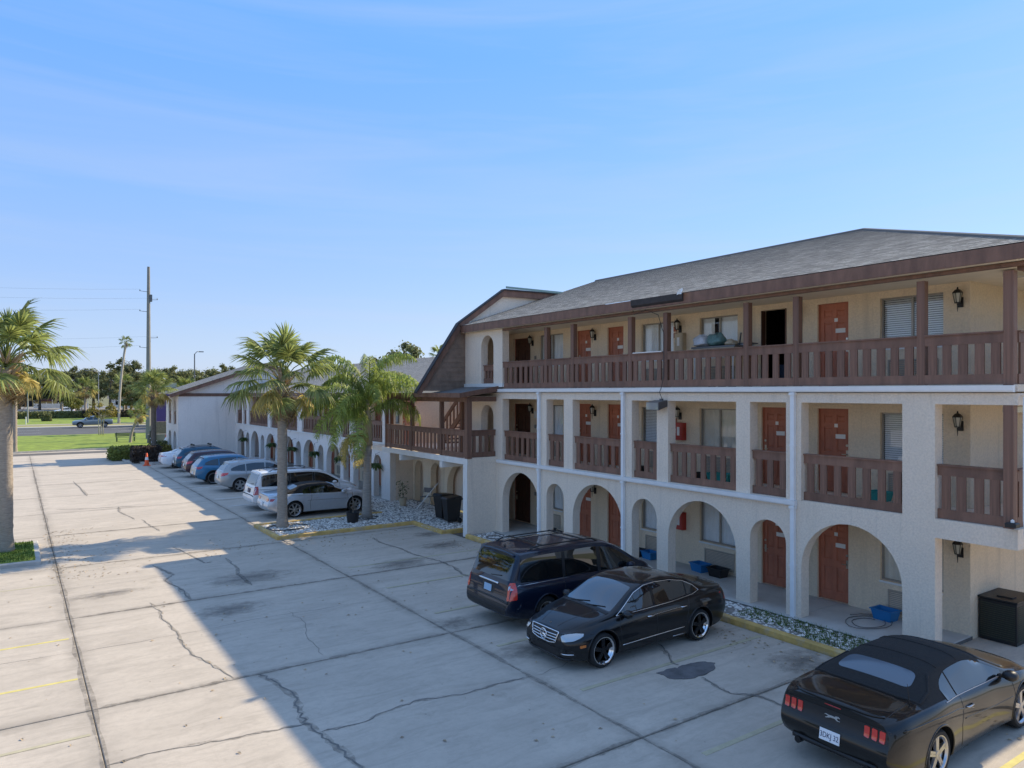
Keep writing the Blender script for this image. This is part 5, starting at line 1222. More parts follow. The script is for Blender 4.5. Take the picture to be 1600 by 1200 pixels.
# ---- black convertible coupe with its hood up
PONY = dict(L=4.8, H=1.39, hw=.96, wb=2.72, wr=.345, tr=.85, tw=.25, rim=.262,
 zb=[(-2.50,.34),(-2.2,.26),(-1.8,.19),(1.7,.17),(2.0,.18),(2.27,.22)], w=[(-2.50,.88),(-1.9,.935),(-1.36,.955),(-.4,.915),(.4,.915),(1.36,.955),(2.27,.88)],
 zs=[(-2.50,.93),(-2.0,.985),(-1.36,1.0),(-.5,.945),(.3,.92),(1.0,.905),(1.4,.88),(1.9,.81),(2.27,.70)], ws=[(-2.50,.80),(-1.9,.86),(-1.3,.885),(-.4,.845),(.9,.84),(1.4,.87),(2.27,.76)],
 zt=[(-2.50,1.00),(-2.38,1.035),(-2.0,1.06),(-1.72,1.075),(-1.58,1.115),(-1.3,1.235),(-1.0,1.335),(-.55,1.392),(-.1,1.395),(.22,1.36),(.46,1.285),(1.05,1.035),(1.2,1.0),(1.7,.95),(2.05,.87),(2.27,.76)],
 zr=[(-2.50,.965),(-2.0,1.02),(-1.72,1.035),(-1.58,1.07),(-1.3,1.175),(-1.0,1.265),(-.55,1.315),(-.1,1.32),(.22,1.285),(.46,1.21),(1.05,.975),(1.2,.95),(1.7,.895),(2.27,.72)],
 wt=[(-2.50,.70),(-1.8,.76),(-1.5,.74),(-1.1,.62),(-.6,.575),(0,.57),(.4,.60),(1.05,.77),(1.3,.76),(2.27,.60)],
 xf=[(.2,2.2),(.45,2.27),(.65,2.24),(.8,2.16)], xr=[(.3,-2.40),(.5,-2.50),(.66,-2.48),(.74,-2.42),(.95,-2.42),(1.05,-2.46)], fz=.6, rz=.42, cf=.34, cr=.15, fabric=(-1.62,.46), spokes=5, twin=True, rimmat=M['alloy'])
def pony(name, label, pm, fabric=True, detail=True, **kw):
    P = dict(PONY, **kw)
    if not fabric: P['fabric'] = None
    c = Car(P, name, label, GP, pm)
    pup = pch([(-1.02,1.09),(-.85,1.20),(-.5,1.275),(-.1,1.285),(.2,1.255),(.46,1.17),(.95,.975)]); pdn = lin([(-1.1,.975),(-.5,.955),(.3,.935),(1.0,.92)])
    c.sidewin([dlo(-.62,.86,12,pup,pdn), dlo(-.98,-.66,4,pup,pdn)])
    c.trim('window_trim', [(1.0,.925),(.3,.938),(-.5,.96),(-1.06,.985)], 'y', 1, M['chrome'] if not detail else M['alloy'], .008, .003, both=True)
    c.panel('windscreen', rnd([(1.04,-.70),(1.04,.70),(.47,.55),(.44,0),(.47,-.55)], .05), 'z', 1, M['windscreen'], .004, .02, .09)
    c.trim('windscreen_frame', [(1.06,.735),(.49,.585),(.455,.3),(.45,0)], 'z', 1, pm, .022, .004, both=True)
    c.panel('rear_window', rnd([(-1.10,-.50),(-1.10,.50),(-1.44,.56),(-1.44,-.56)], .12, 6), 'z', 1, M['plastwin'], .006, .02, .07)
    if fabric:
        for x in (-.12, -.72): c.trim('hood_seam', [(x,-.58),(x,0),(x,.58)], 'z', 1, M['fabric'], .014, .0)
        c.trim('hood_edge', [(-1.02,.60),(-1.30,.74),(-1.60,.78),(-1.66,.5),(-1.67,0)], 'z', 1, M['fabric'], .022, .0, both=True)
    c.seams([[(1.0,.90),(1.02,.65),(.98,.3)], [(-.60,.95),(-.62,.8),(-.70,.6),(-.66,.28)], [(-.95,.225),(.95,.205)]])
    c.trim('boot_gap', [(-1.70,.66),(-2.2,.68),(-2.40,.66)], 'z', 1, M['hull'], .005, -.002, both=True)
    c.trim('haunch_crease', [(-.3,.74),(-.8,.83),(-1.5,.87),(-2.2,.87)], 'y', 1, pm, .016, -.010, both=True); c.trim('door_crease', [(1.3,.62),(.4,.60),(-.6,.66)], 'y', 1, pm, .015, -.010, both=True)
    c.handle(-.42, .80, M['alloy']); c.mirror(.80, .94, M['hull'] if detail else None)
    c.panel('headlight', rnd([(.55,.74),(.82,.76),(.80,.66),(.58,.64)], .03), 'x', 1, M['lens'], .006, .03, both=True); c.panel('grille', rnd([(-.5,.70),(.5,.70),(.46,.5),(-.46,.5)], .03), 'x', 1, M['hull'], .006, .03)
    if detail:
        c.panel('tail_panel', rnd([(-.80,.885),(.80,.885),(.78,.70),(.30,.665),(-.30,.665),(-.78,.70)], .03), 'x', -1, M['hull'], .004, .02)
        for sg in (1, -1):
            for k in range(3):
                y = sg*(.50+.105*k); c.panel('tail_light', rnd([(y-.036,.865),(y+.036,.87),(y+.042,.725),(y-.030,.715)], .015), 'x', -1, M['redhi'], .016, .03, .05)
        # running-horse badge, drawn as a plain plate shape
        hs_ = [(-.11,.012),(-.085,.03),(-.05,.022),(-.01,.026),(.03,.022),(.05,.04),(.085,.045),(.105,.022),(.095,.016),(.075,.02),(.062,.004),(.075,-.018),(.105,-.022),(.10,-.032),(.06,-.03),(.03,-.008),(-.02,-.010),(-.045,-.022),(-.085,-.038),(-.10,-.030),(-.065,-.012),(-.06,.006),(-.085,.012)]
        c.panel('horse_badge', [(-a*1.12, .80+b*.86) for a, b in hs_], 'x', -1, M['chrome'], .020, .02, .05, smooth=False)
        c.rearplate(.555, 'plate', text='3DKJ 32')
        c.trim('rear_diffuser', [(-.62,.345),(0,.33),(.62,.345)], 'x', -1, M['hull'], .045, .0)
        for sg in (1, -1): build(MB().lathe([(.05,-.06),(.05,.06),(.042,.06),(.042,-.04),(0,-.04)], (-2.42, sg*.52, .30), 16, 'x'), 'exhaust_tip', M['alloydk'], c.root, True, 40, keep=False)
        c.trim('boot_lip', [(-.66,1.0),(-.3,1.012),(.3,1.012),(.66,1.0)], 'x', -1, pm, .02, .012)
        h, n, d = c.hit((-1.72, -.70), 'z', 1); build(MB().tube([(-1.72,-.70,h.z-.01),(-1.78,-.70,h.z+.30)], [.006,.003], 6), 'aerial', M['hull'], c.root, keep=False)
        c.trim('third_lamp', [(-.12,.955),(.12,.955)], 'x', -1, M['red'], .008, .006)
    return c
c = pony('convertible_car', 'black convertible coupe with canvas hood raised in the nearest bay', paint('gloss black car paint', (.007, .0065, .006))); c.place(11.88, 5.80)
c = pony('convertible_car', 'silver two door convertible with dark hood beside the palm island', paint('silver car paint', (.48, .52, .57), .5), detail=False, spokes=7, twin=False, sw=.03)
for sg in (1, -1): c.panel('tail_light', rnd([(sg*.42,.84),(sg*.74,.89),(sg*.80,.80),(sg*.50,.72)], .03), 'x', -1, M['red'], .008, .03, .05); c.panel('tail_light_side', rnd([(-2.36,.87),(-2.18,.86),(-2.28,.76),(-2.40,.76)], .02), 'y', sg, M['red'], .006, .02, .05)
c.trim('side_strip', [(-.8,.70),(1.1,.66)], 'y', 1, M['hull'], .006, .002, both=True); c.rearplate(.60, 'plate'); c.place(11.25, 31.65)
# ---- crossovers
SUV = dict(L=4.75, H=1.66, hw=.94, wb=2.83, wr=.365, tr=.83, tw=.235, rim=.26,
 zb=[(-2.40,.42),(-2.1,.30),(-1.7,.24),(1.7,.22),(2.0,.25),(2.35,.32)], w=[(-2.40,.885),(-1.5,.94),(0,.925),(1.4,.94),(2.35,.87)],
 zs=[(-2.40,1.10),(-1.6,1.08),(-.5,1.03),(.8,.99),(1.4,.95),(1.9,.88),(2.35,.76)], ws=[(-2.40,.82),(-1.4,.87),(0,.88),(1.0,.87),(1.6,.84),(2.35,.76)],
 zt=[(-2.40,1.50),(-2.1,1.57),(-1.4,1.645),(-.5,1.685),(.05,1.665),(.45,1.56),(.9,1.32),(1.25,1.115),(1.42,1.06),(1.9,.98),(2.2,.90),(2.35,.82)],
 zr=[(-2.40,1.43),(-2.1,1.50),(-1.4,1.575),(-.5,1.61),(.05,1.59),(.45,1.49),(.9,1.255),(1.25,1.05),(1.42,1.0),(1.9,.92),(2.35,.79)],
 wt=[(-2.40,.62),(-1.6,.66),(-.6,.665),(.2,.66),(.7,.69),(1.25,.78),(1.6,.74),(2.35,.60)],
 xf=[(.25,2.28),(.5,2.35),(.75,2.32),(.9,2.22)], xr=[(.35,-2.34),(.55,-2.40),(.72,-2.38),(.95,-2.33),(1.1,-2.26),(1.5,-1.92),(1.62,-1.8)], fz=.6, rz=.55, cf=.36, cr=.22, spokes=5, sw=.05)
def suv(name, label, pm, kind='round', clad=False, rails=False, **kw):
    P = dict(SUV, clad=clad, **kw)
    c = Car(P, name, label, GP, pm)
    u = pch([(-1.98,1.20),(-1.75,1.33),(-1.35,1.455),(-.5,1.53),(.05,1.51),(.45,1.41),(.85,1.20),(1.1,1.06)]); d_ = lin([(-2,1.145),(-1.2,1.105),(-.4,1.07),(.6,1.045),(1.2,1.03)])
    c.sidewin([dlo(-1.86,-1.12,7,u,d_), dlo(-1.06,-.10,9,u,d_), dlo(-.02,1.0,9,u,d_)])
    c.trim('window_trim', [(1.05,1.03),(.5,1.045),(-.5,1.075),(-1.2,1.105),(-1.95,1.15)], 'y', 1, M['chrome'] if kind != 'fast' else M['hull'], .008, .003, both=True)
    c.panel('windscreen', rnd([(1.24,-.72),(1.24,.72),(.42,.60),(.40,-.60)], .06), 'z', 1, M['windscreen'], .004, .02, .1)
    c.panel('rear_window', rnd([(-.62,1.17),(.62,1.17),(.54,1.47),(-.54,1.47)], .07), 'x', -1, M['carglass'], .005, .03, .08)
    c.trim('roof_spoiler', [(-.56,1.515),(-.3,1.53),(.3,1.53),(.56,1.515)], 'x', -1, pm if kind == 'round' else M['hull'], .028, .03)
    for sg in (1, -1):
        if kind == 'round': q = [(sg*.50,1.0),(sg*.82,1.06),(sg*.85,.90),(sg*.60,.86)]
        else: q = [(sg*.35,1.02),(sg*.82,1.05),(sg*.84,.97),(sg*.35,.965)]
        c.panel('tail_light', rnd(q, .03), 'x', -1, M['redhi' if kind == 'round' else 'red'], .010, .03, .05)
        c.panel('tail_light_side', rnd([(-2.24,1.05),(-1.98,1.07),(-2.08,.94),(-2.30,.91)], .03), 'y', sg, M['redhi' if kind == 'round' else 'red'], .005, .03, .05)
    if clad:
        c.panel('bumper_pad', rnd([(-.80,.56),(.80,.56),(.76,.42),(-.76,.42)], .04), 'x', -1, M['hull'], .006, .02); c.panel('sill_cladding', [(-1.0,.36),(1.0,.34),(1.0,.24),(-1.0,.25)], 'y', 1, M['hull'], .006, .02, both=True)
    c.seams([[(.98,1.0),(1.02,.7),(.98,.3)], [(-.06,1.06),(-.08,.6),(-.08,.3)], [(-1.1,1.1),(-1.05,.8),(-.95,.6),(-.95,.3)]])
    c.trim('waist_crease', [(1.7,.84),(.5,.88),(-.8,.92),(-2.0,.96)], 'y', 1, pm, .015, -.010, both=True)
    c.handle(.10, .93, pm); c.handle(-.92, .96, pm); c.mirror(.92, 1.03); c.rearplate(.80 if kind == 'round' else .66)
    c.panel('headlight', rnd([(.52,.84),(.80,.90),(.82,.78),(.55,.74)], .03), 'x', 1, M['lens'], .006, .03, both=True); c.panel('grille', rnd([(-.42,.80),(.42,.80),(.38,.62),(-.38,.62)], .03), 'x', 1, M['hull'], .006, .03)
    if rails:
        for sg in (1, -1):
            q = []
            for k in range(12):
                x = -1.5+1.7*k/11; h, n, d = c.hit((x, sg*.58), 'z', 1); q.append((x, sg*.58, h.z+(.05 if 0 < k < 11 else -.01)))
            build(MB().tube(q, .016, 6), 'roof_rail', M['alloy'] if kind == 'round' else M['hull'], c.root, True, keep=False)
    return c
c = suv('crossover_car', 'silver grey crossover with rounded tail and red lamps left of the white minivan', paint('warm silver paint', (.36, .37, .37), .5), rails=True); c.place(11.45, 41.3)
c = suv('crossover_car', 'bright blue hatchback crossover with large dark wheels', paint('bright blue paint', (.016, .14, .27), .25), 'fast', True, rim=.285, wr=.375, spokes=5, sw=.06, rimmat=M['alloydk'], lip=M['alloy']); c.place(11.0, 45.5)
c.panel('grey_tailgate_band', rnd([(-.74,.93),(.74,.93),(.72,.60),(-.72,.60)], .05), 'x', -1, M['alloy'], .004, .02)
c = suv('crossover_car', 'dark maroon car half hidden behind the bright blue crossover', paint('dark maroon paint', (.05, .025, .035), .3)); c.place(11.2, 49.4)
c = suv('crossover_car', 'teal blue tall crossover with bars on its roof near the white saloon', paint('teal blue paint', (.01, .075, .13), .3), 'fast', True, rails=True); c.place(11.3, 53.4)
for x in (-1.2, -.1):
    h, n, d = c.hit((x, 0), 'z', 1); build(MB().box(x-.03, x+.03, -.64, .64, h.z+.06, h.z+.10), 'roof_bar', M['hull'], c.root, keep=False)
    for q in (-.35, .3): build(MB().box(x-.06, x+.06, q-.05, q+.05, h.z+.1, h.z+.17), 'bar_clamp', M['hull'], c.root, keep=False)
def sedan(name, label, pm, grp=GP):
    c = Car(dict(SED, spokes=5, sw=.05, rimmat=M['alloydk']), name, label, grp, pm)
    c.sidewin([dlo(-.02,.93), dlo(-1.02,-.10), dlo(-1.36,-1.06,4)])
    c.panel('windscreen', rnd([(1.10,-.66),(1.10,.66),(.46,.52),(.46,-.52)], .05), 'z', 1, M['windscreen'], .004, .02, .09); c.panel('rear_window', rnd([(-.95,-.50),(-.95,.50),(-1.60,.60),(-1.60,-.60)], .05), 'z', 1, M['carglass'], .004, .02, .09)
    for sg in (1, -1): c.panel('tail_light', rnd([(sg*.40,.93),(sg*.82,.96),(sg*.82,.84),(sg*.46,.86)], .03), 'x', -1, M['red'], .008, .03, .05)
    c.panel('diffuser', rnd([(-.6,.42),(.6,.42),(.55,.32),(-.55,.32)], .03), 'x', -1, M['hull'], .006, .02)
    c.panel('headlight', rnd([(.47,.665),(.60,.725),(.775,.735),(.80,.665),(.74,.60),(.55,.565)], .03), 'x', 1, M['lens'], .008, .03, .05, both=True)
    c.seams([[(.92,.89),(.97,.75),(.93,.45),(.90,.30)], [(-.06,.95),(-.07,.6),(-.08,.30)], [(-1.06,.98),(-1.0,.72),(-.93,.55),(-.93,.30)]]); c.mirror(.82, .93); c.rearplate(.70)
    return c
c = sedan('saloon_car', 'white saloon at the far end of the parked row', paint('clean white paint', (.78, .79, .80))); c.place(10.9, 56.4)
# ---- traffic beyond the lawn
GT = 'vehicles out on the street and the far car park'
PICK = dict(SUV, L=5.4, H=1.8, wb=3.25, wr=.40, rim=.27, gap=.09, tr=.83,
 zb=[(-2.75,.5),(-2.2,.42),(2.2,.40),(2.65,.45)], w=[(-2.75,.92),(0,.93),(1.5,.94),(2.65,.88)], zs=[(-2.75,1.16),(-.8,1.16),(1.2,1.10),(2.0,1.05),(2.65,.92)], ws=[(-2.75,.88),(0,.88),(2.65,.8)],
 zt=[(-2.75,1.24),(-1.15,1.24),(-.95,1.30),(-.80,1.68),(-.5,1.79),(.3,1.80),(.6,1.72),(1.15,1.30),(1.35,1.22),(2.2,1.14),(2.65,1.0)], zr=[(-2.75,1.20),(-1.15,1.20),(-.95,1.26),(-.80,1.62),(-.5,1.72),(.3,1.73),(.6,1.65),(1.15,1.25),(1.35,1.18),(2.65,.96)],
 wt=[(-2.75,.84),(-1.1,.84),(-.8,.70),(.4,.70),(1.2,.80),(2.65,.66)], xf=[(.4,2.6),(.7,2.65),(1.0,2.58)], xr=[(.4,-2.7),(.7,-2.75),(1.2,-2.73)], fz=.5, rz=.3, cf=.3, cr=.12, clad=True)
c = Car(PICK, 'pickup_truck', 'grey double cab pickup driving along the street', GT, paint('grey green paint', (.20, .235, .25), .3), 'pickup')
c.sidewin([[(-.02,1.20),(1.05,1.19),(.60,1.58),(.3,1.66),(-.02,1.66)], [(-.74,1.20),(-.12,1.20),(-.12,1.66),(-.45,1.65),(-.68,1.55)]]); c.panel('windscreen', [(1.12,-.7),(1.12,.7),(.62,.62),(.62,-.62)], 'z', 1, M['windscreen'], .004, .02, .1)
c.panel('bed_cover', rnd([(-2.6,-.7),(-2.6,.7),(-1.15,.7),(-1.15,-.7)], .05), 'z', 1, M['hull'], .01, .02, .12); c.panel('tail_light', [(.78,1.15),(.88,1.15),(.88,.85),(.78,.85)], 'x', -1, M['red'], .006, .02, both=True)
c.panel('headlight', [(.6,1.0),(.84,1.02),(.84,.88),(.6,.86)], 'x', 1, M['lens'], .006, .02, both=True); c.mirror(.85, 1.2); c.place(9.9, 128.4, PI)
c2 = suv('crossover_car', 'white crossover parked beyond the street hedge', paint('plain white paint', (.76, .77, .78)), 'round'); c2.root['group'] = GT; c2.place(10.4, 213, PI)
for i, (x, y, lab) in enumerate(((31.5, 186, 'pale car parked just right of the tall thin palm'), (37.5, 188, 'pale car parked behind the leaning small palm'), (44, 193, 'pale car glimpsed right of the purple banner'), (29, 205, 'pale car parked furthest back beyond the street'))):
    dup(c2.root, (x, y, 0), R(180+8*i), lab, GT)

# ================================================================== PLANTS
def fan_frond(seed, pet=1.0, blade=.9, droop=.35, n=30, ragged=.35):
    r = random.Random(seed); mb = MB(); arc = .16*pet
    mb.tube([(0,0,0), (pet*.5,0,arc), (pet,0,arc*.9)], [.022,.016,.010], 4)
    for k in range(n):
        a = R(-112+224*k/(n-1)+r.uniform(-2.5,2.5)); q = abs(a)/R(112)
        bx = pet+.26*(1-q)*blade; bz = arc*.9-.10*(1-q)*droop
        L_ = blade*(1-.38*q*q)*r.uniform(1-ragged*.6, 1); tw = r.uniform(-.5, .5)
        d = Vector((math.cos(a), math.sin(a), 0)); side = Vector((-math.sin(a), math.cos(a), (.55 if k % 2 else -.55)+tw*.4)).normalized()
        ps = []
        for s, w in ((0,.008),(.32,.030),(.68,.024),(1,0)):
            z = bz-droop*L_*s*s*(.55+.6*q)-(max(0, s-.55)**2)*L_*r.uniform(.5, 2.1)
            p = Vector((bx,0,z))+d*(L_*s*(1-.12*droop*s)); ps.append((p-side*w, p+side*w))
        b = len(mb.v)
        for u, v in ps[:3]: mb.v += [tuple(u), tuple(v)]
        mb.v.append(tuple((ps[3][0]+ps[3][1])/2)); mb.f += [(b,b+1,b+3,b+2),(b+2,b+3,b+5,b+4),(b+4,b+5,b+6)]; mb.m += [0]*3
    return mb
FG = [fan_frond(i, 1.0+.05*i, .72+.05*(i % 3), .22+.13*i).mesh('fan_frond', M['frond'], fix=False) for i in range(5)]
FYL = [fan_frond(20+i, .85, .68, .6+.25*i, ragged=.6).mesh('fan_frond', M['frondy'], fix=False) for i in range(3)]
FD = [fan_frond(30+i, .7, .7, 1.0+.3*i, ragged=.8).mesh('fan_frond', M['frondd'], fix=False) for i in range(2)]
def sabal(label, loc, h, tr, nf=52, scale=1.0, seed=1, lean=(0, 0), group='palms round the car park', yellow=.3, dead=5, name='cabbage_palm', split=True, trm='trunk', spread=88):
    r = random.Random(seed); t = thing(name, label, 'palm', loc, 0, group)
    pts = []; rr = []
    for k in range(49):
        s = k/48; pts.append((lean[0]*s*s, lean[1]*s*s, -.05+(h+.05)*s)); rr.append(tr*(1.28-.5*min(1, s*6) if s < .12 else 1-.12*s+(.12 if s > .9 else 0))*(1.035 if k % 2 else .985)*r.uniform(.97, 1.03))
    build(MB().tube(pts, rr, 14), 'trunk', M[trm], t, True, keep=False)
    top = Vector((lean[0], lean[1], h)); mb = MB()
    for k in range(int(34*scale)+10):                        # criss-cross of old leaf bases
        a = r.uniform(0, 6.28); z = r.uniform(-.55, .25)*scale; d = Vector((math.cos(a), math.sin(a), 0)); p = top+Vector((0,0,z))+d*tr*.8
        l = r.uniform(.25, .55)*scale; e = p+d*l*.65+Vector((0,0,l*r.uniform(.1,.9)))
        mb.tube([p, p.lerp(e,.5)+Vector((0,0,-.02)), e], [.055*scale,.035*scale,.018*scale], 4)
    o = build(mb, 'leaf_bases', M['boot'], t, keep=False); o['kind'] = 'stuff'
    for k in range(nf):
        q = (k+.5)/nf; el = R(spread-10-(spread+48)*q**1.05)+r.uniform(-.16, .16); az = k*2.39996+r.uniform(-.3, .3)
        if q > 1-dead/nf*1.0: me = r.choice(FD); el -= .35
        elif q > 1-yellow and r.random() < .75: me = r.choice(FYL)
        else: me = FG[min(4, int(q*5))] if r.random() < .6 else r.choice(FG)
        s = scale*r.uniform(.82, 1.12)*(1 if q < .8 else .85)
        child('frond', me, t, top+Vector((0,0,.18*scale-.3*q*scale)), rot=(r.uniform(-.5,.5), -el, az), scale=(s, s, s))
    return t
sabal('nearest cabbage palm on the grass island at the left edge of the car park', (-.22, 29.0, .12), 6.05, .205, 48, 1.16, 3, yellow=.34, dead=6)
sabal('cabbage palm in the white gravel island with a hose looped at its foot', (8.66, 28.45, .08), 5.55, .20, 46, 1.18, 8, yellow=.30, dead=5)
sabal('slim cabbage palm standing directly behind the nearest left palm', (.05, 78.2, .0), 6.2, .20, 40, 1.0, 12, yellow=.5)
mp_ = sabal('dark trunked palm wrapped in small white lights beside the clipped hedge', (9.2, 64.0, .0), 5.3, .20, 46, 1.0, 15, yellow=.4, trm='bark')
mb = MB()
for k in range(16):
    a = k*1.9; mb.lathe([(0,-.04),(.05,0),(0,.04)], (.24*math.cos(a), .24*math.sin(a), .2+k*.10), 6)
build(mb, 'light_bulbs', M['card'], mp_, keep=False)
sabal('short leaning palm with a small tuft on the lawn by the bench', (10.2, 86.5, .0), 2.9, .14, 26, .72, 18, lean=(.9, 0), yellow=.5)
sabal('cabbage palm behind the end block left of the tall lamp post', (14.5, 80, 0), 5.2, .2, 38, 1.0, 21, yellow=.6)
sabal('cabbage palm across the street with a yellow skirt right of the tall thin palm', (19.5, 176, 0), 6.2, .26, 34, 1.7, 24, yellow=.6)
sabal('cabbage palm across the street behind the white crossover', (13.3, 190, 0), 6.0, .26, 34, 1.7, 26, yellow=.4)
sabal('squat cabbage palm behind the white crossover at the far left', (9.5, 205, 0), 6.0, .26, 30, 1.7, 28, yellow=.4)
# tall thin palm
sabal('very tall thin palm with a small round head on the far verge', (14.9, 141.2, 0), 14.0, .20, 26, .72, 31, lean=(1.1, 0), yellow=.1, dead=3, name='fan_palm', trm='barkw', spread=85)
sabal('small dark palm silhouette behind the gable roof of the motel', (37.5, 68, 0), 9.0, .2, 24, .8, 33, yellow=.1)
# queen palm with long feathery fronds
def feather(seed, el, L_=3.5, n=84):
    r = random.Random(seed); mb = MB(); pts = []
    p = Vector((0,0,0)); a = R(el); st = 18
    for k in range(st+1):
        pts.append(p.copy()); p = p+Vector((math.cos(a), 0, math.sin(a)))*(L_/st); a -= R((9.0+seed % 3)*(.35+1.0*k/st)) if a > R(-80) else 0
    mb.tube(pts, [.030*(1-.85*k/st)+.004 for k in range(st+1)], 5)
    for k in range(n):
        s = .10+.90*k/n; f = s*st; i = min(st-1, int(f)); q = pts[i].lerp(pts[i+1], f-i); t = (pts[i+1]-pts[i]).normalized()
        for sg in (1, -1):
            l = .76*(math.sin(PI*min(1, s*.86+.14))**.5)*r.uniform(.8, 1.1); up = r.uniform(-.25, .75)
            d = (Vector((0, sg, 0))*.8+t*.55+Vector((0,0,up))).normalized(); w = .021
            m_ = q+d*l*.38; e = m_+(d*.42+Vector((r.uniform(-.2,.2),r.uniform(-.2,.2),-.78)))*l*.45; e2 = e+Vector((r.uniform(-.06,.06),r.uniform(-.06,.06),-1))*l*.38
            wv = t*w; b = len(mb.v)
            mb.v += [tuple(q-wv*.6), tuple(q+wv*.6), tuple(m_-wv), tuple(m_+wv), tuple(e-wv*.8), tuple(e+wv*.8), tuple(e2)]
            mb.f += [(b,b+1,b+3,b+2),(b+2,b+3,b+5,b+4),(b+4,b+5,b+6)]; mb.m += [0]*3
    return mb
QF = [feather(i, e).mesh('feather_frond', M['queen'], fix=False) for i, e in enumerate((86, 76, 64, 52, 40, 26))]
QY = [feather(11, 8, 2.6).mesh('feather_frond', M['frondy'], fix=False)]
qp = thing('queen_palm', 'feathery queen palm with long drooping fronds in the white gravel by the porch', 'palm', (12.25, 28.55, .08), 0, 'palms round the car park')
build(MB().tube([(0,0,-.05),(-.02,0,.3),(.0,0,1.4),(.03,.02,2.6),(.05,.03,3.05)], [.26,.20,.175,.165,.185], 14), 'trunk', M['trunkq'], qp, True, keep=False)
build(MB().tube([(.05,.03,3.05),(.06,.03,3.5),(.06,.04,4.3),(.05,.05,5.0)], [.20,.17,.11,.06], 12), 'crown_shaft', M['boot'], qp, True, keep=False)
r_ = random.Random(5)
for k in range(23):
    i = k % 6; az = k*2.39996+.5; child('frond', QF[i], qp, (.05, .04, 4.2+.8*(1-i/6)), rz=az, rot=(r_.uniform(-.2,.2), r_.uniform(-.12,.12), az), scale=(r_.uniform(.80,1.02),)*3)
for k, az in enumerate((3.3, 3.9, 2.9)): child('frond', QY[0], qp, (.05, .04, 3.5), rot=(0, .0+.10*k, az), scale=(.8,)*3)
for k, az in enumerate((3.0, 3.5, 4.1, 2.6)): child('frond', QF[3+k % 3], qp, (.05, .04, 3.9), rot=(r_.uniform(-.3,.3), -.05, az), scale=(1.0,)*3)
# broadleaf trees: limbs plus clumps of leaf-sized faces
def crown(seed, rx, rz, clumps, per, ls, squash=.75):
    r = random.Random(seed); mb = MB(); cs = []
    for k in range(clumps):
        while True:
            p = Vector((r.uniform(-1,1), r.uniform(-1,1), r.uniform(-1,1)))
            if .25 < p.length < 1: break
        p = p.normalized()*(.45+.5*r.random()); cs.append((Vector((p.x*rx, p.y*rx, p.z*rz)), r.uniform(.14, .34)*rx*.8))
    for c, cr_ in cs:
        for _ in range(per):
            d = Vector((r.gauss(0,1), r.gauss(0,1), r.gauss(0,.7))).normalized()*cr_*abs(r.gauss(.55, .38))
            p = c+d; n = (d.normalized()+Vector((r.uniform(-.8,.8), r.uniform(-.8,.8), r.uniform(-.3,1)))).normalized(); u = n.orthogonal().normalized(); v = n.cross(u); a = r.uniform(0, 6.28)
            u, v = u*math.cos(a)+v*math.sin(a), v*math.cos(a)-u*math.sin(a); s = ls*r.uniform(.6, 1.4); b = len(mb.v)
            mb.v += [tuple(p-u*s), tuple(p+v*s*.55+n*s*.15), tuple(p+u*s), tuple(p-v*s*.55+n*s*.15)]; mb.f.append((b,b+1,b+2,b+3)); mb.m.append(0)
    return mb, cs
def tree_mesh(seed, rx, rz, clumps, per, ls, m, hz, bark='bark', tr=.35, multi=1):
    mb, cs = crown(seed, rx, rz, clumps, per, ls); cm_ = mb.mesh('crown', M[m], fix=False)
    r = random.Random(seed+99); tk = MB()
    for j in range(multi):
        ox = (j-(multi-1)/2)*tr*4.5
        tk.tube([(ox,0,-.1),(ox*1.1,.05,hz*.45),(ox*1.6,0,hz*.8)], [tr*1.15,tr*.85,tr*.6], 9)
        for c, cr_ in cs[j::max(1, len(cs)//(9*multi))][:9]:
            e = c+Vector((0,0,hz)); s = Vector((ox*1.5,0,hz*r.uniform(.5,.8))); tk.tube([s, s.lerp(e,.5)+Vector((0,0,.1*rz)), e], [tr*.42,tr*.25,tr*.08], 6)
    return cm_, tk.mesh('trunk', M[bark], True), hz
OAK = [tree_mesh(41, 5.6, 4.0, 52, 150, .26, 'leaf', 7.2), tree_mesh(42, 4.8, 4.4, 46, 150, .26, 'leaf', 7.4), tree_mesh(43, 6.2, 3.8, 56, 150, .27, 'leaf', 6.6), tree_mesh(44, 4.6, 3.2, 44, 150, .24, 'leaf2', 5.4)]
def tree(kind, label, loc, s=1.0, rz=0, group=None, name='oak_tree', sz=None):
    t = thing(name, label, 'tree', loc, rz, group); c_, k_, hz = kind
    a = child('crown', c_, t, (0,0,hz)); child('trunk', k_, t); t.scale = (s, s, sz or s); return t
def polar(px, d): r = (px-800)/1130.; th = R(34.55); return (d*(math.sin(th)+r*math.cos(th)), d*(math.cos(th)-r*math.sin(th)), -.05)
r_ = random.Random(77); GTREE = 'dark oaks closing the view beyond the street'
for i, (px, d, s, k) in enumerate(((-60,215,1.05,0),(-15,225,1.1,2),(30,232,1.15,1),(62,222,1.0,2),(96,236,1.15,0),(122,218,1.05,1),(146,228,1.25,2),(172,214,1.1,0),(196,230,1.3,1),(222,220,1.1,2),(247,226,1.2,0),(270,216,1.05,1),(296,232,1.2,2),(322,222,1.15,0),(350,228,1.15,1),(382,220,1.0,2),(414,230,1.05,0),(446,222,1.0,2))):
    tree(OAK[k], 'dark green oak in the continuous row of trees beyond the street', polar(px, d), s*r_.uniform(1.0, 1.16), r_.uniform(0, 6.28), GTREE)
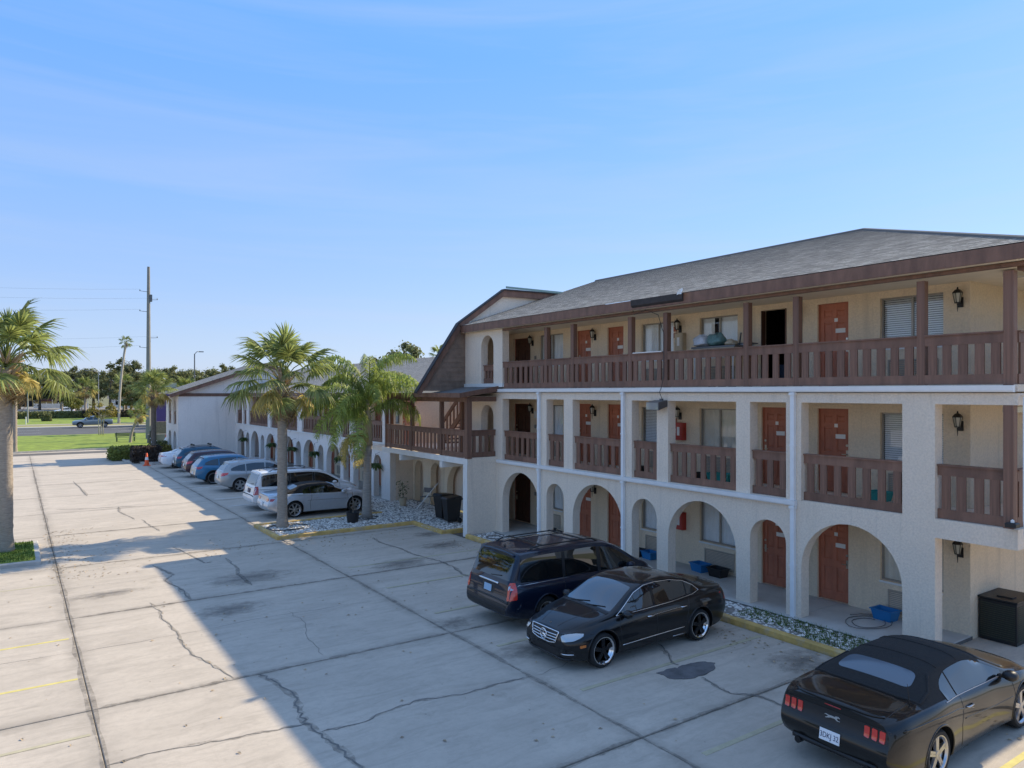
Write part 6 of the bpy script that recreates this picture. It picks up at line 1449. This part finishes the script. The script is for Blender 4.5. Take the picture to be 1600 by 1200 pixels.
for i, (px, d, s, k, lab) in enumerate(((112,168,.62,3,'small bright tree across the street just right of the street lamp'),(236,130,.66,1,'dark oak rising behind the concrete pole'),(268,118,.60,3,'sunny green tree right of the concrete pole'),(300,112,.72,3,'sunny green tree behind the ridge of the end block'),(345,100,.80,3,'bright green tree above the roof of the end block'),(205,150,.75,0,'dark oak between the tall thin palm and the concrete pole'),
      (560,92,.80,3,'bright green tree behind the wing roof left of the queen palm'),(600,96,.92,3,'taller bright tree behind the wing roof at the queen palm'),(632,110,1.12,1,'sparse dark oak above the roofs left of the motel gable'),(668,105,.80,0,'dark oak low behind the steep gable roof'),(500,100,.70,0,'dark oak behind the wing roof at the middle palm'))):
    tree(OAK[k], lab, polar(px, d), s, r_.uniform(0, 6.28), 'trees behind the roofs and poles')
for i, (x, y, s) in enumerate(((-75,30,1.1),(-82,62,1.2),(-70,95,1.1),(-60,-12,1.0),(10,-45,.9),(34,-40,.9))):
    tree(OAK[i % 3], 'oak %s, outside the view' % ('far off to the left','left of the lane','left near the street','behind and to the left','straight behind the viewpoint','behind and to the right')[i], (x, y, -.05), s, i, 'trees round the near side of the car park')
MYR = tree_mesh(61, 1.9, 1.35, 26, 62, .11, 'leafy', 3.1, 'barkw', .055, 3)
tree(MYR, 'small yellowing tree with several pale stems on the lawn', (9.0, 104.0, 0), 1.0, .4, name='ornamental_tree')
tree(MYR, 'thin yellowish tree by the verge right of the pickup', (16.0, 127.0, 0), .8, 2.0, name='ornamental_tree')
tree(MYR, 'thin yellowish tree near the base of the concrete pole', (21.5, 138.0, 0), .9, 4.0, name='ornamental_tree')
def hedge(name, label, x0, x1, y0, y1, h, n, ls, m, loc, seed, rough=.12, cat='hedge'):
    r = random.Random(seed); mb = MB(); lx, ly = x1-x0, y1-y0
    mb.box(x0+.1, x1-.1, y0+.1, y1-.1, 0, h-.12)
    for _ in range(n):
        f = r.random(); x, y, z = r.uniform(x0, x1), r.uniform(y0, y1), r.uniform(.03, h)
        if f < .4: z = h+r.uniform(-rough, rough*.6)
        elif f < .6: y = y0+r.uniform(-rough, rough)*.6
        elif f < .85: x = x0+r.uniform(-rough, rough)*.6
        else: x = x1+r.uniform(-rough, rough)*.6
        nv = Vector((r.uniform(-1,1), r.uniform(-1,1), r.uniform(-.3,1))).normalized(); u = nv.orthogonal().normalized(); v = nv.cross(u); s = ls*r.uniform(.6,1.4); p = Vector((x,y,z)); b = len(mb.v)
        mb.v += [tuple(p-u*s), tuple(p+v*s*.6), tuple(p+u*s), tuple(p-v*s*.6)]; mb.f.append((b,b+1,b+2,b+3)); mb.m.append(0)
    o = build(mb, name, M[m], None, fix=False); o.location = loc; return tag(o, label, cat)
hedge('clipped_hedge', 'dark purple green hedge clipped to a box behind the orange cone', -.95,.95,-.75,.75, 1.15, 2600, .075, 'leafd', (8.35, 61.6, .05), 1)
hedge('shrub', 'loose green shrubs spilling at the corner left of the clipped hedge', -1.1,1.0,-1.2,1.2, .85, 1500, .10, 'leaf2', (7.4, 65.2, .05), 2, .3, 'shrub')
hedge('shrub', 'yellow and orange leaved shrub behind the cone beside the inflatable', -.9,.9,-.8,.8, .8, 900, .09, 'leafy', (10.3, 65.6, .05), 3, .3, 'shrub')
hedge('shrub', 'grey green rounded bush against the corner of the end block', -.6,.6,-.6,.6, 1.1, 700, .08, 'leaf', (10.0, 66.8, .05), 4, .25, 'shrub')
hedge('long_hedge', 'long low hedge running along the far side of the street', -32, 11.5, -1.1,1.1, 1.35, 6500, .22, 'leaf', (0, 176.5, .0), 5, .25)
hedge('long_hedge', 'brownish low hedge right of the white crossover across the street', -1.5, 12, -1.0,1.0, 1.4, 2200, .22, 'leafd', (13.3, 176.5, .0), 6, .25)
hedge('shrub', 'small round bush alone on the far lawn', -.7,.7,-.7,.7, 1.3, 700, .13, 'leaf', (5.0, 160, .0), 7, .2, 'shrub')
hedge('shrub', 'low bush under the purple banner across the street', -1.6,1.6,-1,1, 1.3, 900, .16, 'leaf', (30.5, 150, .0), 8, .3, 'shrub')
# hanging ferns along the wing
fm = MB(); r_ = random.Random(9)
for k in range(120):
    a = r_.uniform(0, 6.28); l = r_.uniform(.25, .48); up = r_.uniform(-.2, .75); d = Vector((math.cos(a), math.sin(a), up)).normalized(); p = Vector((0,0,.02)); n_ = 5
    ps = [p+d*l*t+Vector((0,0,-.42*l*t*t*1.4)) for t in (0,.35,.7,1)]; s = Vector((-math.sin(a), math.cos(a), 0)); b = len(fm.v)
    for q, w in zip(ps, (.02,.055,.05,.01)): fm.v += [tuple(q-s*w), tuple(q+s*w)]
    fm.f += [(b+2*i, b+2*i+1, b+2*i+3, b+2*i+2) for i in range(3)]; fm.m += [0]*3
FERN = fm.mesh('fern', M['fern'], fix=False); BK = MB().lathe([(0,-.16),(.10,-.15),(.16,0),(.15,.01),(0,.0)], n=14).mesh('basket', M['hull'], True, 40)
wr_ = MB(); [wr_.tube([(.15*math.cos(a), .15*math.sin(a), 0), (0,0,.55)], .006, 4) for a in (0, 2.1, 4.2)]; wr_.tube([(0,0,.54),(.25,0,.62)], .008, 4); WR = wr_.mesh('hanger', M['iron'])
for q, lab in ((58.4,'hanging fern at the far end of the arches'),(51.0,'hanging fern between the arches left of the middle palm trunk'),(46.4,'hanging fern just right of the middle palm trunk'),(42.2,'hanging fern above the roof of the white minivan'),(38.1,'hanging fern left of the queen palm trunk, above the silver convertible'),(33.35,'hanging fern right of the queen palm trunk, nearest the porch')):
    t = thing('hanging_fern', lab, 'hanging plant', (FX-.30, q, 1.78), 0, 'ferns hung along the arches of the wing')
    child('basket', BK, t); child('foliage', FERN, t, rz=q); child('hanger', WR, t)

# ================================================================== SMALL THINGS
# wall lanterns
lb = MB(); lb.bbox(-.03, 0, -.055, .055, -.10, .12, .008); lb.tube([(-.02,0,.06),(-.09,0,.02),(-.15,0,.02)], .013, 6); lb.tube([(-.15,0,-.03),(-.15,0,-.20)], [.016,.004], 6)
for k in range(6):
    a = 2*PI*k/6; lb.tube([(-.15+.055*math.cos(a), .055*math.sin(a), .0), (-.15+.092*math.cos(a), .092*math.sin(a), .20)], .007, 4)
lb.lathe([(.062,-.02),(.062,.0)], (-.15,0,0), 6); lb.lathe([(.10,.195),(.10,.215),(.055,.27),(.02,.285),(.012,.33),(0,.335)], (-.15,0,0), 6)
LB = lb.mesh('lantern_frame', M['iron']); LG = MB().lathe([(.048,.0),(.082,.197)], (-.15,0,0), 6).mesh('lantern_glass', M['frost'])
FLN = ('ground floor', 'middle floor', 'top floor')
for fl, z in enumerate((1.88, 4.62, 7.30)):
    for q, lab in ((19.38,'between the two left doors'),(15.42,'between the narrow and the wide window'),(11.28,'left of the door nearest the corner'),(7.40,'near the right end of the wall')):
        if fl == 0 and q in (11.28, 15.42): continue
        t = thing('wall_lantern', 'black wall lantern %s on the %s' % (lab, FLN[fl]), 'lantern', (BX-.001, q, z), 0, 'wall lanterns of the motel')
        child('frame', LB, t); child('glass', LG, t)
    if fl: 
        t = thing('wall_lantern', 'black wall lantern beside the dark stair door on the %s' % FLN[fl], 'lantern', (BX-.001, 23.12, z), 0, 'wall lanterns of the motel'); child('frame', LB, t); child('glass', LG, t)
# extinguisher cabinets and small number plates
for z, m, lab in ((1.16,'extred','red fire extinguisher cabinet on the ground floor wall under the arch'),(3.90,'extred','red fire extinguisher cabinet on the middle floor wall by the lantern'),(6.64,'tan','tan fire extinguisher cabinet with a white handle on the top floor wall')):
    t = thing('extinguisher_cabinet', lab, 'cabinet', (BX-.001, 15.34, z), 0, 'fire extinguisher cabinets')
    b_ = build(MB().bbox(-.17, 0, -.16, .16, 0, .53, .01), 'case', M[m], t, keep=False); build(MB().box(-.182,-.171,-.13,.13,.03,.50), 'door', M[m], t, keep=False)
    build(MB().box(-.19,-.183,-.05,.05,.14,.40), 'window', M['card'], t, keep=False); build(MB().tube([(-.185,.09,.22),(-.20,.09,.24),(-.20,.09,.32),(-.185,.09,.34)], .008, 5), 'handle', M['brass'], t, keep=False)
for z, n in ((4.40,'middle'),(7.05,'top')):
    t = thing('wall_plaque', 'pair of small brown plates under the lantern on the %s floor' % n, 'plaque', (BX-.001, 15.62, z), 0, 'brown plates on the gallery walls')
    for k in (0, 1): build(MB().bbox(-.012,0,-.07,.07,k*.20,k*.20+.15,.004), 'plate', M['door'], t, keep=False)
for z, n in ((3.95,'middle'),(6.66,'top'),(1.3,'ground')):
    tag(build(MB().bbox(BX-.02, BX-.001, 22.88, 22.99, z, z+.14, .004), 'light_switch', M['alu']), 'small dark switch plate beside the stair door on the %s floor' % n, 'switch', 'switch plates by the stair doors')
tag(build(MB().box(BX-.015, BX-.001, 22.86, 23.0, 4.35, 4.62), 'notice', M['card']), 'pale notice on the middle floor wall by the stair door', 'notice')
# floodlight and its cable
t = thing('floodlight', 'white and grey box floodlight hung on the beam over the middle gallery', 'floodlight', (FX-.02, 14.40, 4.98))
build(MB().prism([(-.36,-.12),(-.36,.10),(-.02,.16),(-.02,-.02)], 'y', -.24, .24), 'housing', M['steel'], t, keep=False); build(MB().box(-.375,-.361,-.22,.22,-.10,.09), 'lens', M['lens'], t, keep=False)
build(MB().box(-.03,.02,-.05,.05,.1,.2), 'bracket', M['steel'], t, keep=False)
tag(build(MB().tube([(FX-.06,14.30,5.10),(FX-.14,14.36,5.36),(FX-.13,14.30,5.5),(FX-.02,14.31,5.8),(FX-.01,14.32,7.0),(FX-.05,14.5,7.55),(FX-.14,14.9,7.72),(FX-.2,15.3,7.62),(FX-.22,15.38,7.85)], .009, 6), 'cable', M['hull'], None, True), 'loose black cable hanging from the roof edge down to the floodlight', 'cable')
tag(build(MB().tube([(16.4,5.52,5.30),(15.2,5.52,5.31),(15.04,5.51,5.26),(15.0,5.50,5.1),(15.0,5.50,3.05),(14.98,5.48,2.90),(14.93,5.46,2.72)], .022, 8), 'conduit', M['white'], None, True), 'thin white pipe running down the corner post at the right edge', 'pipe')
t = thing('camera_unit', 'small black device with a white cap on the balcony corner', 'device', (14.98, 5.66, 2.90)); build(MB().bbox(-.12,.06,-.08,.10,0,.09,.02), 'case', M['hull'], t, keep=False); build(MB().lathe([(.03,.09),(.03,.13),(0,.15)], (-.05,0,0), 10), 'cap', M['card'], t, keep=False)
tag(build(MB().bbox(15.9,16.35,5.95,6.2,4.97,5.09,.01), 'ceiling_lamp', M['frost']), 'small cream ceiling lamp at the corner of the middle gallery', 'lamp', 'cream ceiling lamps'); tag(build(MB().bbox(15.9,16.35,5.95,6.2,7.62,7.73,.01), 'ceiling_lamp', M['frost']), 'small cream ceiling lamp at the corner of the top gallery', 'lamp', 'cream ceiling lamps')
# tubs and pots under the air conditioners
tb = MB(); 
tb.add([(-.15,-.20,0),(.15,-.20,0),(.15,.20,0),(-.15,.20,0),(-.19,-.25,.24),(.19,-.25,.24),(.19,.25,.24),(-.19,.25,.24),(-.17,-.23,.24),(.17,-.23,.24),(.17,.23,.24),(-.17,.23,.24),(-.14,-.19,.06),(.14,-.19,.06),(.14,.19,.06),(-.14,.19,.06)],
       [(3,2,1,0),(0,1,5,4),(1,2,6,5),(2,3,7,6),(3,0,4,7),(4,5,9,8),(5,6,10,9),(6,7,11,10),(7,4,8,11),(8,9,13,12),(9,10,14,13),(10,11,15,14),(11,8,12,15),(12,13,14,15)])
tb.box(-.205,.205,-.265,.265,.225,.245) if False else None
TB = {k: tb.mesh('tub', M[k]) for k in ('blue','teal','hull')}
rim_ = MB()
for a in ((-.21,-.185,-.27,.27),(.185,.21,-.27,.27)): rim_.box(a[0],a[1],a[2],a[3],.225,.247)
for a in ((-.184,.184,-.27,-.245),(-.184,.184,.245,.27)): rim_.box(a[0],a[1],a[2],a[3],.225,.247)
RM = {k: rim_.mesh('rim', M[k]) for k in ('blue','teal','hull')}
for m, y, z, lab, s, x in (('blue',14.32,F0,'blue plastic tub on the ground floor under the wide grille',1,16.55),('hull',13.62,F0,'dark plastic tub right of the blue tub under the wide grille',1,16.5),('blue',8.85,F0,'blue plastic tub on the ground floor in the nearest big arch',1,16.55),('blue',16.30,F0,'blue plastic tub seen through the small middle arch',.95,16.5),('hull',16.85,F0,'dark plastic tub beside the blue one in the small middle arch',1,16.4),('hull',21.2,F0,'dark pot in the small arch nearest the porch',1,16.2),
      ('teal',8.95,F1,'teal tub behind the railing of the middle floor near the corner',.9,16.5),('teal',13.72,F1,'green tub behind the wide middle floor railing, left of two',.85,16.5),('teal',13.3,F1,'green tub behind the wide middle floor railing, right of two',.95,16.4),('hull',14.25,F1,'small dark tub behind the wide middle floor railing',.7,16.5),('hull',16.7,F1,'small dark tub behind the narrow middle floor railing',.7,16.4)):
    t = thing('plastic_tub', lab, 'tub', (x, y, z+.001), rs.uniform(-.2,.2), 'tubs catching drips on the galleries'); t.scale = (s, s, s); child('tub', TB[m], t); child('rim', RM[m], t)
tag(build(MB().tube([(16.1,17.0,F0),(16.75,17.28,F0+1.05)], .035, 6), 'leaning_board', M['hull']), 'dark pole leaning in the small middle arch', 'pole')
tag(build(MB().tube([(15.95+(.34+.010*k)*math.cos(k*.42)*(1+.12*math.sin(k*.9)), 8.95+(.26+.008*k)*math.sin(k*.42), F0+.012+.0008*k) for k in range(34)], .009, 5), 'cable', M['steel'], None, True), 'thin cable coiled loosely on the walkway by the blue tub', 'cable')
# bundles on the top gallery
t = thing('table', 'long folding table on the top gallery piled with bagged things', 'table', (16.05, 13.2, F2+.06))
build(MB().bbox(-.3,.3,-.75,.75,1.02,1.07,.01), 'top', M['steel'], t, keep=False); build(MB().box(-.28,.28,-.70,.70,.86,1.018), 'box_frame', M['tan'], t, keep=False)
for x in (-.26,.26):
    for y in (-.66,.66): build(MB().tube([(x,y,0),(x,y,.86)], .022, 6), 'leg', M['card'], t, keep=False)
def lump(name, label, cat, m, loc, sx, sy, sz, seed, n=14):
    r = random.Random(seed); mb = MB(); ph = [r.uniform(0,6.28) for _ in range(8)]; prof = []
    vs = []; fs = []
    for i in range(n+1):
        th = PI*i/n
        for k in range(20):
            a = 2*PI*k/20; q = 1+.10*math.sin(3*a+ph[0]+2*th)+.08*math.sin(5*a+ph[1]-3*th)+.06*math.sin(7*th+ph[2]+a)
            z = math.cos(th); vs.append((sx*q*math.sin(th)*math.cos(a), sy*q*math.sin(th)*math.sin(a), sz*(z*q if z > 0 else z*.35)+sz*.35))
    fs = [(i*20+k, i*20+(k+1) % 20, (i+1)*20+(k+1) % 20, (i+1)*20+k) for i in range(n) for k in range(20)]
    o = build(mb.add(vs, fs), name, M[m], None, True); o.location = loc; return tag(o, label, cat)
lump('plastic_bag', 'white stuffed plastic bag on the left end of the gallery table', 'bag', 'bag', (15.95, 13.72, F2+1.13), .24, .30, .24, 1)
lump('tarp_bundle', 'grey green tarp bundle in the middle of the gallery table', 'bundle', 'bagg', (15.98, 13.22, F2+1.13), .24, .30, .26, 2); lump('plastic_bag', 'small crumpled pale bag on the right end of the gallery table', 'bag', 'tan', (16.0, 12.78, F2+1.13), .16, .18, .12, 3)
tag(build(MB().tube([(16.02,12.55,F2+.9),(15.97,12.42,F2+1.45)], .02, 6), 'umbrella', M['hull']), 'dark closed umbrella upright at the right end of the gallery table', 'umbrella')
t = thing('grill_stand', 'small pale box grill on a thin stand left of the open doorway', 'grill', (16.3, 12.55, F2)); build(MB().bbox(-.2,.2,-.16,.16,.90,1.16,.02), 'box', M['bag'], t, keep=False); build(MB().box(-.22,.22,-.26,.2,1.165,1.19), 'lid', M['steel'], t, keep=False)
for x in (-.16,.16): build(MB().tube([(x,0,0),(x,0,.9)], .015, 6), 'leg', M['card'], t, keep=False)
for k, y in enumerate((13.55, 13.2, 12.85, 12.35)): tag(build(MB().lathe([(.10,0),(.12,.16),(.11,.16),(.09,.02),(0,.02)], (16.15, y, F2), 12), 'flower_pot', M['hull']), 'small dark pot on the floor under the gallery table, number %s from the left' % ('one two three four'.split()[k]), 'pot', 'pots under the gallery table')
# wheelie bins
def bin_(label, x, y, rz, lid):
    t = thing('wheelie_bin', label, 'bin', (x, y, .10), rz, 'black wheelie bins under the porch')
    w0,w1,d0,d1,h = .21,.28,.24,.33,.98
    build(MB().add([(-d0,-w0,.06),(d0,-w0,.06),(d0,w0,.06),(-d0,w0,.06),(-d1,-w1,h),(d1,-w1,h),(d1,w1,h),(-d1,w1,h)], [(0,3,2,1),(4,5,6,7),(0,1,5,4),(1,2,6,5),(2,3,7,6),(3,0,4,7)]).box(-d1-.02,d1+.02,-w1-.02,w1+.02,h-.06,h-.001), 'body', M['hull'], t, keep=False)
    l = build(MB().add([(-.36,-.31,0),(.36,-.31,0),(.36,.31,0),(-.36,.31,0),(-.30,-.26,.07),(.30,-.26,.06),(.30,.26,.06),(-.30,.26,.07)], [(0,3,2,1),(4,5,6,7),(0,1,5,4),(1,2,6,5),(2,3,7,6),(3,0,4,7)]), 'lid', M['hull'], t, keep=False); l.location = (0,0,h+.002); l.rotation_euler = (0, lid, 0)
    for s in (-.25,.25): build(MB().lathe([(.10,-.03),(.10,.03)], (.24, s, .10), 16, 'y'), 'wheel', M['rubber'], t, True, 40, keep=False)
    build(MB().tube([(.36,-.26,h-.05),(.42,-.26,h-.03),(.42,.26,h-.03),(.36,.26,h-.05)], .016, 6), 'handle', M['hull'], t, keep=False)
    return t
bin_('black wheelie bin further back, left one of the pair', 14.75, 26.45, .15, .05); bin_('black wheelie bin in front, right one of the pair', 14.62, 25.55, -.12, -.10)
# odds and ends by the porch
t = thing('potted_plant', 'straggly potted plant in a pale pot against the porch side wall', 'potted plant', (14.9, 30.6, .10)); build(MB().lathe([(.14,0),(.20,.36),(.18,.36),(.12,.04),(0,.04)], n=14), 'pot', M['tan'], t, True, 40, keep=False)
mb = MB(); r_ = random.Random(8)
for k in range(90):
    a = r_.uniform(0,6.28); p = Vector((r_.gauss(0,.14), r_.gauss(0,.14), r_.uniform(.4,1.15))); d = Vector((math.cos(a),math.sin(a),r_.uniform(-.4,.6)))*.12; s = Vector((-math.sin(a),math.cos(a),0))*.035; mb.add([p-d*.5, p+s, p+d, p-s], [(0,1,2,3)])
mb.tube([(0,0,.05),(.02,.03,.6),(.0,.05,1.1)], .015, 5); build(mb, 'foliage', M['leaf'], t, fix=False, keep=False)
t = thing('folding_chair', 'grey metal folding chair left open against the niche wall', 'chair', (15.7, 29.75, .10), .6)
for y in (-.22,.22): build(MB().tube([(-.25,y,0),(.2,y,.85)], .014, 6).tube([(.25,y,0),(-.18,y,.45)], .014, 6), 'frame', M['alloy'], t, keep=False)
build(MB().box(-.2,.2,-.2,.2,.44,.46), 'seat', M['steel'], t, keep=False); build(MB().box(.14,.17,-.2,.2,.62,.84), 'backrest', M['steel'], t, keep=False)
tag(build(MB().tube([(14.9,29.2,.12),(15.9,29.0,1.25)], .022, 6), 'leaning_pole', M['card']), 'white pole leaning beside the folding chair under the porch', 'pole')
t = thing('potted_plant', 'slim bare plant in a black pot in the white gravel between the palms', 'potted plant', (11.35, 27.9, .085)); build(MB().lathe([(.22,0),(.27,.42),(.25,.42),(.2,.06),(0,.06)], n=18), 'pot', M['hull'], t, True, 40, keep=False); build(MB().tube([(0,0,.06),(.02,0,.7),(-.02,.02,1.25)], [.03,.022,.01], 6).tube([(0,0,.5),(.10,.03,.85)], .012, 5), 'stem', M['bark'], t, keep=False)
mb = MB(); n = 40; pts = [(8.75+.78*math.cos(a*2*PI/n)*(1+.05*math.sin(3*a)), 28.1+.62*math.sin(a*2*PI/n), .13) for a in range(n-5)]
tag(build(mb.tube(pts, .022, 6), 'garden_hose', M['hull'], None, True), 'dark hose looped round the foot of the palm on the gravel', 'hose')
tag(build(MB().tube([(12.2+.42*math.cos(a*.35), 28.3+.36*math.sin(a*.35), .13) for a in range(16)], .018, 6), 'garden_hose', M['hull'], None, True), 'thin dark pipe curled at the foot of the queen palm', 'hose')
tag(build(MB().tube([(14.3+.28*math.cos(a*.38), 21.9+.30*math.sin(a*.38), .125) for a in range(15)], .012, 6), 'garden_hose', M['hull'], None, True), 'small dark pipe loop on the gravel by the corner wall', 'hose')
# condenser box at the right corner
t = thing('condenser_unit', 'dark green black air conditioning condenser against the end wall', 'condenser', (17.75, 6.82, .04))
build(MB().bbox(-.50,.50,-.36,.36,.0,.88,.02), 'case', M['hull'], t, keep=False)
mb = MB()
for k in range(17): mb.box(-.515,-.501,-.33,.33,.08+k*.044,.10+k*.044); mb.box(-.46,.46,-.375,-.361,.08+k*.044,.10+k*.044)
o = build(mb, 'fins', mat('olive metal fin', (.045,.05,.03), .5), t, keep=False); o['kind'] = 'stuff'
build(MB().box(-.52,.52,-.38,.38,.885,.92).box(-.3,-.1,-.2,.1,.921,.95), 'lid', M['hull'], t, keep=False)
# orange cone, clipped bed, generic inflatable
t = thing('traffic_cone', 'orange traffic cone at the corner of the planter beyond the parked cars', 'cone', (8.02, 58.9, .0)); build(MB().lathe([(.17,.04),(.05,.9),(.035,.92),(0,.92)], n=18), 'cone', M['cone'], t, True, 40, keep=False); build(MB().bbox(-.24,.24,-.24,.24,0,.04,.01), 'base', M['cone'], t, keep=False); build(MB().lathe([(.118,.42),(.089,.62),(.092,.62),(.121,.42)], n=18), 'band', M['card'], t, True, 40, keep=False)
mb = MB(); pl_ = [(7.15,62.9),(8.6,59.3),(10.5,59.7),(10.6,66.8),(9.0,67.4),(7.0,66.8)]
mb.prism(pl_, 'z', -.03, .10); struct(mb, 'corner_bed', M['soil'])
for a, b in zip(pl_, pl_[1:]+pl_[:1]):
    d = Vector((b[0]-a[0], b[1]-a[1])).normalized(); n_ = Vector((d.y, -d.x))*.15
    struct(MB().prism([a, b, (b[0]+n_.x, b[1]+n_.y), (a[0]+n_.x, a[1]+n_.y)], 'z', -.03, .14), 'bed_kerb', M['kerb'])
t = thing('inflatable_decoration', 'red and white inflatable yard decoration in front of the end block', 'inflatable', (11.4, 70.0, .05))
build(MB().lathe([(.3,0),(.55,.15),(.62,.45),(.5,.75),(.0,.8)], n=20), 'base', M['inflr'], t, True, keep=False); build(MB().lathe([(.0,.7),(.48,.78),(.52,1.05),(.36,1.38),(.0,1.42)], n=20), 'middle', M['inflw'], t, True, keep=False); build(MB().lathe([(.36,1.36),(.40,1.48),(.34,1.62),(.2,1.75),(0,1.82)], n=20), 'top', M['inflr'], t, True, keep=False)
# bench, banner sign, low wall and the boxes by the pole
t = thing('bench', 'dark green slatted bench on the lawn before the street', 'bench', (10.0, 88.6, .05), .05)
for k in range(4): build(MB().box(-1.0,1.0,-.24+k*.12,-.15+k*.12,.44,.47), 'slat', M['bench'], t, keep=False)
for k in range(3): build(MB().box(-1.0,1.0,.26,.29,.55+k*.14,.65+k*.14), 'slat', M['bench'], t, keep=False)
for x in (-.85,.85): build(MB().box(x-.03,x+.03,-.22,-.17,0,.44).box(x-.03,x+.03,.22,.27,0,.98), 'leg', M['bench'], t, keep=False)
t = thing('pylon_sign', 'tall purple banner on a stone pier beside the street', 'sign', (14.1, 92.5, .0)); build(MB().bbox(-.55,.55,-.4,.4,0,2.0,.03), 'pier', M['brick'], t, keep=False); build(MB().bbox(-.5,.5,-.16,.16,2.0,4.6,.02), 'banner', M['purple'], t, keep=False); build(MB().bbox(-.55,.55,-.2,.2,4.6,4.68,.01), 'cap', M['alloy'], t, keep=False)
t = thing('pylon_sign', 'grey and purple sign tower far across the street', 'sign', (27, 165, .0)); build(MB().bbox(-1.0,1.0,-.4,.4,0,6.4,.05), 'tower', M['purple'], t, keep=False); build(MB().bbox(-1.1,1.1,-.5,.5,6.4,7.4,.05), 'cap', M['polesteel'], t, keep=False)
tag(build(MB().bbox(11.6,14.9,84.7,85.0,-.05,.95,.03), 'low_wall', M['pole']), 'low grey wall behind the inflatable near the concrete pole', 'wall')
tag(build(MB().bbox(11.75,12.35,84.0,84.5,-.05,1.35,.03), 'utility_box', M['hull']), 'dark utility box beside the foot of the concrete pole', 'utility box')
t = thing('utility_pole', 'tall round concrete utility pole with short insulator arms', 'utility pole', (12.77, 92.4, -.05)); build(MB().tube([(0,0,0),(0,0,9),(0,0,19.9)], [.30,.24,.15], 14), 'shaft', M['pole'], t, True, 40, keep=False)
for z, s in ((17.0,-1),(16.1,1),(14.7,-1),(11.7,1),(10.55,-1)):
    a = build(MB().tube([(0,0,z),(s*.95,-.05,z+.06)], [.03,.02], 6).lathe([(.04,0),(.06,.05),(.04,.10),(.05,.14)], (s*.9,-.05,z+.06), 8), 'insulator_arm', M['steel'], t, keep=False)
    tag(build(MB().tube([(12.77+s*.9+dx, 92.35+dx*.02, z+.2+1.3*((2*(dx+45)/90-1)**2-1) if False else z+.2-1.4*(1-((dx+30)/30)**2)) for dx in range(-60, 1, 5)], .008, 4), 'overhead_wire', M['wire']), 'thin overhead wire at %s on the utility pole' % {17.0:'the highest arm',16.1:'the second arm',14.7:'the third arm',11.7:'the fourth arm',10.55:'the lowest arm'}[z], 'wire', 'overhead wires')
build(MB().box(.1,.36,-.2,.2,15.9,16.7), 'pole_box', M['steel'], t, keep=False)
def lamp(label, x, y, h, arm, dirs=(-1,), m='polesteel'):
    t = thing('street_lamp', label, 'street lamp', (x, y, -.02), 0, 'street lamps'); build(MB().tube([(0,0,0),(0,0,h)], [.13,.08], 8), 'pole', M[m], t, True, 40, keep=False)
    for s in dirs: build(MB().tube([(0,0,h-.1),(s*arm*.5,0,h+.3),(s*arm,0,h+.35)], .05, 6), 'arm', M[m], t, True, keep=False); build(MB().bbox(min(s*arm,s*(arm+.7)), max(s*arm,s*(arm+.7)), -.15,.15,h+.26,h+.40,.03), 'lamp_head', M[m], t, keep=False)
lamp('grey street lamp with one long arm before the far car park', *polar(103,190)[:2], 8.0, 2.2); lamp('taller street lamp with two arms among the oaks', *polar(154,205)[:2], 11.2, 2.6, (-1,1)); lamp('dark lamp post with a curved top right of the concrete pole', *polar(304,112)[:2], 11.4, .6, (1,), 'steel')
lamp('plain grey post on the far verge right of the nearest left palm', *polar(43.5,128)[:2], 6.8, .3, (1,)); lamp('low car park lamp behind the street lamp with one arm', *polar(128,225)[:2], 7.6, 1.8, (-1,1))
tag(build(MB().tube([(*polar(40.5,121)[:2],0),(*polar(40.5,121)[:2],1.3)], .07, 8), 'marker_post', M['card']), 'short white marker post at the kerb of the street', 'post')
# buildings across the far car park
t = thing('far_shop', 'low ochre shop with a maroon sign beyond the far car park', 'building', (*polar(75,275)[:2], 0), R(-8)); build(MB().box(-12,10,0,8,0,5.2).box(-12.2,10.2,-.2,8.2,5.2,5.7), 'wall', M['tanwall'], t, keep=False); build(MB().bbox(-4.2,2.0,-.45,-.01,2.1,4.7,.05), 'sign_board', M['maroon'], t, keep=False); build(MB().box(-10.5,-5,-.06,-.01,.2,2.3), 'shop_window', M['dark'], t, keep=False); build(MB().box(3,8.5,-.06,-.01,.2,2.3), 'shop_window', M['dark'], t, keep=False)
t = thing('white_fence', 'white panelled fence round the far yard behind the white crossover', 'fence', (*polar(96,248)[:2], 0), R(-6))
for k in range(9): build(MB().bbox(-7.9+1.75*k+.05, -7.9+1.75*(k+1)-.05, -.04,.04,.15,1.6,.02), 'panel', M['whitetrim'], t, keep=False)
for k in range(10): build(MB().bbox(-7.9+1.75*k-.08, -7.9+1.75*k+.08, -.1,.1,0,2.0 if k % 3 else 2.9,.03), 'post', M['card'], t, keep=False)
t = thing('far_house', 'white low building glimpsed between the trunks beyond the street', 'building', (*polar(215,260)[:2], 0), R(-10)); build(MB().box(-9,9,0,7,0,3.2), 'wall', M['whitetrim'], t, keep=False); build(MB().prism([(-.6,3.2),(7.6,3.2),(3.5,5.4)], 'x', -9.6, 9.6), 'roof', M['roofw'], t, keep=False); [build(MB().box(-7+4*k,-5+4*k,-.05,-.01,1,2.3), 'window', M['dark'], t, keep=False) for k in range(4)]
